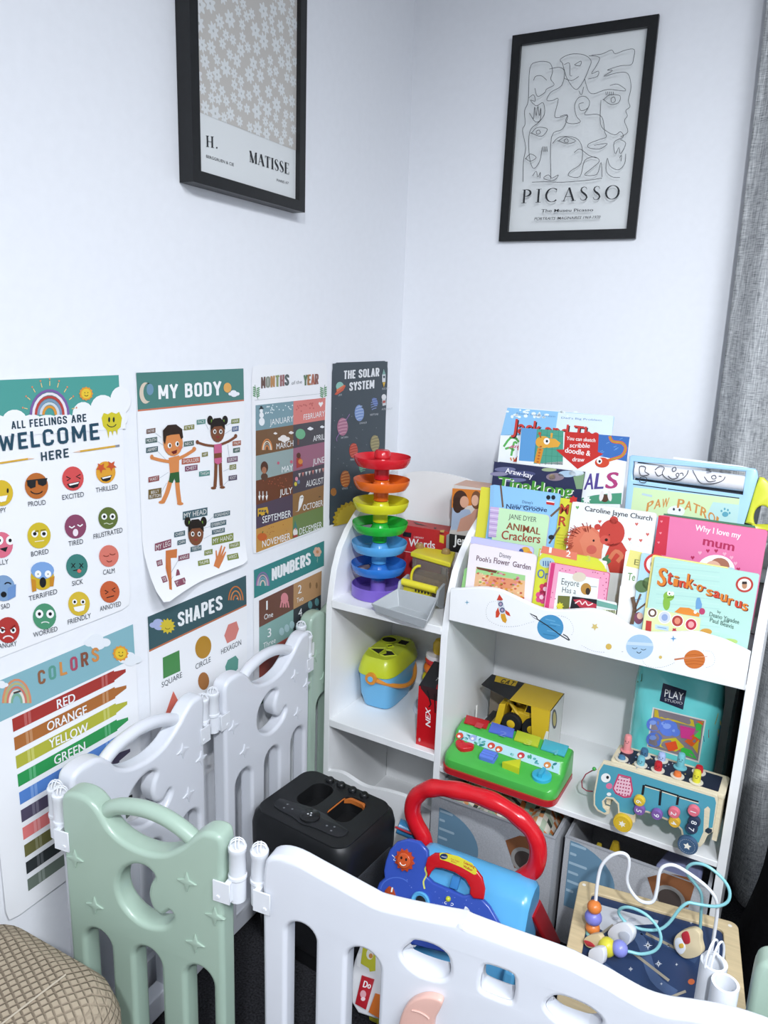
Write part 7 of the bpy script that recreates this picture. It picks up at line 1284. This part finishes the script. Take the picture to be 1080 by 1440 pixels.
mb.plate(pk, [[K(*p) for p in oo][::-1]], -0.02, 0.0, PL('e3e3e6'), 0.003, 2); A = Art(mb, Plane(pk.W(0, 0, 0.0003), pk.u, pk.v), 340, 1150, 2.842)
A.poly([(488, 490), (536, 505), (534, 612), (512, 615), (508, 602), (475, 582)], 'c3c03a', 1); A.el(512, 545, 14, 22, 'e9e6dc', 2); A.el(516, 552, 8, 10, 'c98a4a', 3); A.el(530, 535, 8, 12, 'd98aa0', 2); A.poly([(462, 545), (478, 540), (474, 600), (460, 590)], 'eeeeee', 2)
mb.build('piano', wk)
mb = MB(); mb.plate(pk, [[K(x, y) for x, y in ((482, 628), (532, 645), (498, 766), (455, 742))][::-1]], 0.0, 0.004, PL('b01f2c'), 0.0015, 1); A = Art(mb, Plane(pk.W(0, 0, 0.0043), pk.u, pk.v), 340, 1150, 2.842); A.text('Do', (483, 676), (514, 684), 26, 'f2efef', 1, 0.03); A.el(485, 705, 12, 16, 'd9a0a8', 1); A.el(485, 724, 9, 8, 'e9d0d4', 2); mb.build('key', wk)
mb = MB(); mb.plate(pk, [[K(x, y) for x, y in ((536, 700), (600, 720), (560, 805), (508, 775))][::-1]], 0.0, 0.004, PL('d9742f'), 0.0015, 1); mb.build('key', wk)
# ================================================================== bead maze activity table
WD = M('cfbb94', rough=0.5, noise=0.10, scale=14, stretch=(1, 10, 1)); zt = 0.25
C4 = [at(815, 1236, 2, zt), at(1038, 1298, 2, zt)]; au = (C4[1] - C4[0]); au.z = 0; L_ = au.length; au.normalize(); av = V((-au.y, au.x, 0))
tpt = Plane((C4[0].x, C4[0].y, zt), au, av); DPT = 0.30
bm_t = thing('bead_maze_table', 'wooden activity table with a bead wire maze over a night sky board', 'toy', tpt.W(L_ / 2, -DPT / 2, -zt + 0.0005))
mb = MB(); mb.plate(tpt, [rrect(0, -DPT, L_, 0, 0.014), rrect(0.026, -DPT + 0.026, L_ - 0.026, -0.026, 0.010)[::-1]], -0.014, 0.0, WD, 0.002, 2)
for a in (0.010, L_ - 0.014): mb.face([tpt.W(a + x, -0.013 + y, 0.0002) for x, y in circle(0, 0, 0.0035, 12)], M('e9e6de'))
mb.build('frame', bm_t)
mb = MB(); mb.plate(tpt, [rrect(0.0262, -DPT + 0.0262, L_ - 0.0262, -0.0262, 0.010)], -0.012, -0.005, M('27395c', rough=0.4))
bp_ = Plane(tpt.W(0, 0, -0.0048), au, av); A = Art(mb, bp_, 760, 1120, 3.375)
A.poly([(200, 490), (560, 590), (555, 605), (440, 612), (300, 640), (185, 570), (190, 500)], 'c3c6cc', 1); A.el(355, 580, 16, 8, 'a9adb8', 2); A.el(435, 585, 20, 9, 'a9adb8', 2)
A.line([(430, 640), (480, 690), (540, 860), (640, 940)], 46, '46597d', 1, sm=4); A.line([(480, 640), (600, 700), (740, 780)], 30, '384c70', 1, sm=4); A.line([(300, 800), (360, 850), (400, 900)], 26, '46597d', 1, sm=3)
for (x0, y0), (x1, y1) in (((430, 735), (610, 875)), ((500, 650), (640, 720)), ((285, 655), (345, 610)), ((600, 960), (690, 925))): A.line([(x0, y0), (x1, y1)], 13, '9c9484', 3)
for x, y, r in ((510, 708, 22), (560, 795, 18), (428, 820, 12), (607, 708, 9), (646, 798, 8), (574, 890, 8), (190, 705, 8), (186, 740, 8), (715, 600, 8), (465, 905, 16)): A.poly(starpts(x, y, r, 4, 0.22), 'dfe3ea' if x != 465 else 'd9cf6a', 3); A.poly(starpts(x, y, r * 0.7, 4, 0.22, 45), 'dfe3ea' if x != 465 else 'd9cf6a', 3)
A.el(716, 880, 16, 14, 'c9683f', 3); mb.build('night_sky_board', bm_t)
for a in (0.022, L_ - 0.022):
    for b in (-0.022, -DPT + 0.022): mb = MB(); mb.hexa([tpt.W(a + x, b + y, -zt + 0.0005) for x, y in ((-0.010, -0.010), (0.010, -0.010), (0.010, 0.010), (-0.010, 0.010))], [tpt.W(a + x, b + y, -0.0143) for x, y in ((-0.014, -0.014), (0.014, -0.014), (0.014, 0.014), (-0.014, 0.014))], WD); mb.build('leg', bm_t, bevel=0.002)
def pw(pts, ya, yb): n = len(pts) - 1; return [at(760 + x / 3.375, 1120 + y / 3.375, 1, ya + (yb - ya) * i / n) for i, (x, y) in enumerate(pts)]
wht = [(262, 590), (262, 500), (272, 400), (290, 330), (330, 285), (380, 268), (415, 285), (420, 330), (410, 390), (425, 440), (465, 490), (510, 505), (540, 490), (555, 430), (565, 360), (590, 330), (640, 328), (720, 375), (790, 430), (830, 480), (840, 530), (830, 620), (808, 750)]
b0 = at(760 + 262 / 3.375, 1120 + 650 / 3.375, 2, zt - 0.004).y
b1 = at(760 + 808 / 3.375, 1120 + 750 / 3.375, 2, zt - 0.004).y; mb = MB(); mb.tube(smooth(pw(wht, b0, b1), False, 4), 0.0030, PL('eef0f4', 0.25), 10); mb.build('white_wire', bm_t)
cyn = [(755, 690), (762, 560), (765, 470), (735, 415), (700, 375), (695, 340), (730, 318), (790, 330), (860, 385), (897, 445), (888, 500), (830, 522), (740, 510), (700, 505), (660, 535), (610, 600), (560, 632), (480, 630), (410, 600), (372, 555), (385, 530), (430, 528), (500, 560), (555, 620), (572, 680), (545, 730), (480, 748), (415, 735), (360, 728), (310, 722)]
d0 = at(760 + 755 / 3.375, 1120 + 690 / 3.375, 2, zt - 0.004).y; d1 = at(760 + 310 / 3.375, 1120 + 722 / 3.375, 2, zt + 0.013).y; mb = MB(); mb.tube(smooth(pw(cyn, d0, d1), False, 4), 0.0026, PL('8fcdd3', 0.25), 10); mb.build('cyan_wire', bm_t)
def bead(px, py, y, r, c, sc=(1, 1, 1)): p = at(760 + px / 3.375, 1120 + py / 3.375, 1, y); mb = MB(); mb.ball(p, r, PL(c, 0.35), 18, sc); return mb.build('bead', bm_t)
yb_ = b0 - 0.003
for px, py, c in ((256, 525, 'dd7f3a'), (248, 622, 'dd7f3a')): bead(px, py, yb_, 0.0125, c, (1, 1, 0.9))
bead(251, 573, yb_, 0.0150, '7f80cf', (1, 1, 0.92)); bead(246, 652, yb_, 0.0120, '8fc9c4', (1, 1, 0.6)); bead(376, 722, d1, 0.0135, '8a8fd9'); yl = bead(316, 715, d1, 0.0150, 'd9d03f', (1, 1, 1.1))
def figure(name, px, py, y, shapes, th):
    p = at(760 + px / 3.375, 1120 + py / 3.375, 2, zt + y); pl = yplane(p.y, 10, 0, -0.35); pl.o = p; o = pl.P(760 + px / 3.375, 1120 + py / 3.375); mb = MB()
    for pts, c, h0, h1 in shapes: mb.plate(pl, [[(p.x, p.y) for p in smooth([pl.P(760 + x / 3.375, 1120 + yy / 3.375) + (0,) for x, yy in pts][::-1], True, 4)]], h0, h1, PL(c, 0.4), 0.001, 1)
    return mb.build(name, bm_t)
figure('wooden_fox_bead', 245, 690, 0.014, (([(205, 680), (230, 660), (270, 655), (290, 680), (285, 712), (245, 722), (215, 710)], 'd9c49a', -0.012, 0.0), ([(208, 682), (240, 690), (260, 712), (225, 708)], 'b8303a', 0.0, 0.002)), 0.012)
figure('wooden_rocket_bead', 375, 655, 0.022, (([(318, 650), (350, 610), (400, 602), (436, 640), (430, 685), (395, 712), (345, 690)], 'e3e4e8', -0.014, 0.0), ([(372, 650), (400, 640), (425, 655), (420, 690), (395, 705)], 'bfc3cc', 0.0, 0.002)), 0.014)
figure('wooden_block_bead', 262, 760, 0.016, (([(232, 730), (292, 722), (294, 795), (234, 800)], 'e6e6ea', -0.012, 0.0),), 0.012)
figure('wooden_person_bead', 690, 695, 0.024, (([(640, 665), (670, 640), (720, 628), (752, 650), (756, 690), (765, 740), (740, 762), (690, 770), (652, 745), (632, 705)], 'dccba6', -0.014, 0.0), ([(672, 650), (700, 640), (712, 690), (690, 700), (676, 680)], 'b8303a', 0.0, 0.0015), ([(640, 680), (668, 672), (690, 720), (670, 748), (645, 728)], 'dfe3ea', 0.0, 0.0015), ([(660, 700), (678, 696), (682, 715), (664, 718)], 'd9b04a', 0.0015, 0.002)), 0.014)
# ================================================================== play pen
PW_ = M('dadde4', rough=0.33, noise=0.012, scale=12, coat=0.2); PG = M('a3b9a9', rough=0.33, noise=0.012, scale=12, coat=0.2); CN = M('dfe2e7', rough=0.3, noise=0.01, coat=0.2); CB = M('c3c6cb', rough=0.4)
TH = 0.034
def slot(x0, x1, z0, z1): r = (x1 - x0) / 2; return [(x0, z0), (x1, z0)] + [((x0 + x1) / 2 + r * math.cos(q), z1 - r + r * math.sin(q)) for q in [math.radians(15 * k) for k in range(0, 13)]]
MOON = [(0.176, 0.528), (0.160, 0.538), (0.136, 0.534), (0.114, 0.516), (0.106, 0.491), (0.113, 0.466), (0.134, 0.449), (0.160, 0.443), (0.192, 0.451), (0.208, 0.469), (0.203, 0.479), (0.187, 0.467), (0.171, 0.474), (0.164, 0.494), (0.168, 0.512)]
TOPO = [(0.298, 0.575), (0.300, 0.608), (0.292, 0.622), (0.268, 0.621), (0.247, 0.606), (0.235, 0.594), (0.216, 0.580), (0.194, 0.568), (0.161, 0.562), (0.122, 0.567), (0.094, 0.582), (0.078, 0.602), (0.062, 0.616), (0.042, 0.622), (0.018, 0.620), (0.004, 0.608), (0.002, 0.575)]
def sm2(pts, closed=True, n=4): return [(p.x, p.y) for p in smooth([(a, b, 0) for a, b in pts], closed, n)]
LOC = Plane((0, 0, 0), (1, 0, 0), (0, 0, 1))      # u along the panel, v up, n towards -y
def connector(t, s, side, ztop=0.606):
    r = 0.0115; c = V((s, 0, 0)); mb = MB()
    mb.lathe([(r, ztop - 0.085), (r, ztop - 0.052), (r + 0.0013, ztop - 0.051), (r + 0.0013, ztop - 0.046), (r, ztop - 0.045), (r, ztop - 0.012), (r + 0.001, ztop - 0.010), (r + 0.001, ztop - 0.004), (r - 0.001, ztop - 0.002), (0.0001, ztop - 0.002)], c, CN, n=28)
    for a in (0.5, 0.5 + math.pi / 2):
        for o_ in (-0.0022, 0.0022):
            d = V((math.cos(a), math.sin(a), 0)); e = V((-d.y, d.x, 0)); mb.tube([c + d * (0.0098 * math.cos(q)) + e * o_ + V((0, 0, ztop - 0.003 + 0.010 * math.sin(q))) for q in [math.radians(15 * k) for k in range(13)]], 0.0011, CN, 6)
    def clip(zc):
        for f in (-1, 1): mb.box((s - side * 0.014, f * (TH / 2 + 0.0012), zc), (0.026, 0.0022, 0.032), CN)
        mb.box((s - side * 0.006, 0, zc), (0.008, TH + 0.003, 0.030), CN)
        for f in (-1, 1): mb.cyl((s - side * 0.019, f * (TH / 2 + 0.0015), zc - 0.008), (s - side * 0.019, f * (TH / 2 + 0.0036), zc - 0.008), 0.003, CN, n=12)
    clip(ztop - 0.066); mb.build('connector', t, local=True, bevel=0.0008, seg=1)
    mb = MB(); mb.lathe([(r, 0.03), (r, 0.12)], c, CN, n=24); clip(0.075); mb.build('connector', t, local=True, bevel=0.0008, seg=1)
def panel(label, col, loc, rz, L=0.30, group='play pen panels', ends=(True, True)):
    lo = -0.024 if col is PW_ else -0.012; loc = (loc[0], loc[1], lo); t = thing('play_pen_fence', label, 'play pen', loc, rz, group); k = L / 0.30; sc = lambda pts: [(a * k, b) for a, b in pts]
    mb = MB(); body = sc([(0.004, 0.008 - lo), (0.10, 0.004 - lo), (0.20, 0.004 - lo), (0.298, 0.008 - lo)]) + sc(sm2(TOPO, False))
    mb.plate(LOC, [body, sc(sm2(MOON))[::-1]] + [sc(slot(a, b, 0.075, 0.404))[::-1] for a, b in ((0.034, 0.086), (0.131, 0.183), (0.229, 0.279))], -TH / 2, TH / 2, col, 0.0075, 3)
    mb.build('board', t, local=True, angle=60)
    mb = MB(); mb.tube(smooth([(0.070 * k, 0, 0.589), (0.088 * k, 0, 0.603), (0.112 * k, 0, 0.612), (0.150 * k, 0, 0.617), (0.185 * k, 0, 0.614), (0.215 * k, 0, 0.605), (0.242 * k, 0, 0.592)], False, 4), 0.0115, col, 14); mb.build('handle', t, local=True, angle=70)
    for a, b in ((0.026, 0.516), (0.060, 0.447), (0.238, 0.538), (0.286, 0.498), (0.250, 0.443)):
        for f, pl in ((1, LOC), (-1, Plane((0, 0, 0), (-1, 0, 0), (0, 0, 1)))):
            mb = MB(); mb.plate(pl, [[(f * a * k + x, b + y) for x, y in starpts(0, 0, 0.0155, 4, 0.36)]], TH / 2 - 0.003, TH / 2 + 0.0022, col, 0.0012, 1); mb.build('star', t, local=True)
    if ends[0]: connector(t, -0.0125, -1)
    if ends[1]: connector(t, L + 0.0125, 1)
    return t
HALF = math.pi / 2
panel('white pen panel along the wall in front of the crayon poster', PW_, (0.055, -1.200, 0.0), HALF, 0.300)
panel('white pen panel along the wall in front of the shapes poster', PW_, (0.055, -0.846, 0.0), HALF, 0.300)
panel('sage green pen panel mostly hidden between wall and toy shelf', PG, (0.0265, -0.503, 0.0), HALF, 0.300)
panel('sage green pen panel beside the beige pouffe', PG, (0.101, -1.229, 0.0), 0.128, 0.268)
panel('sage green pen panel right of the white gate, mostly cut off by the photo edge', PG, (0.990, -1.058, 0.0), 0.0, 0.300, ends=(False, False))
# the wide white gate panel
gt = thing('play_pen_gate', 'wide white pen gate with a pink moon lock in the foreground', 'play pen', (0.417, -1.178, -0.018), 0.100, None)
TG = 0.030; GP = Plane((0, 0, 0), (1, 0, 0), (0, 0, 1))
gtop = [(0.000, 0.565), (0.004, 0.600), (0.020, 0.613), (0.045, 0.615), (0.081, 0.607), (0.116, 0.599), (0.150, 0.591), (0.166, 0.589), (0.215, 0.594), (0.262, 0.601), (0.271, 0.603), (0.276, 0.600), (0.330, 0.597), (0.386, 0.595), (0.409, 0.591), (0.433, 0.586), (0.456, 0.579), (0.478, 0.574), (0.500, 0.575), (0.520, 0.580), (0.550, 0.586), (0.580, 0.588), (0.606, 0.584), (0.612, 0.560)]
body = [(0.004, 0.0255), (0.608, 0.0255)] + sm2(gtop, False, 3)[::-1]
slots = [slot(0.036, 0.079, 0.10, 0.524), slot(0.123, 0.169, 0.10, 0.519)] + [slot(a, a + 0.046, 0.10, 0.40) for a in (0.31, 0.395, 0.48)]
DIMS = [([(0.207, 0.550), (0.197, 0.534), (0.204, 0.521), (0.222, 0.513), (0.246, 0.515), (0.257, 0.526), (0.257, 0.541)], [(0.252, 0.553), (0.236, 0.559), (0.214, 0.557)], 0.520), ([(0.2975, 0.545), (0.297, 0.525), (0.303, 0.5195), (0.329, 0.5185), (0.335, 0.524), (0.3355, 0.543)], [(0.332, 0.5555), (0.316, 0.5575), (0.301, 0.556)], 0.514), ([(0.379, 0.5435), (0.373, 0.531), (0.381, 0.520), (0.401, 0.513), (0.423, 0.517), (0.433, 0.527), (0.433, 0.538)], [(0.420, 0.5465), (0.402, 0.5495), (0.388, 0.549)], 0.516)]
holes = [sm2(lo + up, True, 3) for lo, up, zb in DIMS]
mb = MB(); mb.plate(GP, [body] + [s_[::-1] for s_ in slots + holes], -TG / 2, TG / 2, PW_, 0.0065, 3); mb.build('board', gt, local=True, angle=60)
for lo, up, zb in DIMS:
    P = sm2(lo, False, 3); n = len(P); cx = sum(p[0] for p in P) / n; mb = MB(); rows_ = []
    for k in range(5):
        f = k / 4; rows_.append([V((cx + (a - cx) * (1.01 - 0.05 * f), -TG / 2 + 0.003 + (TG - 0.008) * f, b + (zb + 0.25 * (b - 0.515) - b) * math.sin(f * math.pi / 2))) for a, b in P])
    mb.add([p for r in rows_ for p in r], [(k * n + i, k * n + i + 1, (k + 1) * n + i + 1, (k + 1) * n + i) for k in range(4) for i in range(n - 1)], PW_); mb.build('finger_recess', gt, local=True, angle=80)
PK = M('dfb3a6', rough=0.33, noise=0.01, coat=0.2); mo = sm2([(0.254, 0.494), (0.246, 0.497), (0.230, 0.492), (0.213, 0.476), (0.203, 0.452), (0.201, 0.425), (0.210, 0.395), (0.235, 0.370), (0.262, 0.366), (0.270, 0.380), (0.258, 0.405), (0.247, 0.435), (0.246, 0.462), (0.252, 0.482)])
mb = MB(); mb.plate(GP, [mo], TG / 2 - 0.001, TG / 2 + 0.010, PK, 0.003, 2); mb.tube([(0.226 + 0.014 * math.cos(q), -TG / 2 - 0.0102, 0.462 + 0.007 * math.sin(q)) for q in [math.radians(20 + 12 * k) for k in range(10)]], 0.0012, PK, 6); ml = mb.build('moon_lock', gt, local=True)
mb = MB(); mb.lathe([(0.020, 0.009), (0.020, 0.014), (0.017, 0.017), (0.0001, 0.017)], GP.W(0.226, 0.418, TG / 2), PK, GP.n, 30); mb.build('turn_knob', ml, local=True)
mb = MB()
st = [(0.372 + p[0], 0.445 + p[1]) for p in sm2(starpts(0, 0, 0.045, 5, 0.62), True, 4)]; mb.tube([(a, -TG / 2 + 0.0004, b) for a, b in st], 0.0022, PW_, 8, True); mb.build('embossed_star', gt, local=True)
connector(gt, -0.0125, -1)
# the corner joint behind the gate: a capped tube and an open tube
jt = thing('corner_joint', 'white double tube pen joint in front of the bead maze table', 'play pen', (0.958, -1.078, 0.0), 0.0)
for (px, py), cap in (((1003, 1362), True), ((1019, 1392), False)):
    p = at(px, py, 2, 0.568); r = 0.0145; q = V((p.x - 0.958, p.y + 1.078 + 0.006, 0)); mb = MB()
    prof = [(r, 0.0), (r, 0.44), (r + 0.0015, 0.445), (r + 0.0015, 0.50), (r, 0.505), (r, 0.572), (r - 0.003, 0.572), (r - 0.003, 0.545), (0.0001, 0.545)]
    mb.lathe(prof, q, CN, n=30, cap=(True, False))
    if cap:
        for o_ in (-0.003, 0.003): mb.tube([q + V((0.0115 * math.cos(t_) * 0.5 + o_, 0.0115 * math.cos(t_), 0.570 + 0.030 * math.sin(t_))) for t_ in [math.radians(15 * k) for k in range(13)]], 0.0013, CN, 6)
        mb.tube([q + V((0.0115 * math.cos(t_), -0.004 * math.cos(t_), 0.570 + 0.014 * math.sin(t_))) for t_ in [math.radians(15 * k) for k in range(13)]], 0.0013, CN, 6)
    mb.build('tube', jt, local=True)
# ================================================================== beige pouffe
def waffle():
    m = bpy.data.materials.new('beige_waffle_cloth'); m.use_nodes = True; nt = m.node_tree; b = nt.nodes['Principled BSDF']; b.inputs['Roughness'].default_value = 0.95; b.inputs['Specular IOR Level'].default_value = 0.1
    tc = nt.nodes.new('ShaderNodeTexCoord'); mp = nt.nodes.new('ShaderNodeMapping'); mp.inputs['Rotation'].default_value = (0, 0, 0.35)
    nt.links.new(tc.outputs['Object'], mp.inputs[0]); outs = []
    sx = nt.nodes.new('ShaderNodeSeparateXYZ'); nt.links.new(mp.outputs[0], sx.inputs[0])
    for k in range(3):
        a = nt.nodes.new('ShaderNodeMath'); a.operation = 'MULTIPLY'; a.inputs[1].default_value = 2 * math.pi / 0.0102; nt.links.new(sx.outputs[k], a.inputs[0])
        s_ = nt.nodes.new('ShaderNodeMath'); s_.operation = 'COSINE'; nt.links.new(a.outputs[0], s_.inputs[0])
        g = nt.nodes.new('ShaderNodeMapRange'); g.inputs[1].default_value = 0.45; g.inputs[2].default_value = 1.0; nt.links.new(s_.outputs[0], g.inputs[0]); outs.append(g)
    ge = nt.nodes.new('ShaderNodeNewGeometry'); nz = nt.nodes.new('ShaderNodeSeparateXYZ'); vt = nt.nodes.new('ShaderNodeVectorTransform'); vt.vector_type = 'NORMAL'; vt.convert_from = 'WORLD'; vt.convert_to = 'OBJECT'
    nt.links.new(ge.outputs['True Normal'], vt.inputs[0]); rot = nt.nodes.new('ShaderNodeMapping'); rot.inputs['Rotation'].default_value = (0, 0, 0.35); nt.links.new(vt.outputs[0], rot.inputs[0]); nt.links.new(rot.outputs[0], nz.inputs[0])
    tot = None
    for k in range(3):   # a groove family is left out on faces that look along its own axis
        ab = nt.nodes.new('ShaderNodeMath'); ab.operation = 'ABSOLUTE'; nt.links.new(nz.outputs[k], ab.inputs[0]); iv = nt.nodes.new('ShaderNodeMath'); iv.operation = 'SUBTRACT'; iv.inputs[0].default_value = 1.0; nt.links.new(ab.outputs[0], iv.inputs[1])
        mu = nt.nodes.new('ShaderNodeMath'); mu.operation = 'MULTIPLY'; nt.links.new(iv.outputs[0], mu.inputs[0]); nt.links.new(outs[k].outputs[0], mu.inputs[1])
        if tot is None: tot = mu
        else:
            ad = nt.nodes.new('ShaderNodeMath'); ad.operation = 'MAXIMUM'; nt.links.new(tot.outputs[0], ad.inputs[0]); nt.links.new(mu.outputs[0], ad.inputs[1]); tot = ad
    mx = nt.nodes.new('ShaderNodeMix'); mx.data_type = 'RGBA'; mx.inputs[6].default_value = (*lin('a89a86'), 1); mx.inputs[7].default_value = (*lin('7d7060'), 1); nt.links.new(tot.outputs[0], mx.inputs[0]); nt.links.new(mx.outputs[2], b.inputs['Base Color'])
    bp = nt.nodes.new('ShaderNodeBump'); bp.invert = True; bp.inputs['Strength'].default_value = 0.7; bp.inputs['Distance'].default_value = 0.004; nt.links.new(tot.outputs[0], bp.inputs['Height']); nt.links.new(bp.outputs[0], b.inputs['Normal']); return m
WF = waffle(); pf = thing('pouffe', 'beige waffle cloth pouffe in the near corner beside the sage green panel', 'pouffe', (0.16, -1.56, 0.0))
PT = 0.436
def pr(z, i, r): return [V((x, y, z)) for x, y in rrect(0.012 + i, -1.83 + i, 0.292 - i, -1.292 - i, r, 7)]
mb = MB(); mb.rings([pr(0.02, 0.014, 0.04), pr(0.05, 0.0, 0.05), pr(0.372, 0.0, 0.055), pr(0.403, 0.006, 0.06), pr(0.424, 0.020, 0.06), pr(PT, 0.045, 0.06), pr(PT + 0.004, 0.09, 0.05)], WF); mb.build('cover', pf, angle=70)
mb = MB(); mb.tube(smooth([(0.222, -1.345, PT + 0.0035), (0.214, -1.45, PT + 0.0042), (0.208, -1.60, PT + 0.0042), (0.206, -1.76, PT + 0.0035)], False, 4), 0.0012, M('b5aa98', rough=0.95), 8); mb.build('seam', pf)
for x, y in ((0.05, -1.79), (0.25, -1.79), (0.05, -1.34), (0.25, -1.34)): mb = MB(); mb.cyl((x, y, 0.0), (x, y, 0.0199), 0.018, M('2a2622', rough=0.6)); mb.build('foot', pf)

# ================================================================== soft black bulk built for an unclear dark area at the right edge
mb = MB(); rr = []
for k in range(17):
    z = 0.003 + 0.56 * k / 16; f = 1 - 0.10 * (k / 16) ** 2 - (0.06 if k == 0 else 0) - (0.25 if k == 16 else 0)
    rr.append([V((1.225 + 0.222 * f * math.copysign(abs(math.cos(q)) ** 0.6, math.cos(q)) + 0.012 * math.sin(z * 14) * math.cos(q), -0.50 + 0.11 * f * math.copysign(abs(math.sin(q)) ** 0.6, math.sin(q)), z)) for q in [2 * math.pi * i / 40 for i in range(40)]])
mb.rings(rr, M('0c0c0e', rough=0.98, noise=0.3, scale=120, bump=0.2, spec=0.05)); tag(mb.build('dark_bulk', angle=80), 'soft black bulk beside the curtain foot, cut off by the photo edge', 'bag')
